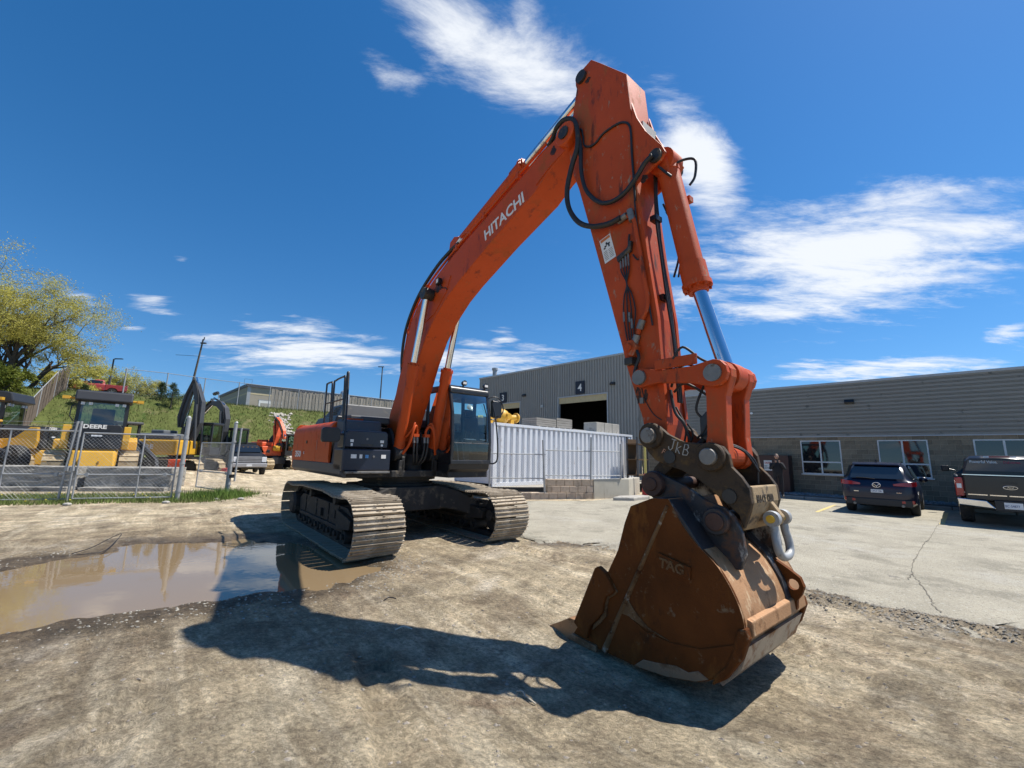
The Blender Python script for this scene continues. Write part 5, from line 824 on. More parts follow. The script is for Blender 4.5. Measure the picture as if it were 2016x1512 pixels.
MB().tube(smooth_pts([(1.44,1.46,2.75),(1.52,1.50,2.4),(1.56,1.54,1.9),(1.55,1.55,1.55),(1.50,1.50,1.46),(1.44,1.44,1.46)],4),.016,8).build('grab_rail',BLACK,CAB,smooth=50)
MB().box(1.345,1.352,.56,.66,1.33,1.39).build('sticker',CHAR,CAB)
# ================================================================ OFFICE AND WORKSHOP (right)
KW=.87; WU=Vector((-.69611,.71793,0)); WN=Vector((-.71793,-.69611,0)); WB=Vector((13.82,20.28,0)); WRZ=math.atan2(-.71793,.69611)
def ws(s,z): return s*KW,CAMH+(z-CAMH)*KW
def cbmat(name,c,v=.2):
    m=mat(name,c,.9,0,v,7,[((c[0]*.6,c[1]*.6,c[2]*.6),.18,3,(1,1,1))],.5,60,spec=.2); nt=m.node_tree; N=nt.nodes; L=nt.links; b=N['Principled BSDF']; src=b.inputs['Base Color'].links[0].from_socket
    oi=N.new('ShaderNodeObjectInfo'); mr=N.new('ShaderNodeMapRange'); mr.inputs[3].default_value=.78; mr.inputs[4].default_value=1.2; L.new(oi.outputs['Random'],mr.inputs[0])
    x=N.new('ShaderNodeMix'); x.data_type='RGBA'; x.blend_type='MULTIPLY'; x.inputs['Factor'].default_value=1; L.new(src,x.inputs['A']); cc=N.new('ShaderNodeCombineColor'); [L.new(mr.outputs[0],cc.inputs[i]) for i in range(3)]; L.new(cc.outputs[0],x.inputs['B']); L.new(x.outputs['Result'],b.inputs['Base Color']); return m
BLOCK=cbmat('concrete_block',(.23,.185,.13)); MORT=mat('mortar',(.50,.43,.33),.95)
SID=mat('grey_siding',(.24,.225,.20),.45,.1,.06,2,[((.11,.11,.105),.06,3,(1,1,1))],0); CLAD=mat('grey_cladding',(.27,.26,.24),.5,.1,.06,1.5,[((.17,.17,.16),.05,2,(1,1,.2))],0)
TRIM=mat('grey_trim',(.36,.37,.38),.45,.2); WFR=mat('window_frame',(.55,.56,.56),.4,.2)
OFF=empty('office_building',WB,WRZ,'long low office building of grey siding over brown concrete blocks','building')
zr,zs=ws(0,5.72)[1],ws(0,3.0)[1]; ZB=.2; S0,S1=-8.2,13.0
wins=[(ws(a,0)[0],ws(b,0)[0]) for a,b in ((.1,1.86),(3.32,5.11),(6.54,8.33),(9.76,11.55))]; wz0,wz1=ws(0,1.0)[1],ws(0,2.77)[1]
def segs_between(x0,x1,cuts):
    o=[];c=x0
    for a,b in cuts:
        if b<=x0 or a>=x1: continue
        if a>c: o.append((c,a))
        c=max(c,b)
    if c<x1: o.append((c,x1))
    return o
mo_=MB()
for a,b in segs_between(S0,S1,wins): mo_.box(a,b,.012,.25,0,zs)
for a,b in wins: mo_.box(a,b,.012,.25,0,wz0); mo_.box(a,b,.012,.25,wz1,zs)
mo_.build('mortar_bed',MORT,OFF,kind='stuff')
bh=(zs-ZB)/13; bl=.406; full=MB().box(.005,bl-.005,0,.06,.005,bh-.005).mesh('block',BLOCK); rest=MB(); nblk=0
for r_ in range(13):
    z0=ZB+r_*bh; x=S0-(bl/2 if r_%2 else 0)
    while x<S1:
        cuts=wins if (z0+bh*.5>wz0 and z0+bh*.5<wz1) else []
        for a,b in segs_between(max(x,S0),min(x+bl,S1),cuts):
            if b-a<.03: continue
            if -2.5<x<7.35 and nblk<300:
                if b-a>bl-.01: inst('block',full,OFF,loc=(a,0,z0))
                else: MB().box(.005,b-a-.005,0,.06,.005,bh-.005).build('block',BLOCK,OFF).location=(a,0,z0)
                nblk+=1
            else: rest.box(a+.005,b-.005,0,.06,z0+.005,z0+bh-.005)
        x+=bl
rest.build('block_courses',BLOCK,OFF,label='further concrete block courses',kind='stuff')
PANE=mat('dark_window_glass',(.012,.014,.016),.03,0,.1,1,None,0,spec=.9)
for a,b in wins:
    mid=(a+b)/2; hz=ws(0,1.63)[1]; fr=MB()
    wf=bpy.data.objects.new('window',None); COL.objects.link(wf); wf.parent=OFF; wf.location=(a,0,wz0); wf.empty_display_size=.1
    W_,H_=b-a,wz1-wz0; t=.045
    fr.box(0,W_,-.02,.08,0,t); fr.box(0,W_,-.02,.08,H_-t,H_); fr.box(0,t,-.02,.08,t,H_-t); fr.box(W_-t,W_,-.02,.08,t,H_-t); fr.box(W_/2-.03,W_/2+.03,-.015,.08,t,H_-t); fr.box(t,W_/2-.03,-.012,.08,hz-wz0-.03,hz-wz0+.03); fr.box(W_/2+.03,W_-t,-.012,.08,hz-wz0-.03,hz-wz0+.03)
    fr.build('window_frame',WFR,wf); MB().box(-.06,W_+.06,-.06,.08,-.05,0).build('window_sill',WFR,wf)
    for x0,x1 in ((t,W_/2-.03),(W_/2+.03,W_-t)):
        for q0,q1 in ((t,hz-wz0-.03),(hz-wz0+.03,H_-t)): MB().box(x0,x1,.03,.05,q0,q1).build('pane',PANE,wf)
    MB().box(.0,W_,.3,.32,0,H_).build('unlit_room_sheet',mat('dark_room',(.02,.02,.02),.9),wf)  # dark sheet stands in for the unlit room behind the panes
# horizontal siding
def ribs(lo,hi,pitch,d):
    P=[];z=lo
    while z<hi-1e-6:
        for f,y in ((0,0),(.52,0),(.54,d),(.66,d),(.68,0),(.80,0),(.82,d),(.94,d),(.96,0)):
            q=z+f*pitch
            if q<hi: P.append((y,q))
        z+=pitch
    P.append((0,hi)); return P
pr=ribs(zs,zr,.165,.04); sd_=MB().sheet([[(S0,-.02+y,z) for y,z in pr],[(S1,-.02+y,z) for y,z in pr]]); sd_.build('siding',SID,OFF,fix=False)
MB().box(S0,S1,-.05,.2,zr,zr+.10).build('roof_flashing',TRIM,OFF); MB().box(S0,S1,-.035,.1,zs-.05,zs).build('siding_trim',TRIM,OFF); MB().box(S0,S1,.15,14,zr-.15,zr).build('flat_roof',CHAR,OFF); MB().box(S1-.1,S1,.2,14,0,zr-.2).build('end_wall',SID,OFF)
def wall_lamp(par,s,z):
    g=MB(); g.side([(0,0),(0,.18),(.10,.18),(.16,.06),(.14,0)],-.17,.17); g.xf(Matrix(((0,1,0,s),(-1,0,0,-.03),(0,0,1,z),(0,0,0,1)))); l=g.build('wall_lamp',BLACK,par); MB().hexa([(s-.14,-.175,z+.06),(s+.14,-.175,z+.06),(s+.14,-.172,z+.05),(s-.14,-.172,z+.05),(s-.14,-.135,z+.155),(s+.14,-.135,z+.155),(s+.14,-.13,z+.15),(s-.14,-.13,z+.15)]).build('lamp_glass',DECAL,l)
wall_lamp(OFF,*ws(2.42,4.65)); 
a,z=ws(-2.2,4.4); MB().cyl((a,-.10,z),(a,0,z),.06,n=14).build('camera_dome',WHITE,OFF,smooth=40)
# ---- tall workshop
SHOP=empty('workshop_building',WB,WRZ,'tall grey corrugated workshop with open bay doors numbered 3 and 4','building')
zt=ws(0,9.36)[1]; T0,T1=ws(-27.64,0)[0],ws(-9.46,0)[0]; d3=(ws(-25.4,0)[0],ws(-21.67,0)[0]); d4=(ws(-17.03,0)[0],ws(-12.22,0)[0]); zd=ws(0,6.5)[1]
def vclad(s0,s1,z0,z1,nm='cladding',y=-.03,par=None,pitch=.22,dp=.06):
    P=[];x=s0
    while x<s1-1e-6:
        for f,q in ((0,0),(.42,0),(.52,dp),(.9,dp)):
            if x+f*pitch<s1: P.append((x+f*pitch,y+q))
        x+=pitch
    P.append((s1,y)); return MB().sheet([[(a,b,z1) for a,b in P],[(a,b,z0) for a,b in P]]).build(nm,CLAD,par or SHOP,fix=False)
for a,b in ((T0,d3[0]),(d3[1],d4[0]),(d4[1],T1)): vclad(a,b,0,zt)
for a,b in (d3,d4): vclad(a,b,zd,zt)
MB().box(T0-.05,T1+.05,-.08,.2,zt,zt+.12).build('roof_flashing',TRIM,SHOP); MB().box(T0,T1,.2,18,zt-.1,zt).build('flat_roof',CHAR,SHOP)
P=[];x=0
while x<18:
    for f,q in ((0,0),(.42,0),(.52,-.03),(.9,-.03)): P.append((T1+q,x+f*.17))
    x+=.17
MB().sheet([[(a,b,zt) for a,b in P],[(a,b,3) for a,b in P]]).build('side_cladding',CLAD,SHOP,fix=False); MB().box(T0-.02,T0+.05,.05,18,0,zt-.1).build('end_wall',CLAD,SHOP); MB().box(T1-.05,T1+.06,0,18,zt,zt+.12).build('roof_flashing',TRIM,SHOP)
DARK=mat('unlit_shop_black',(.015,.015,.016),.9)  # near-black walls carry the darkness of the unlit bays
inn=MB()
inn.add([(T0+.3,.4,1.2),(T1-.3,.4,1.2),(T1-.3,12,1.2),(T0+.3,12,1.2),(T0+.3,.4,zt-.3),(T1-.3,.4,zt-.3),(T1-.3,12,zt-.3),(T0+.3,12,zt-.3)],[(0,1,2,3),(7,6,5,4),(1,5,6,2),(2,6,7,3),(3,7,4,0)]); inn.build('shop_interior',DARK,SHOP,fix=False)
for (a,b),nm in ((d3,'3'),(d4,'4')):
    dr=bpy.data.objects.new('bay_door',None); COL.objects.link(dr); dr.parent=SHOP; dr.empty_display_size=.1
    MB().box(a,b,.05,.12,zd-.42,zd).build('rolled_door_panel',mat('tan_door',(.46,.38,.22),.6),dr)
    jf=MB(); jf.box(a-.09,a,-.05,.2,0,zd+.09); jf.build('door_jamb',TRIM,dr); MB().box(b,b+.09,-.05,.2,0,zd+.09).build('door_jamb',TRIM,dr); MB().box(a,b,-.05,.2,zd,zd+.09).build('door_head',TRIM,dr)
SGN=mat('navy_sign',(.008,.010,.022),.5)
for (s0,z0,s1,z1,ch) in ((-15.19,7.73,-14.28,6.67,'4'),(-24.44,7.62,-23.46,6.59,'3')):
    a,zh=ws(s0,z0); b,zl=ws(s1,z1); sg=MB().box(a,b,-.09,-.06,zl,zh).build('number_sign',SGN,SHOP); text('lettering',ch,(zh-zl)*.78,DECAL,sg,frame(((a+b)/2,-.093,zl+(zh-zl)*.24),(1,0,0),(0,0,1)),bold=.012,align='CENTER')
for s,z in ((-21.09,7.0),(-11.67,7.1)): wall_lamp(SHOP,*ws(s,z))
a,z=ws(-18.9,5.95); MB().box(a-.12,a+.12,-.09,-.03,z-.1,z+.1).build('vent_box',TRIM,SHOP)
a,z=ws(-26.9,9.36); CH=MB().cyl((a,1.2,z),(a,1.2,z+.95),.2,n=16); CH.cyl((a,1.2,z+.95),(a,1.2,z+1.15),.27,n=16); CH.build('flue_pipe',GALV,SHOP,smooth=35)
a,z=ws(-18.6,9.36); MB().cyl((a,.3,z),(a,.3,z+.22),.03).build('roof_vent',BLACK,SHOP)
# ---- kerb and stone bed in front of the office
STONE_C=mat('grey_kerb',(.30,.29,.27),.9,0,.15,4,None,.2,60)
KX=-1.89
bed=MB().box(S0,S1,-1.75,0,-.1,.19).build('landscape_bed',mat('bed_soil',(.12,.11,.10),.95,0,.3,10,None,.4,50),None); bed.location=WB; bed.rotation_euler=(0,0,WRZ); tag(bed,'dark stone bed along the foot of the office wall',kind='structure')
x=-4.0
KB=MB().box(0,1.46,-1.9,-1.752,-.1,.15).mesh('kerb_stone',STONE_C,None,True); KE=empty('kerb',WB,WRZ,'grey concrete kerb in front of the office','kerb'); KE['kind']='structure'; del KE['category']
for i in range(11): o=inst('kerb_stone',KB,KE,loc=(-4+1.48*i,0,0)); mm_=o.modifiers.new('b','BEVEL'); mm_.width=.025; mm_.segments=2
V=MB()
for i in range(900):
    x,y=random.uniform(-3,7.5),random.uniform(-1.7,-.05); s=random.uniform(.03,.09); p=[(x+s*math.cos(t)*random.uniform(.7,1.2),y+s*math.sin(t)*random.uniform(.7,1.2),.18) for t in (0,1.25,2.5,3.75,5)]; k=len(V.v); V.v+=p+[(x,y,.19+s*.7)]; V.f+=[(k+j,k+(j+1)%5,k+5) for j in range(5)]
V.xf(Matrix.Translation(WB)@Matrix.Rotation(WRZ,4,'Z')); tag(V.build('bed_stones',mat('bed_stone',(.20,.20,.20),.9,0,.5,6)),'grey stones in the bed under the office windows',kind='stuff')
# ---- brown cabinet with sign, grey electrical box
BR=mat('brown_cabinet_paint',(.055,.020,.014),.5,0,.2,3)
CBN=empty('storage_cabinet',WB,WRZ,'dark brown metal cabinet with white and red notice behind the person','cabinet')
a,_=ws(-1.85,0); b,_=ws(-.35,0); zc=ws(0,1.95)[1]
MB().box(a,b,-.75,-.05,.19,zc).build('cabinet_body',BR,CBN,bevel=.01); MB().box((a+b)/2-.008,(a+b)/2+.008,-.758,-.745,.25,zc-.05).build('door_gap',BLACK,CBN)
MB().box(a+.28,a+.62,-.765,-.752,1.18,1.66).build('notice',DECAL,CBN); REDI=mat('red_ink',(.45,.03,.03),.6)
text('lettering','CAUTION',.13,REDI,CBN,frame((a+.31,-.768,1.50),(1,0,0),(0,0,1)),bold=.003,wscale=.55); text('lettering','NO\nENTRY',.10,INK,CBN,frame((a+.31,-.768,1.36),(1,0,0),(0,0,1)),wscale=.7)
EB=empty('electrical_box',WB,WRZ,'grey electrical box on the block wall beside the brown cabinet','electrical box')
a,z1_=ws(-2.75,2.5); MB().box(a,a+.42,-.3,-.01,1.1,z1_).build('box_body',TRIM,EB,bevel=.01); MB().box(a+.02,a+.40,-.32,-.302,1.15,z1_-.3).build('box_door',CHAR,EB); MB().box(a-.03,a+.45,-.34,-.005,z1_-.42,z1_-.38).build('drip_edge',TRIM,EB); MB().cyl((a+.2,-.12,.19),(a+.2,-.12,1.1),.05).build('conduit',TRIM,EB)
# ================================================================ CONTAINER YARD
PLAT=MB().add([(.5,16.72,.42),(3.2,17.40,.42),(4.85,18.45,.42),(5.7,20.2,.42),(11.0,25.0,.42),(5.0,37.0,.42),(-9.0,37.0,.42),(-3.5,18.5,.42),(-.95,16.4,.42)],[(0,1,2,3,4,5,6,7,8)]).build('yard_platform',mat('yard_gravel',(.33,.30,.25),.95,0,.2,3,None,.3,60),fix=False)
if PLAT.data.polygons[0].normal.z<0: PLAT.data.flip_normals()
tag(PLAT,'raised gravel yard behind the retaining wall',kind='structure')
CONW=mat('white_container_paint',(.66,.68,.71),.42,0,.04,2,[((.42,.40,.38),.04,5,(1,1,.3)),((.30,.18,.10),.012,9,(1,1,.4))],0)
CT=empty('shipping_container',(-.67,16.5,.42),math.atan2(.69611,.71793),'long white corrugated shipping container behind the chain-link fence','container')
Lc,Hc,Dc=10.5,2.48,2.44
P=[];x=.12
while x<Lc-.12:
    for f,q in ((0,0),(.07,0),(.092,.095),(.165,.095),(.187,.0)): P.append((x+f*1.6,q))
    x+=.335
P=[p for p in P if p[0]<Lc-.1]+[(Lc-.1,0)]
MB().sheet([[(a,b+.02,Hc-.1) for a,b in P],[(a,b+.02,.14) for a,b in P]]).build('side_panel',CONW,CT,fix=False)
MB().sheet([[(a,Dc-.02-b,.14) for a,b in P],[(a,Dc-.02-b,Hc-.1) for a,b in P]]).build('side_panel',CONW,CT,fix=False)
for nm,bx in (('top_rail',(0,Lc,0,.07,Hc-.11,Hc)),('top_rail',(0,Lc,Dc-.07,Dc,Hc-.11,Hc)),('bottom_rail',(0,Lc,0,.07,0,.15)),('bottom_rail',(0,Lc,Dc-.07,Dc,0,.15)),('corner_post',(0,.12,.0,.12,.15,Hc-.11)),('corner_post',(Lc-.12,Lc,0,.12,.15,Hc-.11)),('corner_post',(Lc-.12,Lc,Dc-.12,Dc,.15,Hc-.11)),('corner_post',(0,.12,Dc-.12,Dc,.15,Hc-.11)),('end_panel',(.02,.05,.12,Dc-.12,.1,Hc-.05)),('end_panel',(Lc-.05,Lc-.02,.12,Dc-.12,.1,Hc-.05)),('roof_panel',(.02,Lc-.02,.07,Dc-.07,Hc-.06,Hc-.02))): MB().box(*bx).build(nm,CONW,CT,bevel=.006)
def on_container(x,y,dz=0): return Matrix.Translation((-.67,16.5,.42))@Matrix.Rotation(math.atan2(.69611,.71793),4,'Z')@Vector((x,y,Hc+dz))
CRZ=math.atan2(.69611,.71793)
# yellow axle on the container roof
YELP=mat('machine_yellow',(.62,.34,.03),.5,0,.12,3,[((.25,.14,.04),.12,5,(1,1,1))],.05,50)
AX=empty('axle',on_container(.95,.65),CRZ,'yellow machine axle lying on the container roof','axle')
MB().lathe([(.02,-.95),(.20,-.95),(.22,-.9),(.22,-.86),(.14,-.84),(.12,-.75),(.11,-.40),(.16,-.32),(.28,-.22),(.33,-.08),(.33,.08),(.28,.22),(.16,.32),(.11,.40),(.12,.75),(.14,.84),(.22,.86),(.22,.9),(.20,.95),(.02,.95)],'x',(0,0,.33),24).build('axle_housing',YELP,AX,smooth=35)
MB().lathe([(.03,-.42),(.12,-.42),(.16,-.3),(.17,-.1),(.03,-.1)],'y',(.12,0,.33),16).build('pinion_housing',YELP,AX,smooth=35)
for x in (-.6,.6): MB().side([(x-.12,0),(x+.12,0),(x+.08,.24),(x-.08,.24)],-.1,.1).build('axle_pad',YELP,AX,bevel=.01)
# timber crates and concrete blocks on the roof
TIMB=mat('grey_timber',(.27,.25,.22),.9,0,.25,5,None,.2,40,stretch=(.3,3,3)); CONC=mat('old_concrete',(.36,.34,.30),.92,0,.18,3,[((.22,.20,.17),.2,4,(1,1,1))],.3,50)
for (x,y,L_,D_,H_,lab) in ((2.75,.25,1.35,.9,.42,'long grey timber crate beside the yellow axle on the container'),(4.15,.25,1.15,.9,.50,'short grey timber crate at the middle of the container roof')):
    cr=empty('timber_crate',on_container(x,y),CRZ,lab,'crate','crates on the container roof'); n=4
    for i in range(n):
        z0=.06+i*(H_-.06)/n; z1=z0+(H_-.06)/n-.012; MB().box(0,L_,0,.03,z0,z1).build('board',TIMB,cr); MB().box(0,L_,D_-.03,D_,z0,z1).build('board',TIMB,cr); MB().box(0,.03,.03,D_-.03,z0,z1).build('board',TIMB,cr); MB().box(L_-.03,L_,.03,D_-.03,z0,z1).build('board',TIMB,cr)
    MB().box(.02,L_-.02,.02,D_-.02,H_-.03,H_).build('lid',TIMB,cr)
    for f in (.1,.5,.85): MB().box(f*L_,f*L_+.1,-.01,D_,0,.06).build('runner',TIMB,cr)
pbase=empty('pallet_boards',on_container(5.3,.2),CRZ,'flat grey boards lying beside the short crate on the container','boards')
for i in range(4): MB().box(0,1.1,.25*i,.25*i+.2,0,.05).build('board',TIMB,pbase)
cbm=MB().box(0,.72,0,.8,0,.52).mesh('concrete_block',CONC,None,True)
for i,(q,lab) in enumerate(((7.2,'left of the concrete blocks on the container roof'),(7.94,'middle one of the concrete blocks on the container roof'),(8.68,'right of the concrete blocks on the container roof'))):
    o=inst('concrete_block',cbm,None,Matrix.Translation(on_container(q,.15))@Matrix.Rotation(CRZ,4,'Z')); tag(o,lab,'concrete block','concrete blocks on the container'); m_=o.modifiers.new('b','BEVEL'); m_.width=.02
# retaining wall
RW=empty('retaining_wall',(0,16.30,0),R(13),'low retaining wall of beige blocks and poured concrete below the container','wall')
BRK=cbmat('beige_retaining_block',(.52,.42,.32)); CWL=mat('poured_concrete',(.43,.40,.33),.9,0,.12,2,[((.30,.27,.22),.15,3,(3,3,.3))],.2,60)
def course(x0,x1,z0,z1,off,y0=0):
    x=x0-off
    while x<x1-.02:
        a,b=max(x,x0),min(x+.36,x1)
        if b-a>.04: o=MB().box(a+.006,b-.006,y0,y0+.3,z0+.005,z1-.005).build('block',BRK,RW,bevel=.012)
        x+=.36
course(.48,3.42,-.02,.24,0,0); course(1.5,3.42,.24,.49,.17,.03); course(1.5,3.42,.49,.75,.0,.05)
MB().box(.5,3.42,.28,.3,-.02,.24).build('core',CWL,RW); MB().box(1.52,3.42,.30,.36,.2,.74).build('core',CWL,RW)
MB().plan([(3.43,0),(5.31,.66),(5.22,.92),(3.43,.3)],-.05,.76).build('concrete_wall',CWL,RW,bevel=.02)
MB().plan([(5.31,.66),(5.22,.92),(6.4,2.3),(6.65,2.1)],-.05,.75).build('concrete_wall',CWL,RW,bevel=.02)
SLB=MB().plan([(3.9,16.3),(4.7,16.3),(5.6,17.2),(5.4,17.6),(4.3,17.0)],.0,.16).build('stone_slab',CONC,bevel=.04); tag(SLB,'pale stone slab lying at the end of the concrete wall','slab')
BO=empty('bollard',(6.03,19.03,0),0,'yellow post in a tapering red base by the concrete wall','bollard'); REDP=mat('red_plastic',(.42,.02,.035),.4)
MB().lathe([(.02,0),(.17,0),(.17,.32),(.16,.38),(.09,.48),(.075,.55),(.075,.92),(.085,.95),(.02,.97)],'z',(0,0,0),20).build('red_base',REDP,BO,smooth=35); MB().cyl((0,0,.9),(0,0,2.4),.05,n=12).build('yellow_post',mat('yellow_post',(.5,.42,.12),.6),BO,smooth=35)
# dark steel shelving beside the container end
RK=empty('storage_rack',(6.6,22.0,.42),CRZ,'dark wooden storage rack standing past the container end','rack')
for x in (0,1.1):
    for y in (0,.6): MB().box(x,x+.08,y,y+.08,0,2.3).build('upright',CHAR,RK)
for z in (.3,1.1,1.9): MB().box(0,1.18,0,.68,z,z+.06).build('shelf',mat('brown_board',(.10,.06,.03),.9),RK)
MB().box(.1,1.1,.62,.68,.3,2.2).build('back_board',MATS['brown_board'],RK)
# ---- chain-link panels
WIRE=mat('galvanised_wire',(.42,.425,.43),.6,.15,.1,10)
def chain(L_,z0,zf,step=.075,r=.0022,M=None):   # diagonal wire mesh in the xz plane: x 0..L_, z z0(x)..zf(x) constants
    m=MB(); H_=zf-z0; pts=[]
    k=-H_
    while k<L_:
        for sgn in (1,-1):
            # line x = k + t*H, z=z0+t*H or reversed
            t0=max(0,-k/H_); t1=min(1,(L_-k)/H_)
            if t1-t0>.01:
                a=(k+t0*H_,0,(z0+t0*H_) if sgn>0 else (zf-t0*H_)); b=(k+t1*H_,0,(z0+t1*H_) if sgn>0 else (zf-t1*H_)); a=(a[0],sgn*r*.8,a[2]); b=(b[0],sgn*r*.8,b[2]); m.cyl(a,b,r,n=3,cap=False)
        k+=step*1.414
    return m
def chain_panel(name,par,A,B,z0,z1,step=.075,r=.0022,frame_r=.022,rails=(0,1),mat_=None,stiles=(0,1)):
    A,B=Vector(A),Vector(B); d=B-A; L_=d.length; rz=math.atan2(d.y,d.x)
    g=bpy.data.objects.new(name,None); COL.objects.link(g); g.parent=par; g.location=A-Vector((par.location.x,par.location.y,0)) if par else A; g.rotation_euler=(0,0,rz); g.empty_display_size=.1
    chain(L_,z0,z1,step,r).build('chain_link_mesh',WIRE,g,fix=False,kind='stuff')
    for q in rails: z=z0+(z1-z0)*q; MB().cyl((0,0,z),(L_,0,z),frame_r,n=8).build('rail',GALV,g,smooth=50)
    for q in stiles: MB().cyl((L_*q,0,z0),(L_*q,0,z1),frame_r,n=8).build('stile',GALV,g,smooth=50)
    return g
CF=empty('chain_link_fence',(0,16.18,0),R(13),'galvanised chain-link fence standing in front of the white container','fence')
posts=[(-.75,.0,1.85),(1.42,.22,2.25),(3.33,.74,2.42),(4.9,.75,2.2)]
for x,z0,z1 in posts: MB().cyl((x-.03,.05+max(0,x-3.4)*.36,z0),(x-.12 if x==1.42 else x,.05+max(0,x-3.4)*.36,z1),.035,n=10).build('post',GALV,CF,smooth=50)
for (a,b,z0,z1) in ((-.75,1.42,.10,1.72),(1.42,3.33,.76,1.88),(3.33,4.9,.76,1.90)): chain_panel('fence_panel',CF,(a,16.23+max(0,a-3.4)*.36,0),(b,16.23+max(0,b-3.4)*.36,0),z0,z1,.07,.0022,.02,(.42,.98) if z0<.5 else (.12,.98),None,())
# ================================================================ VEHICLES
GLD=mat('car_glass',(.012,.015,.018),.04,0,.1,1,None,0,spec=.8); TYRE=mat('tyre',(.02,.02,.02),.85,0,.2,20,[((.10,.09,.07),.15,6,(1,1,1))],.2,60); RIM=mat('alloy',(.35,.35,.36),.35,.8); REDL=mat('tail_lamp',(.30,.012,.015),.15,0,.15,9,None,0,coat=.5); PLATE=mat('number_plate',(.66,.68,.70),.5); CHRM=mat('chrome_trim',(.7,.7,.72),.1,1)
def carpaint(nm,c): return mat(nm,c,.30,0,.05,2,[((c[0]*2.5+.006,c[1]*2.5+.006,c[2]*2.2+.005),.12,1.5,(1,1,1))],0,coat=.35,spec=.4)
def wheel_at(par,x,y,r,wd,rim=.62):
    s=1 if y>0 else -1; g=bpy.data.objects.new('wheel',None); COL.objects.link(g); g.parent=par; g.location=(x,y,r); g.empty_display_size=.1
    MB().lathe([(r*.55,-wd/2),(r*.9,-wd/2),(r*.98,-wd*.38),(r,-wd*.25),(r,wd*.25),(r*.98,wd*.38),(r*.9,wd/2),(r*.55,wd/2)],'y',(0,0,0),28).build('tyre',TYRE,g,smooth=35)
    m=MB().lathe([(r*.12,s*wd*.36),(r*.15,s*wd*.42),(r*rim,s*wd*.48),(r*rim,-s*wd*.4),(r*.1,-s*wd*.4)],'y',(0,0,0),24)
    m.build('rim',RIM,g,smooth=35)
    sp=MB()
    for i in range(5): t=2*math.pi*i/5; sp.cyl((0,s*wd*.44,0),(r*rim*math.cos(t),s*wd*.44,r*rim*math.sin(t)),r*.07,n=6)
    sp.build('spokes',RIM,g)
def body_loft(stations,n=None):
    """stations: (x, [(y,z)...half profile from bottom centre to top centre]) mirrored"""
    rings=[]
    for x,P in stations:
        L_=[(x if len(p)<3 else x+p[2],p[0],p[1]) for p in P]; Rr=[(q[0],-q[1],q[2]) for q in L_[::-1] if abs(q[1])>1e-6]
        rings.append(L_+Rr)
    return MB().loft(rings)
FWD=math.atan2(.69611,.71793)    # parked cars point at the office wall
# ---- SUV (x forward, origin on the ground below the rear axle)
SUV=empty('suv',(12.39,14.35,.02),FWD,'dark blue compact SUV parked nose to the office wall','car')
SP=carpaint('dark_blue_paint',(.006,.010,.030))
def prof(hw,zb,zs,zr,hr,belt=None):
    zm=(zb+zs)/2
    return [(0,zb),(hw*.85,zb),(hw*.97,zb+.10),(hw,zm),(hw*.985,zs-.12),(hw*.94,zs),(hr*1.03,zs+(zr-zs)*.35),(hr*.97,zs+(zr-zs)*.8),(hr*.80,zr-.02),(0,zr)]
st=[(-.93,prof(.70,.52,.78,.80,.62)),(-.90,prof(.84,.42,1.0,1.02,.76)),(-.82,prof(.90,.36,1.06,1.10,.74)),(-.68,prof(.915,.30,1.08,1.30,.70)),(-.45,prof(.92,.28,1.08,1.57,.66)),(-.20,prof(.92,.26,1.08,1.64,.66)),(.6,prof(.92,.26,1.07,1.67,.66)),(1.3,prof(.92,.26,1.05,1.64,.66)),(1.75,prof(.92,.26,1.02,1.50,.68)),(2.35,prof(.92,.26,1.0,1.08,.72)),(3.0,prof(.91,.28,.92,.99,.70)),(3.4,prof(.86,.32,.80,.86,.66)),(3.6,prof(.70,.40,.62,.66,.5))]
body_loft(st).build('body',SP,SUV,smooth=42)
MB().sheet([[(-.845,-.66,1.14),(-.845,.66,1.14)],[(-.74,-.63,1.30),(-.74,.63,1.30)],[(-.60,-.57,1.50),(-.60,.57,1.50)]]).build('rear_window',mat('rear_glass',(.03,.04,.05),.05,0,.1,1,None,0,spec=1.0),SUV,smooth=60,fix=False)
MB().hexa([(-.62,-.60,1.56),(-.30,-.62,1.60),(-.30,.62,1.60),(-.62,.60,1.56),(-.60,-.58,1.60),(-.30,-.62,1.655),(-.30,.62,1.655),(-.60,.58,1.60)]).build('roof_spoiler',SP,SUV,bevel=.015)
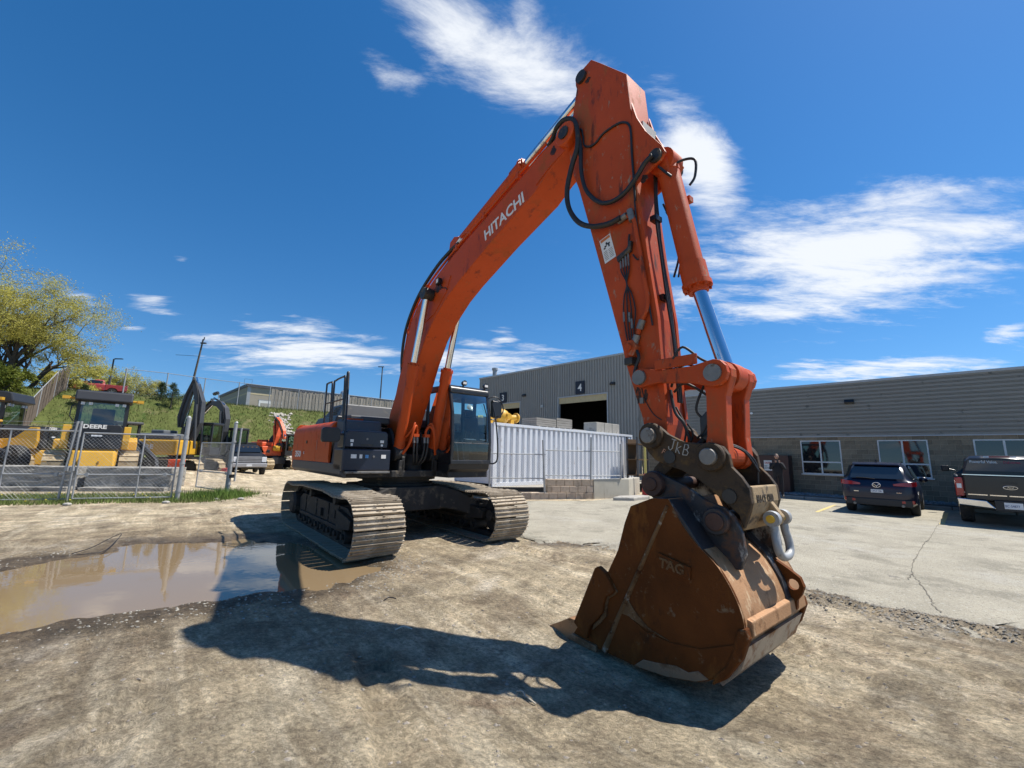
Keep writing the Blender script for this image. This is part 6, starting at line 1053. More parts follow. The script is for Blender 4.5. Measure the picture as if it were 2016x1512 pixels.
for s in (-1,1):
    MB().add([(-.35,s*.80,1.12),(.5,s*.83,1.10),(1.55,s*.84,1.08),(1.2,s*.70,1.50),(.5,s*.685,1.56),(-.1,s*.69,1.52)],[(0,1,2,3,4,5)]).build('side_window',GLD,SUV).location=(0,s*.06,0)
    MB().sheet([[(-.955,s*.40,.935),(-.955,s*.40,.985)],[(-.950,s*.60,.925),(-.945,s*.60,1.03)],[(-.915,s*.80,.92),(-.90,s*.80,1.06)],[(-.85,s*.915,.93),(-.84,s*.91,1.07)],[(-.70,s*.935,.97),(-.70,s*.93,1.07)]]).build('tail_light',REDL,SUV,smooth=60)
    MB().hexa([(-.975,s*.56,.41),(-.94,s*.84,.41),(-.80,s*.86,.41),(-.9,s*.56,.41),(-.975,s*.56,.48),(-.94,s*.84,.51),(-.80,s*.86,.51),(-.9,s*.56,.48)]).build('rear_reflector',REDL,SUV)
    MB().lathe([(.030,-.05),(.040,-.05),(.040,.05),(.030,.05)],'x',(-.95,s*.58,.335),14).build('exhaust_tip',STEEL,SUV)
    MB().ball((1.45,s*1.02,1.10),(.08,.12,.09)).build('mirror',SP,SUV,smooth=60)
    wheel_at(SUV,0,s*.80,.345,.225); wheel_at(SUV,2.70,s*.80,.345,.225)
    MB().side([(-.42+.0,.36)]+[(.42*math.cos(R(t)),.345+.42*math.sin(R(t))) for t in range(170,5,-20)]+[(.42,.36),(.36,.36)]+[(.36*math.cos(R(t)),.345+.36*math.sin(R(t))) for t in range(5,180,20)]+[(-.36,.36)],*sorted((s*.90,s*.935))).build('wheel_arch',BLACK,SUV)
MB().box(-.965,-.90,-.80,.80,.30,.52).build('lower_bumper',mat('black_plastic',(.025,.025,.026),.6),SUV,bevel=.03)
MB().box(-.978,-.945,-.15,.15,.70,.80).build('number_plate',PLATE,SUV); text('lettering','CFCT 786',.075,mat('plate_blue',(.05,.10,.25),.6),SUV,frame((-.980,.135,.725),(0,-1,0),(0,0,1)),wscale=.78)
MB().tube([(-.965,.10*math.cos(R(t)),.94+.075*math.sin(R(t))) for t in range(0,361,24)],.011,6).build('badge',CHRM,SUV,smooth=50); MB().tube([(-.965,-.08,.975),(-.967,-.04,.94),(-.967,0,.91),(-.967,.04,.94),(-.965,.08,.975)],.009,6).build('badge_wing',CHRM,SUV)
for s in (-1,1): MB().box(-.965,-.95,s*.52-.06,s*.52+.06,.71,.735).build('badge_lettering',CHRM,SUV)
MB().tube([(-.87,.02,1.13),(-.86,.3,1.155),(-.85,.5,1.16)],.012,6).build('rear_wiper',BLACK,SUV); MB().tube([(-.2,0,1.66),(-.32,0,1.72)],.02,6).build('antenna',BLACK,SUV)
# ---- pickups
def pickup(name,loc,rz,paint,lab,rear=True,chrome=CHRM,two_tone=False,scale=1,front=True,old=False):
    T=empty(name,loc,rz,lab,'pickup truck'); T.scale=(scale,)*3
    hw=1.0; zs=1.36 if not old else 1.2
    bed=MB(); y=hw
    # bed: outer walls, inner void
    bed.side([(-1.18,.62),(-1.18,zs-.03),(-1.12,zs),(.62,zs),(.62,.55)]+[(.46*math.cos(R(t)),.42+.46*math.sin(R(t))) for t in range(20,161,20)]+[(-.5,.55),(-1.0,.60)],y-.08,y); bed.v=bed.v; bed.build('bed_side',paint,T,bevel=.03)
    b2=MB(); b2.side([(-1.18,.62),(-1.18,zs-.03),(-1.12,zs),(.62,zs),(.62,.55)]+[(.46*math.cos(R(t)),.42+.46*math.sin(R(t))) for t in range(20,161,20)]+[(-.5,.55),(-1.0,.60)],-y,-y+.08); b2.build('bed_side',paint,T,bevel=.03)
    MB().box(-1.1,.6,-y+.08,y-.08,.80,.86).build('bed_floor',BLACK,T); MB().box(.52,.6,-y+.08,y-.08,.86,zs).build('bed_front',paint,T)
    tg=MB().box(-1.22,-1.14,-y+.17,y-.17,.70,zs+.0).build('tailgate',paint,T,bevel=.03)
    st=[]
    zr=1.94 if not old else 1.72
    cabp=lambda h,zb,zw,zt,hr:[(0,zb),(h*.9,zb),(h,zb+.1),(h,zw-.1),(h*.97,zw),(hr*1.04,zw+(zt-zw)*.3),(hr*.97,zt-.1),(hr*.82,zt-.01),(0,zt)]
    x1=2.55 if not old else 2.0
    st=[(.64,cabp(hw,.45,zs,zs+.02,.84)),(.68,cabp(hw,.45,zs,zr-.10,.74)),(.80,cabp(hw,.45,zs,zr-.02,.73)),(1.3,cabp(hw,.45,zs,zr,.73)),(x1-.6,cabp(hw,.45,zs-.02,zr-.03,.73)),(x1,cabp(hw,.45,zs-.04,zr-.25,.76)),(x1+.55,cabp(hw,.45,zs-.06,zs+.02,.82)),(x1+.6,cabp(hw,.45,zs-.10,zs-.03,.84)),(x1+1.4,cabp(hw*.99,.45,zs-.14,zs-.08,.84)),(x1+1.75,cabp(hw*.95,.48,zs-.22,zs-.14,.82)),(x1+1.85,cabp(hw*.90,.52,zs-.34,zs-.24,.78))]
    body_loft(st).build('cab_body',paint,T,smooth=42)
    rw=MB().add([(.62,-.74,zs+.10),(.62,.74,zs+.10),(.66,.64,zr-.16),(.66,-.64,zr-.16)],[(0,3,2,1)]).build('rear_window',GLD,T); 
    MB().add([(x1+.50,-.74,zs+.06),(x1+.50,.74,zs+.06),(x1+.0,.66,zr-.22),(x1+.0,-.66,zr-.22)],[(0,1,2,3)]).build('windshield',GLD,T).location=(.05,0,.02)
    for s in (-1,1):
        MB().add([(.85,s*.93,zs+.06),(x1+.3,s*.93,zs+.03),(x1-.25,s*.78,zr-.14),(.85,s*.77,zr-.12)],[(0,1,2,3)]).build('side_window',GLD,T).location=(0,s*.015,0)
        MB().hexa([(x1+.15,s*1.06,1.42),(x1+.3,s*1.06,1.42),(x1+.3,s*1.26,1.40),(x1+.15,s*1.26,1.40),(x1+.15,s*1.08,1.60),(x1+.3,s*1.08,1.60),(x1+.3,s*1.27,1.60),(x1+.15,s*1.27,1.60)] if s>0 else [(x1+.15,-1.26,1.40),(x1+.3,-1.26,1.40),(x1+.3,-1.06,1.42),(x1+.15,-1.06,1.42),(x1+.15,-1.27,1.60),(x1+.3,-1.27,1.60),(x1+.3,-1.08,1.60),(x1+.15,-1.08,1.60)]).build('mirror',BLACK,T,bevel=.03)
        MB().cyl((x1+.22,s*.95,1.44),(x1+.22,s*1.1,1.48),.025).build('mirror_arm',BLACK,T)
        wheel_at(T,0,s*.83,.42,.28); wheel_at(T,3.68 if not old else 3.2,s*.83,.42,.28)
        MB().box(-1.205,-1.10,*sorted((s*.845,s*1.005)),.78,1.28).build('tail_light',REDL,T,bevel=.02); MB().box(-1.21,-1.2,*sorted((s*.88,s*.97)),1.0,1.12).build('reverse_lamp',PLATE,T)
    MB().box(-.2,x1+1.5,-.7,.7,.42,.62).build('chassis',BLACK,T)
    return T,tg,x1,zs,zr,hw
BKP=carpaint('black_truck_paint',(.010,.010,.012))
F1,tg,x1,zs,zr,hw=pickup('pickup_truck',(14.02,12.10,.02),FWD,BKP,'black pickup truck parked at the right edge beside the SUV')
bm_=MB(); bm_.hexa([(-1.38,.30,.50),(-1.20,.30,.50),(-1.20,.98,.56),(-1.34,.98,.56),(-1.38,.46,.70),(-1.20,.46,.70),(-1.20,1.0,.74),(-1.36,1.0,.74)]); bm_.build('rear_bumper',CHRM,F1,bevel=.02)
bm_=MB(); bm_.hexa([(-1.34,-.98,.56),(-1.20,-.98,.56),(-1.20,-.30,.50),(-1.38,-.30,.50),(-1.36,-1.0,.74),(-1.20,-1.0,.74),(-1.20,-.46,.70),(-1.38,-.46,.70)]); bm_.build('rear_bumper',CHRM,F1,bevel=.02)
MB().box(-1.34,-1.2,-.32,.32,.46,.72).build('bumper_step',mat('black_plastic',(.025,.025,.026),.6),F1,bevel=.01); MB().box(-1.352,-1.342,-.16,.16,.52,.68).build('number_plate',PLATE,F1); text('lettering','BC-54877',.085,MATS['plate_blue'],F1,frame((-1.354,.15,.565),(0,-1,0),(0,0,1)),wscale=.72)
MB().tube([(-1.228,.125*math.cos(R(t)),1.06+.045*math.sin(R(t))) for t in range(0,361,20)],.009,6).build('badge_ring',CHRM,F1,smooth=50)
text('lettering','Ford',.055,CHRM,F1,frame((-1.234,.055,1.042),(0,-1,0),(0,0,1)),shear=.3)
MB().box(-1.23,-1.218,.42,.78,.83,.855).build('trim_strip',CHRM,F1); MB().box(-1.23,-1.218,.08,.38,.83,.855).build('trim_strip',CHRM,F1); MB().box(-1.23,-1.218,-.4,.04,.83,.855).build('trim_strip',CHRM,F1)
MB().box(-1.23,-1.10,-.84,.84,zs-.0,zs+.022).build('tailgate_cap',CHRM,F1); MB().box(-1.228,-1.22,-.13,.13,1.16,1.20).build('tailgate_handle',BLACK,F1)
MB().box(.60,.70,-.20,.20,zr-.08,zr-.03).build('brake_lamp',REDL,F1); 
for s in (-1,1): MB().box(.598,.69,*sorted((s*.21,s*.32)),zr-.08,zr-.035).build('cargo_lamp',PLATE,F1)
text('lettering','Powerful Value.',.115,DECAL,F1,frame((.63,.62,zr-.245),(0,-1,0),(.08,0,1)),bold=.003,wscale=.78); text('lettering','Delivered.',.10,REDL,F1,frame((.63,-.06,zr-.245),(0,-1,0),(.08,0,1)),bold=.003,wscale=.8)
# dark pickup facing us in the left yard
P2,tg,x1,zs,zr,hw=pickup('pickup_truck',(-19.0,30.3,.02),math.atan2(-.80,.60),mat('dark_blue_truck_paint',(.010,.013,.020),.75,0,.1,2,None,0,spec=.2),'dark pickup truck with chrome grille facing the camera in the left yard')
xf=x1+1.86
PCH=mat('sunlit_chrome_grey',(.34,.34,.35),.35,.3)  # grey paint stands in for sunlit brightness on the chrome
MB().box(xf-.1,xf+.04,-.62,.62,.78,1.16).build('grille',mat('grille_dark',(.05,.05,.055),.4,.4),P2,bevel=.02)
for z in (.84,.95,1.06,1.14): MB().box(xf+.03,xf+.06,-.64,.64,z-.03,z+.03).build('grille_bar',PCH,P2)
for s in (-1,1): MB().box(xf-.25,xf+.0,*sorted((s*.66,s*.93)),.82,1.14).build('headlight',PLATE,P2,bevel=.02)
MB().box(xf-.15,xf+.16,-.98,.98,.50,.76).build('front_bumper',PCH,P2,bevel=.05); MB().box(xf+.15,xf+.17,-.15,.15,.56,.68).build('number_plate',PLATE,P2)
for i in range(5): MB().box(x1-.12,x1-.06,-.5+.25*i-.04,-.5+.25*i+.04,zr-.20,zr-.17).build('roof_lamp',mat('amber',(.5,.25,.05),.4),P2)
# red pickup on the hill crest
def red_truck(loc,rz):
    T,tg,x1,zs,zr,hw=pickup('pickup_truck',loc,rz,mat('faded_red_paint',(.30,.030,.035),.5,0,.1,3),'old faded red pickup truck on top of the grass slope',old=True)
    return T
# ================================================================ HILL
E1=Vector((.71793,.69611,0)); E2=Vector((-.69611,.71793,0))
def hill_z(t,d):
    z=6.0*float(sstep(39.6,50.2,d)*.55+.45*np.clip((d-40)/10.2,0,1))+1.25*float(np.clip((d-50.2)/14,0,1))+.25*float(vnoise(t,d,.25,61))+.10*float(vnoise(t,d,1.1,62))
    return z-.35*float(1-sstep(39.0,41.0,d))
def HP(t,d,dz=0): p=E1*t+E2*d; return Vector((p.x,p.y,hill_z(t,d)+dz))
rows=[]
ts=np.linspace(-70,120,150); ds=np.concatenate([np.linspace(38.6,52,46),np.linspace(53,130,16)])
for d in ds: rows.append([tuple(HP(t,d)) for t in ts])
GRASS=mat('hill_grass',(.085,.10,.030),.95,0,.35,1.5,[((.16,.14,.07),.26,.5,(1,1,1)),((.035,.065,.014),.22,1.1,(1,1,1)),((.14,.15,.05),.08,6,(1,1,1))],.8,12,spec=.1)
ho=MB().sheet(rows).build('hill',GRASS,smooth=70); 
if ho.data.polygons[500].normal.z<0: ho.data.flip_normals()
tag(ho,'grassy green slope rising behind the yard',kind='structure')
def blades(name,pts,h,m,label,wd=.02):   # pts: list of (x,y,z)
    V=[];F=[]
    for x,y,z in pts:
        a=random.random()*6.28; hh=h*random.uniform(.5,1.3); k=len(V); dx,dy=math.cos(a)*wd,math.sin(a)*wd; lx,ly=random.gauss(0,.35)*hh,random.gauss(0,.35)*hh
        V+=[(x-dx,y-dy,z-.02),(x+dx,y+dy,z-.02),(x+lx,y+ly,z+hh)]; F.append((k,k+1,k+2))
    mb=MB(); mb.v=V; mb.f=F; return tag(mb.build(name,m,fix=False),label,kind='stuff')
GBL=mat('grass_blade',(.115,.13,.038),.8,0,.5,3,None,0,spec=.15)
pts=[HP(random.uniform(-14,34),random.uniform(39.5,54)) for _ in range(26000)]
blades('hill_grass_blades',pts,.22,GBL,'grass tufts covering the slope',.03)
# rock chute down the slope
V=MB()
for i in range(420):
    d=random.uniform(40.0,48.6); t=12.9+random.gauss(0,.42)+.06*(d-44); p=HP(t,d); s=random.uniform(.10,.26); c=[p+Vector((s*math.cos(q)*random.uniform(.7,1.2),s*math.sin(q)*random.uniform(.7,1.2),random.uniform(-.1,.1)*s)) for q in (0,1.25,2.5,3.75,5)]; k=len(V.v); V.v+=[tuple(q) for q in c]+[tuple(p+Vector((0,0,s*.9)))]; V.f+=[(k+j,k+(j+1)%5,k+5) for j in range(5)]
tag(V.build('rock_chute',mat('pale_rock',(.36,.33,.28),.95,0,.4,3)),'strip of pale rocks running down the grass slope',kind='stuff')
# crest fence
def crest_fence():
    F_=empty('chain_link_fence',HP(0,50.5),0,'tall chain-link fence along the top of the grass slope','fence'); o=Vector(F_.location)
    T=[.9+2.9*i for i in range(12)]; prev=None
    for i,t in enumerate(T):
        p=HP(t,50.5)-o; MB().cyl(p-Vector((0,0,.3)),p+Vector((0,0,2.45)),.045 if i else .06,n=8).build('post',GALV,F_,smooth=50)
        if prev is not None:
            MB().cyl(prev+Vector((0,0,2.4)),p+Vector((0,0,2.4)),.028,n=6).build('top_rail',GALV,F_,smooth=50)
            d=p-prev; m=chain(d.length,0,2.35,.16,.003); m.xf(frame(prev,(d.x,d.y,d.z),(-d.y,d.x,0))@Matrix.Identity(4)); m.build('chain_link_mesh',WIRE,F_,fix=False,kind='stuff')
        prev=p
crest_fence()
# brown slatted fence down the slope at far left
SF=empty('slatted_fence',(-37.0,34.5,0),0,'brown privacy-slat fence running down the slope at far left','fence')
A,B=Vector((-37.0,34.5)),Vector((-30.6,24.4)); SLAT=mat('brown_slat',(.13,.10,.075),.9,0,.35,2); nS=110
def zat(p): return hill_z(p.x*E1.x+p.y*E1.y,p.x*E2.x+p.y*E2.y)
sl_me=[MB().box(-.045,.045,-.012,.012,-.1,2.05+q).mesh('slat',SLAT) for q in (0,.05,-.06)]
for i in range(nS):
    p=A.lerp(B,i/(nS-1)); o=inst('slat',random.choice(sl_me),SF,Matrix.Translation((p.x-A.x,p.y-A.y,max(zat(p),0)))@Matrix.Rotation(math.atan2(B.y-A.y,B.x-A.x)+random.uniform(-.5,.5),4,'Z')@Matrix.Rotation(random.uniform(-.05,.05),4,'Y'))
for i in range(6):
    p=A.lerp(B,i/5); q=A.lerp(B,min(1,(i+1)/5)); MB().cyl((p.x-A.x,p.y-A.y,max(zat(p),0)-.3),(p.x-A.x,p.y-A.y,max(zat(p),0)+2.25),.04,n=8).build('post',GALV,SF); 
    if i<5: MB().cyl((p.x-A.x,p.y-A.y,max(zat(p),0)+2.1),(q.x-A.x,q.y-A.y,max(zat(q),0)+2.1),.03,n=6).build('top_rail',GALV,SF)
# hill building and board fence
HBD=empty('hill_building',tuple(HP(2.0,56)),math.atan2(E1.y,E1.x),'low tan building with dark roof edge on top of the slope','building')
t0=(Vector((-30.7,48.2,0))@E1); HBD.location=E1*t0+E2*56+Vector((0,0,6.0)); TAN=mat('tan_wall',(.36,.31,.24),.85,0,.08,2); 
MB().box(0,34,0,16,0,2.8).build('wall',TAN,HBD); MB().box(-.15,34,-.2,16,2.8,3.12).build('roof_edge',mat('dark_roof',(.05,.055,.065),.6),HBD); MB().box(-.01,34,-.015,0,1.95,2.12).build('pale_band',mat('pale_band',(.55,.45,.26),.7),HBD); MB().box(-.02,0,0,16,1.95,2.1).build('pale_band',MATS['pale_band'],HBD)
MB().box(1.3,4.1,-.03,.0,.2,1.35).build('white_door',WHITE,HBD); MB().box(1.25,4.15,-.035,-.031,1.35,1.45).build('door_head',TRIM,HBD); MB().box(.0,.35,-.02,0,0,2.8).build('corner_trim',TRIM,HBD)
MB().box(-5,-.5,6,12,0,1.0).build('side_annex',TAN,HBD)
rl=MB(); 
for q in ((-1.2,3.1,3.1),(-1.2,3.9,3.1)): rl.tube([(q[0]+1.4,3,3.1),(q[0]+1.4,3,4.1),(q[0]+2.2,3,4.1),(q[0]+2.2,3,3.1)],.02,5)
rl.build('roof_rail',GALV,HBD,kind='stuff')
BF=empty('board_fence',tuple(HP(14,52.2)),0,'weathered grey board fence along the slope crest','fence'); bo=Vector(BF.location); WOOD=cbmat('weathered_board',(.30,.27,.225),.25)
bme=[MB().box(-.085,.085,-.012,.012,-.05,2.15+q).mesh('board',WOOD) for q in (0,.06,-.05,.1)]
nb=0;t=13.2
while t<37 and nb<150:
    p=HP(t,52.2+.05*(nb%2)); inst('board',random.choice(bme),BF,Matrix.Translation(p-bo)@Matrix.Rotation(math.atan2(E1.y,E1.x)+random.uniform(-.06,.06),4,'Z')@Matrix.Rotation(random.uniform(-.015,.015),4,'Y')); t+=.185; nb+=1
for z in (.5,1.7): MB().tube([tuple(HP(t,52.32)-bo+Vector((0,0,z))) for t in np.linspace(13.2,37,14)],.05,4).build('fence_rail',WOOD,BF)
WF2=empty('wall_panel',tuple(HP(12.1,52)),0,'pale concrete panel at the left end of the board fence','panel'); MB().box(0,.9,0,.1,-.2,.55,Matrix.Rotation(math.atan2(E1.y,E1.x),4,'Z')).build('slab',CONC,WF2)
# poles
def lamp_pole(loc,h,lab,arm=(1,0),dark=True,lean=0,wire=False):
    P=empty('light_pole',loc,0,lab,'light pole'); m=mat('dark_pole',(.06,.055,.05),.6) 
    MB().tube([(0,0,-.5),(lean*.5,0,h*.5),(lean,0,h)],.1,8,rs=[.13,.10,.075]).build('pole',m,P,smooth=50)
    if arm: MB().tube([(lean,0,h-.05),(lean+arm[0]*.5,arm[1]*.5,h+.02)],.04,6).build('arm',m,P); MB().box(lean+arm[0]*.5-.35,lean+arm[0]*.5+.55,-.12,.12,h-.03,h+.07).build('lamp_head',BLACK,P,bevel=.03)
    return P
lamp_pole((-47.6,49.0,6.9),5.0,'dark street lamp above the red pickup on the slope',(1,0)); lamp_pole((-19.6,62,7),7.3,'slim dark lamp pole behind the board fence',(-.6,0))
UP_=empty('utility_pole',(-37.3,48,6.4),0,'leaning wooden utility pole on top of the slope','utility pole'); MB().tube([(0,0,-.5),(.40,0,4),(.75,0,7.9)],.2,8,rs=[.14,.11,.08]).build('pole',mat('pole_wood',(.10,.085,.07),.9,0,.2,3),UP_,smooth=50); MB().box(.55,1.15,-.1,.1,7.35,7.5).build('insulator_bracket',CHAR,UP_); MB().cyl((.85,0,7.8),(.87,0,8.15),.06).build('pole_cap',CHAR,UP_); MB().tube([(-2.2,0,5.95),(.55,0,5.85)],.025,4).build('side_wire',CHAR,UP_)
MB().box(-.3,.3,-.3,.3,-.3,.25).build('base_block',TAN,UP_)
SL_=empty('floodlight',tuple(HP(8.2,52)),0,'small dark floodlight on a stub post by the hill building','floodlight'); MB().cyl((0,0,-.2),(0,0,1.0),.04).build('post',GALV,SL_); MB().box(-.1,.4,-.15,.15,1.0,1.25,Matrix.Rotation(-.4,4,'Y')).build('lamp_head',BLACK,SL_)
red_truck((-45.2,47.0,7.15),math.atan2(-.69611,-.71793))
# ================================================================ LEFT YARD MACHINES
YEL2=mat('dealer_yellow',(.60,.33,.028),.45,0,.1,3,[((.30,.17,.04),.10,4,(1,1,1))],.03,50); MGL=glass('machine_glass',(.42,.55,.50),.08); TRK=mat('tan_track_steel',(.42,.33,.20),.7,.1,.25,5,[((.20,.14,.08),.3,5,(1,1,1))],.2,40); DKP=mat('machine_black',(.018,.019,.022),.45,0,.2,4)
def mtrack(T,y,L_,H_,wd,m=TRK,n=30,dx=0):
    g=bpy.data.objects.new('track',None); COL.objects.link(g); g.parent=T; g.location=(dx,y,0); g.empty_display_size=.1; r=H_/2
    P=[(x,0.03) for x in np.linspace(-L_/2+r,L_/2-r,20)]+arc((L_/2-r,r),r-.03,-90,90,10)[1:]+[(x,H_-.03) for x in np.linspace(L_/2-r,-L_/2+r,20)][1:]+arc((-L_/2+r,r),r-.03,90,270,10)[1:-1]
    P=np.array(P); Q=np.vstack([P,P[:1]]); s=np.r_[0,np.cumsum(np.hypot(*np.diff(Q,axis=0).T))]; f=lambda u:np.array([np.interp(u%s[-1],s,Q[:,0]),np.interp(u%s[-1],s,Q[:,1])])
    pl=s[-1]/n; me=MB().box(-pl*.46,pl*.46,-wd/2,wd/2,-.01,.012).box(-pl*.42,-pl*.25,-wd/2,wd/2,.0,.05).mesh('track_shoe',m,None,True)
    for i in range(n):
        u=(i+.5)*pl; c=f(u); d=f(u+.02)-f(u-.02); d/=np.hypot(*d); inst('track_shoe',me,g,Matrix(((d[0],0,d[1],c[0]),(0,1,0,0),(d[1],0,-d[0],c[1]),(0,0,0,1))))
    MB().side([(x*.98,z) for x,z in [(-L_/2+r*.6,.12),(L_/2-r*.6,.12),(L_/2-r*.3,r),(L_/2-r*.6,H_-.12),(-L_/2+r*.6,H_-.12),(-L_/2+r*.3,r)]],-wd*.3,wd*.3).build('track_frame',DKP,g)
def dozer(name,loc,rz,lab,blade=False):
    T=empty(name,loc,rz,lab,'bulldozer')
    for s in (-1,1): mtrack(T,s*1.1,3.3,1.05,.62,n=34)
    MB().side([(-1.5,.55),(1.55,.55),(1.55,1.2),(-1.5,1.2)],-.72,.72).build('lower_body',YEL2,T,bevel=.03)
    MB().front([(-.74,1.15),(-.78,1.25),(-.74,2.05),(-.66,2.16),(.66,2.16),(.74,2.05),(.78,1.25),(.74,1.15)],.35,1.75).build('hood',DKP,T,bevel=.03)
    MB().box(1.75,1.78,-.38,.38,1.25,1.95).build('grille',BLACK,T); MB().box(1.785,1.80,-.16,.16,1.66,1.72).build('badge',PLATE,T)
    text('lettering','DEERE',.22,DECAL,T,frame((1.765,-.45,1.985),(0,1,0),(0,0,1)),bold=.008,wscale=1.12,label='white DEERE lettering on the hood')
    for s in (-1,1):
        MB().side([(.4,1.15),(1.6,1.15),(1.66,1.5),(1.6,2.1),(1.35,2.1),(.9,1.6),(.4,1.55)],*sorted((s*.79,s*1.02))).build('fender',YEL2,T,bevel=.02)
        MB().side([(-1.2,1.1),(.5,1.1),(.5,1.5),(-1.2,1.7)],*sorted((s*.75,s*1.3))).build('fender',YEL2,T,bevel=.03)
    MB().hexa([(1.55,-.72,.45),(2.0,-.66,.40),(2.0,.66,.40),(1.55,.72,.45),(1.55,-.72,1.12),(1.85,-.60,1.05),(1.85,.60,1.05),(1.55,.72,1.12)]).build('front_guard',YEL2,T,bevel=.03)
    MB().tube([(1.97,.30*math.cos(R(t))-.1,.62+.25*math.sin(R(t))) for t in range(150,371,20)],.03,6).build('tow_ring',mat('dark_yellow',(.33,.18,.02),.5),T)
    # cab
    c=bpy.data.objects.new('cab',None); COL.objects.link(c); c.parent=T; c.empty_display_size=.1
    for x,y in ((.30,.78),(.30,-.78),(-1.1,.8),(-1.1,-.8)): MB().hexa([(x-.06,y-.06,1.6),(x+.06,y-.06,1.6),(x+.06,y+.06,1.6),(x-.06,y+.06,1.6),(x*.85-.06,y*.97-.06,3.25),(x*.85+.06,y*.97-.06,3.25),(x*.85+.06,y*.97+.06,3.25),(x*.85-.06,y*.97+.06,3.25)]).build('cab_pillar',DKP,c)
    MB().side([(-1.25,3.2),(.40,3.16),(.62,3.22),(.50,3.62),(.30,3.66),(-1.2,3.64)],-.92,.92).build('cab_roof',mat('charcoal_roof',(.022,.023,.027),.5),c,bevel=.05)
    MB().box(-1.1,.3,-.84,.84,1.55,2.2).build('cab_lower',DKP,c,bevel=.03)
    MB().add([(.37,-.72,2.2),(.37,.72,2.2),(.31,.70,3.16),(.31,-.70,3.16)],[(0,1,2,3)]).build('windshield',MGL,c,fix=False)
    for s in (-1,1): MB().add([(.3,s*.83,2.2),(-1.1,s*.84,2.2),(-.95,s*.80,3.16),(.27,s*.79,3.16)],[(0,1,2,3)]).build('side_window',MGL,c,fix=False)
    MB().side([(-.75,2.0),(-.2,2.0),(-.25,2.35),(-.6,2.4),(-.66,2.95),(-.82,2.95)],-.38,.38).build('seat',INT,c,bevel=.05)
    for y in (-.66,-.42,.42,.66): MB().box(.36,.42,y-.06,y+.06,3.02,3.14).build('work_light',PLATE,c)
    for s in (-1,1): MB().tube([(.2,s*.9,3.3),(.25,s*1.15,3.3)],.05,6).build('beacon_arm',YEL2,c); MB().box(.1,.4,*sorted((s*1.08,s*1.30)),3.24,3.36).build('side_lamp',YEL2,c)
    MB().tube([(.38,-.86,2.3),(.42,-.98,2.5),(.42,-.98,2.9),(.36,-.86,3.05)],.02,6).build('grab_rail',BLACK,c)
    if blade: MB().side([(2.3,.05),(2.55,.1),(2.45,.6),(2.5,1.1),(2.6,1.25),(2.38,1.2),(2.3,.6)],-1.7,1.7).build('blade',YEL2,T,bevel=.02)
    return T
dozer('bulldozer',(-18.2,18.7,.36),math.atan2(-.74,.67),'yellow and dark bulldozer facing the camera behind the right gate')
dozer('bulldozer',(-23.2,19.2,.30),math.atan2(.45,.89),'second yellow bulldozer behind the first at the left edge of the yard')
LD=empty('wheel_loader',(-22.6,17.6,.36),math.atan2(-.1,1),'yellow loader bucket arm block at the far left edge','loader')
MB().box(-1.2,.6,-.6,.6,1.1,2.2).build('rear_body',YEL2,LD,bevel=.06); MB().box(-1.25,.65,-.62,.62,2.2,2.3).build('rear_cover',YEL2,LD,bevel=.03)
for x in (-.7,1.2):
    for s in (-1,1): wheel_at(LD,x,s*.85,.62,.45)
MB().side([(.4,.9),(2.1,.7),(2.1,1.0),(.4,1.35)],-.15,.15).build('front_frame',DKP,LD,bevel=.03); MB().tube(smooth_pts([(0.2,-.55,1.15),(1.1,-.6,1.45),(2.0,-.6,1.4),(2.4,-.6,1.1)],4),.07,8).build('lift_arm',YEL2,LD,smooth=50)
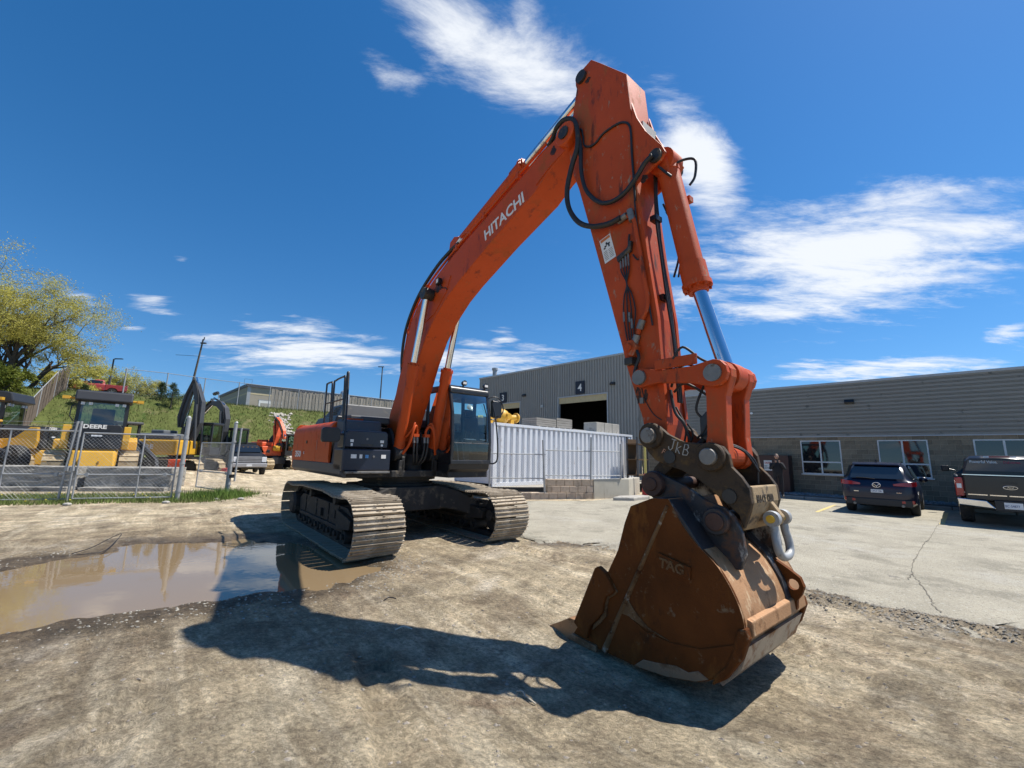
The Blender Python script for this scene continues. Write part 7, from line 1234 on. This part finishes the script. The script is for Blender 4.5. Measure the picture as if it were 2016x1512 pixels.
def excav(name,loc,rz,lab,paint,boomp,armp,boomc,word=None,sc=1.0,cabside=1,buck=True,hood=None):
    """boomp: boom centre line (x,z) points from its foot; armp: arm centre line from the boom head"""
    T=empty(name,loc,rz,lab,'excavator'); T.scale=(sc,)*3
    for s in (-1,1): mtrack(T,s*1.0,3.6,.9,.6,n=32)
    MB().box(-1,1,-.6,.6,.45,1.0).build('undercarriage_frame',DKP,T); MB().cyl((0,0,.95),(0,0,1.15),.6,n=20).build('swing_bearing',DKP,T)
    P=[(.6,-1.3),(.6,1.3),(-1.6,1.3)]+[(-1.6-.75*math.sin(R(t)),1.3-.35*(1-math.cos(R(t)))) for t in (30,60,90)]; P+=[(x,-y) for x,y in P[::-1][:-2]]
    MB().plan(P,1.12,1.95).build('counterweight',paint,T,bevel=.08); MB().box(-1.7,.3,-1.2,1.2,1.95,2.3).build('engine_hood',hood or DKP,T,bevel=.08); MB().box(-1.2,-.5,-.9,.2,2.3,2.5).build('hood_top',hood or DKP,T,bevel=.05)
    c=bpy.data.objects.new('cab',None); COL.objects.link(c); c.parent=T; c.empty_display_size=.1; y0,y1=sorted((cabside*.35,cabside*1.3))
    for x in (-.2,1.3):
        for y in (y0,y1): MB().box(x-.05,x+.05,y-.05,y+.05,1.2,2.9).build('cab_pillar',DKP,c)
    MB().box(-.28,1.38,y0-.06,y1+.06,2.9,3.05).build('cab_roof',DKP,c,bevel=.04); MB().box(-.2,1.32,y0,y1,1.15,1.6).build('cab_lower',DKP,c,bevel=.03); MB().box(0,.4,y0+.25,y1-.25,1.6,2.4).build('seat',INT,c,bevel=.05)
    for y in (y0,y1): MB().add([(-.2,y,1.6),(1.3,y,1.6),(1.3,y,2.9),(-.2,y,2.9)],[(0,1,2,3)]).build('side_window',MGL,c,fix=False)
    MB().add([(1.33,y0,1.6),(1.33,y1,1.6),(1.33,y1,2.9),(1.33,y0,2.9)],[(0,1,2,3)]).build('windshield',MGL,c,fix=False)
    def limb(pts,hw,hs,nm,m):
        pts=[Vector((a,0,b)) for a,b in pts]; rings=[]
        for i,p in enumerate(pts):
            d=(pts[min(i+1,len(pts)-1)]-pts[max(i-1,0)]).normalized(); u=Vector((-d.z,0,d.x))*hs[i]; rings.append([tuple(p-u+Vector((0,-hw,0))),tuple(p-u+Vector((0,hw,0))),tuple(p+u+Vector((0,hw,0))),tuple(p+u+Vector((0,-hw,0)))])
        return MB().loft(rings).build(nm,m,T,bevel=.015)
    n=len(boomp); limb(boomp,.18,[.16]+[.22]*(n-2)+[.13],'boom',boomc); limb(armp,.13,[.15]+[.17]*(len(armp)-2)+[.09],'arm',boomc)
    f,mid=boomp[0],boomp[n//2]
    for s in (-1,1): MB().cyl((f[0]+.5,s*.3,f[1]-.3),(mid[0],s*.3,mid[1]-.15),.07,n=10).build('boom_cylinder',boomc,T); 
    MB().cyl((boomp[n//2][0],0,boomp[n//2][1]+.30),(armp[0][0],0,armp[0][1]+.25),.06,n=10).build('arm_cylinder',CHROME,T); MB().cyl((armp[0][0]+.1,0,armp[0][1]-.2),(armp[-1][0]+.2,0,armp[-1][1]+.2),.05,n=8).build('bucket_cylinder',CHROME,T); MB().tube(smooth_pts([(a,-.22,b+.28) for a,b in boomp],3),.04,6).build('boom_hose',RUBBER,T); MB().tube(smooth_pts([(a,-.17,b+.05) for a,b in armp],3),.05,6).build('arm_hose',RUBBER,T)
    if buck:
        q=armp[-1]; MB().side([(q[0]-.1,q[1]+.1),(q[0]+.25,q[1]),(q[0]+.35,q[1]-.5),(q[0]+.1,q[1]-.95),(q[0]-.5,q[1]-1.0),(q[0]-.2,q[1]-.7),(q[0]-.15,q[1]-.3)],-.5,.5).build('bucket',DKP,T,bevel=.02)
    if word:
        txt,yy,sz=word; text('lettering',txt,sz,DECAL,T,frame((-1.75,-1.303,1.45) if yy<0 else (.4,1.303,1.45),(1,0,0) if yy<0 else (-1,0,0),(0,0,1)),bold=.01,wscale=1.2)
    return T
DGB=mat('dark_grey_boom',(.05,.052,.056),.45,0,.2,4)
excav('excavator',(-19.0,24.6,.1),math.atan2(.06,1),'yellow excavator with dark folded boom raised behind the gate',YEL2,[(.35,1.8),(.65,3.0),(.62,4.2),(.25,5.3)],[(.2,5.45),(-.1,4.5),(-.3,3.3),(-.28,2.7)],DGB,('DEERE',-1,.32),1.0,1,False,mat('grey_hood',(.13,.14,.15),.5))
excav('excavator',(-20.6,29.6,.05),math.atan2(-.25,.97),'dark boom excavator with arched arm behind the parked dark pickup',mat('dull_green_yellow',(.16,.13,.03),.6),[(.2,1.8),(.55,2.8),(.62,3.6),(.40,4.3),(-.10,4.7),(-.7,4.75)],[(-.7,4.9),(-1.4,4.3),(-2.1,3.5),(-2.5,3.0)],DGB,None,1.0,1,True)
excav('excavator',(-20.4,36.6,.02),math.atan2(-.55,.83),'small orange excavator parked at the foot of the slope',ORANGE_FAR,[(.2,1.8),(.25,2.8),(.15,3.9),(-.05,4.3)],[(-.05,4.4),(.6,4.0),(1.3,3.2),(1.5,2.6)],ORANGE_FAR,None,.98,1,False,ORANGE_FAR)
# black compact track loader with its arm down
CL=empty('track_loader',(-19.2,20.9,.30),math.atan2(-.35,.94),'black compact track loader between the bulldozer and the yellow excavator','loader')
for s in (-1,1): mtrack(CL,s*.72,2.3,.8,.4,m=TYRE,n=24)
MB().side([(-1.2,.5),(1.0,.5),(1.1,1.0),(.2,1.5),(-1.2,1.7)],-.5,.5).build('body',DKP,CL,bevel=.04)
for x,y in ((.35,.48),(.35,-.48),(-.8,.48),(-.8,-.48)): MB().box(x-.05,x+.05,y-.05,y+.05,1.3,2.45).build('cab_pillar',DKP,CL)
MB().box(-.9,.5,-.58,.58,2.42,2.55).build('cab_roof',CHAR,CL,bevel=.04)
for s in (-1,1):
    MB().add([(.35,s*.5,1.45),(-.8,s*.5,1.45),(-.8,s*.5,2.42),(.35,s*.5,2.42)],[(0,1,2,3)]).build('side_window',MGL,CL,fix=False)
    MB().side([(-1.2,1.75),(-1.0,1.95),(.4,1.55),(1.7,.75),(1.85,.35),(1.6,.3),(1.4,.6),(.3,1.3),(-.9,1.6)],*sorted((s*.62,s*.78))).build('lift_arm',DKP,CL,bevel=.02)
text('lettering','DEERE',.2,DECAL,CL,frame((.85,-.785,1.10),(.85,0,-.5),(.5,0,.85)),bold=.006); text('lettering','325G',.13,DECAL,CL,frame((.2,-.785,1.42),(.95,0,-.33),(.33,0,.95)),bold=.004)
# attachments stacked behind the dark pickup
AT=empty('attachment_stack',(-24.6,35.0,.0),math.atan2(.3,1),'row of dark grey machine attachments with a yellow cylinder behind the pickup','attachment')
MB().box(0,5.6,0,1.2,1.6,2.2).build('grey_frame',CHAR,AT,bevel=.05); MB().box(.2,5.4,.1,1.1,.0,1.6).build('lower_frame',DKP,AT,bevel=.05); MB().cyl((.5,-.3,1.75),(2.3,-.3,1.75),.22,n=12).build('yellow_cylinder',YEL2,AT,smooth=40); MB().cyl((4.6,-.3,1.75),(5.1,-.3,1.75),.24,n=12).build('yellow_cylinder',YEL2,AT,smooth=40); MB().side([(4.0,2.2),(4.5,2.2),(4.6,2.7),(4.3,2.9),(4.1,2.6)],.2,1.0).build('grapple',DKP,AT,bevel=.03)
TB=empty('tool_box',(-17.6,25.6,0),.3,'small red metal box on the ground by the gate','box'); MB().box(0,.6,0,.4,.0,.42).build('box_body',mat('signal_red',(.5,.02,.025),.45),TB,bevel=.03); MB().box(-.02,.62,-.02,.42,.42,.48).build('box_lid',MATS['signal_red'],TB,bevel=.015); MB().box(.15,.45,-.012,-.0,.2,.26).build('box_label',DECAL,TB)
OB=empty('barrier_stand',(-15.6,19.4,.1),.3,'bright orange plastic barrier stand beside the concrete block','barrier'); MB().side([(0,0),(.16,0),(.22,.55),(.44,.55),(.5,0),(.66,0),(.60,.95),(.06,.95)],0,.3).build('orange_shell',mat('safety_orange',(.75,.09,.02),.5),OB,bevel=.03); MB().box(.05,.61,-.02,.32,.88,1.0).build('top_rail',MATS['safety_orange'],OB,bevel=.02)
# ================================================================ CONCRETE BARRIERS, GATES, VERGE
OCON=mat('weathered_concrete',(.27,.255,.225),.95,0,.22,2,[((.12,.115,.10),.34,1.6,(1,1,2.5)),((.42,.39,.34),.16,3,(1,1,1))],.5,30)
def barrier(P,z0,z1,lab,nm='concrete_barrier'):
    b=bmesh.new(); me=MB().plan(P,z0,z1).mesh(nm,OCON,None,True); b.from_mesh(me); bmesh.ops.subdivide_edges(b,edges=b.edges,cuts=7,use_grid_fill=True)
    for v in b.verts: v.co+=Vector((random.uniform(-1,1),random.uniform(-1,1),random.uniform(-1,1)))*.012
    b.to_mesh(me); b.free(); o=bpy.data.objects.new(nm,me); COL.objects.link(o); m_=o.modifiers.new('b','BEVEL'); m_.width=.02; tag(o,lab,'barrier'); return o
barrier([(-15.75,15.95),(-13.1,16.62),(-13.25,17.55),(-15.95,16.85)],.12,.86,'right upper grey concrete block behind the gate','concrete_barrier')
barrier([(-18.9,15.05),(-15.95,15.85),(-16.15,16.75),(-19.1,15.95)],.12,.86,'left upper grey concrete block behind the gate','concrete_barrier')
barrier([(-15.6,15.6),(-13.0,16.25),(-13.2,17.2),(-15.8,16.5)],-.1,.14,'low sunken concrete slab under the right block','concrete_slab')
barrier([(-19.0,14.75),(-15.9,15.5),(-16.1,16.5),(-19.2,15.7)],-.1,.15,'low sunken concrete slab under the left block','concrete_slab')
def gpost(par,x,y,h,r): 
    o=MB().cyl((x,y,-.3),(x+random.uniform(-.02,.02),y,h),r,n=14); o.cyl((x,y,h),(x,y,h+.05),r*1.1,r*.4,n=14)
    return o.build('post',GALV,par,smooth=40)
GP=empty('gate_post',(-10.51,13.7,0),0,'thick galvanised gate post hinging the closed chain-link leaf','gate post'); gpost(GP,0,0,2.62,.062)
for z in (.28,1.15,1.95): MB().lathe([(.063,-.03),(.078,-.03),(.078,.03),(.063,.03)],'z',(0,0,z),14).build('hinge_band',GALV,GP)
GQ=empty('gate_post',(-10.0,15.32,0),0,'galvanised gate post beside the dark pickup holding the open leaf','gate post'); gpost(GQ,0,0,2.58,.058); MB().cyl((.16,.05,.5),(.18,.05,2.4),.03,n=10).build('brace',GALV,GQ); MB().box(.02,.12,-.06,.06,.62,.74).build('latch',BLACK,GQ)
for z in (.4,1.2,1.9): MB().lathe([(.059,-.03),(.074,-.03),(.074,.03),(.059,.03)],'z',(0,0,z),14).build('hinge_band',GALV,GQ)
def gate(A,B,z0,z1,lab,extra=(.5,),sag=0):
    A=Vector((*A,0)); g=empty('chain_link_gate',A,0,lab,'gate'); d=Vector((*B,0))-A; c=chain_panel('gate_leaf',g,A,A+d,z0,z1,.07,.0025,.022,(0,.36,1),None,(0,1)+tuple(extra)); c.rotation_euler[1]=sag
    for q in (.1,.9): MB().box(d.length*q-.04,d.length*q+.04,-.035,.035,z0+(z1-z0)*.36-.05,z0+(z1-z0)*.36+.05).build('gate_clamp',GALV,c)
    return g
GA=gate((-12.80,12.69),(-10.66,13.64),.10,2.02,'closed chain-link gate leaf between the paired posts and thick post',(.62,))
GB=gate((-16.2,11.6),(-12.98,12.72),.08,2.06,'chain-link gate leaf running off the left edge of the picture',(.55,))
for k,(x,y,lab) in enumerate(((-12.90,12.66,'right of the two slim meeting posts between the gate leaves'),(-13.02,12.62,'left of the two slim meeting posts between the gate leaves'))):
    g=empty('meeting_post',(x,y,0),0,lab,'post','meeting posts of the gate'); o=MB().cyl((-.12*k,0,-.05),(.05*k-.01,0,2.36),.03,n=10).build('tube',GALV,g,smooth=40); MB().box(-.05,.05,-.05,.05,.9,1.02).build('latch',GALV,g)
for (x,y,z1_) in ((0,0,0),):
    for z in (2.12,2.22,2.32): MB().tube([(-3.2+.1,-1.08,z-.02),(-1.6,-.55,z-.03),(0,0,z)],.004,4).build('barbed_wire',WIRE,bpy.data.objects['meeting_post'])
GC=gate((-10.05,15.40),(-12.3,16.9),.15,1.85,'open chain-link gate leaf behind the thick post',())
GD=gate((-10.10,15.34),(-11.05,16.9),.10,1.75,'chain-link leaf swung back along the driveway by the pickup',())
# grass verge with dandelions along the gate line
def vpt():
    while True:
        x,y=random.uniform(-19,-9.0),random.uniform(10.5,16.2); a=Vector((-9.3,14.6)); b=Vector((-19,11.2)); n=Vector((.33,-.944)); dd=(Vector((x,y))-Vector((-10.5,13.7))).dot(n)
        if -2.0<dd<.75+.4*float(vnoise(x,y,.9,71)) and x<-9.2+.5*float(vnoise(x,y,1,72)): return (x,y,0)
vp=[vpt() for _ in range(15000)]; vz=hground(np.array([p[0] for p in vp]),np.array([p[1] for p in vp]))[0]
blades('verge_grass',[(p[0],p[1],z) for p,z in zip(vp,vz)],.13,mat('verge_blade',(.13,.17,.05),.85,0,.5,2,[((.24,.21,.11),.22,2,(1,1,1))],0,spec=.1),'unmown grass growing along the foot of the gate',.011)
tp=[(random.gauss(-9.85,.42),random.gauss(14.75,.5),0) for _ in range(1800)]; blades('grass_tuft',tp,.30,mat('tuft_blade',(.10,.16,.035),.8,0,.5,3,None,0,spec=.1),'taller grass tuft between the gate posts',.010)
V=MB()
for i in range(26):
    p=random.choice(vp); V.ball((p[0],p[1],.10),(.022,.022,.012),6,4)
tag(V.build('dandelions',mat('dandelion',(.75,.62,.03),.7)),'yellow dandelions in the grass verge',kind='stuff')
V=MB()
for i,(x,y) in enumerate(((-10.2,12.9),(-9.4,13.9),(-12.2,12.0),(-8.8,14.2))): V.ball((x,y,.03),(.12,.08,.05),7,5)
tag(V.build('verge_stones',CONC),'pale stones at the edge of the grass verge',kind='stuff')
# ================================================================ TREES
BARK=mat('grey_bark',(.075,.062,.05),.95,0,.3,4,None,.4,20)
def leafmat(nm,c,v=.5):
    m=mat(nm,c,.6,0,v,1.2,None,0,spec=.2); nt=m.node_tree; b=nt.nodes['Principled BSDF']; out=nt.nodes['Material Output']
    t=nt.nodes.new('ShaderNodeBsdfTranslucent'); src=b.inputs['Base Color'].links[0].from_socket; nt.links.new(src,t.inputs[0]); mx=nt.nodes.new('ShaderNodeMixShader'); mx.inputs[0].default_value=.35; nt.links.new(b.outputs[0],mx.inputs[1]); nt.links.new(t.outputs[0],mx.inputs[2]); nt.links.new(mx.outputs[0],out.inputs[0]); return m
def tree(name,loc,h,spread,lab,m,trunks=3,levels=4,leaves=26,ls=.10,droop=.15,base_frac=.25,seed=1,lean=(0,0),cat='tree',wind=(0,0)):
    rnd=random.Random(seed); T=empty(name,loc,0,lab,cat); br=MB(); LV=[];LF=[]
    def leafs(p,d,k,rad):
        for _ in range(k):
            q=p+Vector((rnd.gauss(0,rad),rnd.gauss(0,rad),rnd.gauss(0,rad*.7)-rad*.3)); a=Vector((rnd.uniform(-1,1)+wind[0],rnd.uniform(-1,1)+wind[1],rnd.uniform(-1.1,.5))).normalized(); b=a.orthogonal().normalized(); b=(Matrix.Rotation(rnd.random()*6.28,3,a)@b); s=ls*rnd.uniform(.6,1.4); i=len(LV); LV.extend([tuple(q),tuple(q+a*s+b*s*.3),tuple(q+a*s*2.0),tuple(q+a*s-b*s*.3)]); LF.append((i,i+1,i+2,i+3))
    def grow(p,d,L_,r,lv):
        n=5; P=[p];rs=[r]
        for i in range(n):
            d=(d+Vector((rnd.gauss(0,.13),rnd.gauss(0,.13),rnd.gauss(0,.08)+(.05 if lv>1 else -droop*.4)))+Vector((wind[0],wind[1],0))*.05).normalized(); p=p+d*(L_/n); P.append(p); rs.append(r*(1-.55*(i+1)/n))
            if lv<=1: leafs(p,d,leaves//n+1,L_*.20)
        br.tube(P,r,6 if lv>1 else 4,rs=rs,cap=False)
        if lv>0:
            k=rnd.randint(3,4) if lv>1 else 3
            for j in range(k):
                i=rnd.randint(2,n); a=d.orthogonal().normalized(); a=Matrix.Rotation(rnd.random()*6.28,3,d)@a; nd=(d*rnd.uniform(.55,1.0)+a*rnd.uniform(.5,.95)*spread+Vector((0,0,.12))).normalized(); grow(P[i],nd,L_*rnd.uniform(.55,.78),rs[i]*.72,lv-1)
        else: leafs(p,d,leaves//2,L_*.25)
    for t in range(trunks):
        a=6.28*t/trunks+rnd.random(); d=Vector((math.cos(a)*.28*(trunks>1)+lean[0],math.sin(a)*.28*(trunks>1)+lean[1],1)).normalized(); grow(Vector((math.cos(a)*.2*(trunks>1),math.sin(a)*.2*(trunks>1),-.4)),d,h*.42*rnd.uniform(.85,1.1),h*.022,levels)
    br.build('trunk',BARK,T,smooth=60,fix=False); mb=MB(); mb.v=LV; mb.f=LF; mb.build('crown',m,T,fix=False,kind='stuff'); return T
WIL=leafmat('spring_leaf_yellow',(.44,.40,.095)); GRN=leafmat('spring_leaf_green',(.19,.22,.04)); DKG=leafmat('conifer_needle',(.05,.075,.03))
tree('willow_tree',(-41.5,33.2,5.6),12.0,1.0,'large spreading yellow-green tree at the far left edge',WIL,5,4,56,.066,.2,seed=5,lean=(.1,.05),wind=(.35,.1))
tree('willow_tree',(-41.2,34.6,5.9),8.8,1.0,'lower yellow-green tree leaning right beside the large tree',WIL,3,4,44,.066,.25,seed=11,lean=(.30,.1),wind=(.4,.1))
tree('leafy_tree',(-38.6,31.2,4.4),4.6,1.0,'dense green bushy tree below the large tree behind the slatted fence',GRN,3,3,60,.10,.2,seed=3)
tree('leafy_tree',(-45.5,41.5,6.4),5.0,1.0,'soft yellow-green tree behind the top of the slatted fence',WIL,3,3,60,.09,.2,seed=8)
for i,(x,y,z,h,lab,mm) in enumerate(((-57,58,7.2,7.0,'yellow tree just left of the street lamp',WIL),(-53.0,60,7.2,6.2,'yellow-green tree right of the street lamp',WIL),(-47.5,60,7.2,3.6,'thin bare shrub right of the red pickup',GRN))):
    tree('leafy_tree',(x,y,z),h,1.0,lab,mm,3,3,46 if i<2 else 12,.10,.1,seed=20+i)
tree('leafy_tree',(-38.0,48.5,6.4),1.9,1.1,'small green shrub beside the red pickup tailgate',GRN,3,3,16,.06,.1,seed=31,cat='shrub')
tree('leafy_tree',(31.5,40.5,.0),9.6,.9,'green treetop showing above the office roof',GRN,2,3,90,.16,.1,seed=33)
def conifer(loc,h,lab,seed):
    rnd=random.Random(seed); T=empty('conifer',loc,0,lab,'conifer'); MB().tube([(0,0,-.3),(0,0,h*.5),(0,0,h)],.05,6,rs=[.07,.05,.01]).build('trunk',BARK,T); V=[];F=[]
    for k in range(120):
        f=(k+rnd.random())/120; z=.10*h+f*h*.9; rr=(1-f)**.8*h*.40*rnd.uniform(.55,1.15)+.04; a=rnd.random()*6.28; c=Vector((math.cos(a),math.sin(a),rnd.uniform(-.1,.35)))
        for q in range(14):
            u=rnd.uniform(.15,1.0); p=c*rr*u+Vector((rnd.gauss(0,.05),rnd.gauss(0,.05),z+rnd.gauss(0,.05))); d=Vector((c.x+rnd.gauss(0,.6),c.y+rnd.gauss(0,.6),rnd.gauss(0,.5))).normalized(); b=d.orthogonal().normalized(); s=.055*rnd.uniform(.6,1.5); i=len(V); V+=[tuple(p),tuple(p+d*s+b*s*.35),tuple(p+d*s*2.2),tuple(p+d*s-b*s*.35)]; F.append((i,i+1,i+2,i+3))
    m=MB(); m.v=V;m.f=F; m.build('crown',DKG,T,fix=False,kind='stuff')
def onhill(px_ratio,d):   # X/Y ratio and hill distance
    Y=d/(-px_ratio*.69611+.71793); X=px_ratio*Y; p=Vector((X,Y,0)); return (X,Y,hill_z(p@E1,p@E2))
conifer(onhill(-1.028,47.2),1.75,'small dark conifer on the slope below the red pickup',1); conifer(onhill(-.842,49.5),1.55,'small conifer on the slope crest left of the raised boom',2); conifer(onhill(-.815,48.0),2.2,'taller ragged conifer just left of the raised dark boom',3)
# ================================================================ PERSON
def person():
    T=empty('person',(11.43,18.23,.15),math.atan2(-.80,-.42),'person in dark clothes holding a phone up to the face by the brown cabinet','person')
    CL_=mat('dark_cloth',(.012,.012,.016),.85,0,.3,8); SK=mat('skin',(.42,.24,.17),.55,0,.08,10); HR=mat('grey_brown_hair',(.12,.09,.07),.7)
    J=[(0,0,.95),(0,0,1.12),(0,0,1.33),(0,0,1.44),(.01,0,1.52),(0,.10,.90),(.02,.11,.50),(0,.12,.10),(.10,.14,.03),(0,-.10,.90),(.02,-.11,.50),(0,-.12,.10),(.10,-.14,.03),(.0,.19,1.36),(.12,.27,1.14),(.27,.10,1.42),(.0,-.19,1.36),(.12,-.27,1.14),(.27,-.10,1.42),(.03,0,1.60)]
    Ed=[(0,1),(1,2),(2,3),(3,4),(4,19),(0,5),(5,6),(6,7),(7,8),(0,9),(9,10),(10,11),(11,12),(2,13),(13,14),(14,15),(2,16),(16,17),(17,18)]
    Rd=[.17,.165,.17,.09,.06,.10,.075,.055,.045,.10,.075,.055,.045,.075,.055,.04,.075,.055,.04,.06]
    me=bpy.data.meshes.new('body'); me.from_pydata(J,Ed,[]); o=bpy.data.objects.new('body',me); COL.objects.link(o); o.parent=T
    md=o.modifiers.new('skin','SKIN'); sv=me.skin_vertices[0].data
    for i,r in enumerate(Rd): sv[i].radius=(r,r*(1.18 if i in(0,1,2) else 1))
    sv[0].use_root=True; ss=o.modifiers.new('sub','SUBSURF'); ss.levels=2; ss.render_levels=2; me.materials.append(CL_)
    dg=bpy.context.evaluated_depsgraph_get(); m2=bpy.data.meshes.new_from_object(o.evaluated_get(dg)); o.modifiers.clear(); o.data=m2; m2.polygons.foreach_set('use_smooth',[True]*len(m2.polygons)); m2.materials.clear(); m2.materials.append(CL_)
    hd=MB().ball((.035,0,1.67),(.095,.075,.115),16,12); hd.ball((.13,0,1.655),(.022,.014,.024),8,6); hd.ball((.03,.076,1.665),(.02,.012,.028),8,6); hd.ball((.03,-.076,1.665),(.02,.012,.028),8,6); hd.cyl((.01,0,1.5),(.02,0,1.6),.05,n=10); hd.build('head',SK,T,smooth=60)
    hr=MB().ball((.015,0,1.70),(.10,.082,.10),16,10); hr.build('hair',HR,T,smooth=60)
    for s in (-1,1):
        h=MB().ball((.285,s*.075,1.47),(.035,.022,.045),10,8)
        for k in range(4): h.tube([(.30,s*.07,1.49-.018*k),(.325,s*.055,1.50-.018*k),(.325,s*.03,1.50-.018*k)],.0085,6)
        h.tube([(.275,s*.06,1.50),(.285,s*.035,1.53)],.010,6); h.build('hand',SK,T,smooth=60)
        MB().ball((.07,s*.125,.035),(.13,.05,.045),12,8).build('shoe',BLACK,T,smooth=60)
        MB().ball((.112,s*.033,1.685),(.012,.014,.008),8,6).build('eye',BLACK,T)
    MB().box(.305,.315,-.075,.075,1.45,1.535).build('phone',BLACK,T,bevel=.004)
    return T
person()
# ================================================================ SMALL THINGS ON THE GROUND
def gz(x,y): return float(HG0(x,y))
CAB_=MB().tube(smooth_pts([(-6.63, 6.73, 0.02), (-6.63, 7.04, 0.05), (-6.77, 7.48, 0.1), (-6.81, 7.73, 0.13), (-6.59, 7.38, 0.06), (-6.32, 6.93, 0.03), (-6.38, 6.78, 0.02), (-6.5, 6.68, 0.02)],5),.006,6).build('wire_loop',RUBBER,smooth=50); tag(CAB_,'loose black cable looping at the far edge of the puddle','cable')
def litter(x,y,L_,a,m,lab,cat,nm,bend=.05):
    z=gz(x,y)+.012; c,s=math.cos(a),math.sin(a); o=MB().tube(smooth_pts([(x-c*L_/2,y-s*L_/2,z),(x-s*bend,y+c*bend,z+.015),(x+c*L_/2,y+s*L_/2,z)],4),.006,6).build(nm,m,smooth=50); tag(o,lab,cat)
PALE=mat('pale_stick',(.42,.37,.29),.9)
litter(0.19,3.41,.11,2.2,PALE,'short pale stick at the edge of the arm shadow','stick','stick',.015); litter(0.12,3.48,.10,-.9,PALE,'pale twig left of the short stick on the dirt','stick','stick',.015); litter(-1.00,4.41,.16,.2,mat('pale_rag',(.55,.50,.42),.9),'crumpled pale rag on the dirt above the shadow','rag','rag',.04); litter(-1.34,5.14,.14,.5,BLACK,'small black scrap on the dirt near the track','scrap','scrap',.03)

GRS=mat('grease_stain',(.035,.018,.012),.55,0,.4,14,[((.22,.05,.018),.30,18,(1,1,1))],0,spec=.3)
def stain(par,a,z,y,ra,rz_,seed):
    rn=random.Random(seed); P=[(a+ra*rn.uniform(.55,1.1)*math.cos(R(t)),z+rz_*rn.uniform(.55,1.15)*math.sin(R(t))) for t in range(0,360,18)]
    MB().side(P,y-.0015,y+.0015).build('grease_stain',GRS,par)
stain(bpy.data.objects['boom'],1.90,4.78,-.2635,.15,.11,1); stain(bpy.data.objects['boom'],5.02,5.86,-.2635,.06,.08,6)
for k,(a,z,ra,rz_) in enumerate(((6.20,2.66,.07,.07),(6.24,2.30,.035,.10),(6.33,2.28,.03,.07),(6.40,4.72,.05,.06),(5.47,5.60,.05,.14),(5.60,6.60,.05,.04))): stain(arm,a,z,-.2012,ra,rz_,10+k)
CRK=mat('crack_dark',(.17,.155,.125),.95,0,.3,20,None,0,spec=.1)
for C_ in [[(12.032, 12.141), (11.06, 11.271), (9.462, 9.802), (8.36, 8.833), (7.502, 8.046), (6.915, 7.507), (6.439, 7.04), (6.017, 6.603), (5.65, 6.267)], [(6.017, 6.603), (5.789, 6.277), (5.591, 6.007), (5.225, 5.531), (4.993, 5.248), (4.818, 4.982)]]:
    Q=smooth_pts([(a,b,0) for a,b in C_],6); rws=[]
    for i,q in enumerate(Q):
        d=(Q[min(i+1,len(Q)-1)]-Q[max(i-1,0)]).normalized(); wv=Vector((-d.y,d.x,0))*(.003+.004*random.random()); q=q+Vector((random.uniform(-.015,.015),random.uniform(-.015,.015),0)); rws.append([tuple((q+wv)[:2])+(lot_h(q.x,q.y)+.007,),tuple((q-wv)[:2])+(lot_h(q.x,q.y)+.007,)])
    o=MB().sheet(rws).build('crack',CRK,ao,fix=False)
    if o.data.polygons[0].normal.z<0: o.data.flip_normals()
bpy.context.view_layer.update()
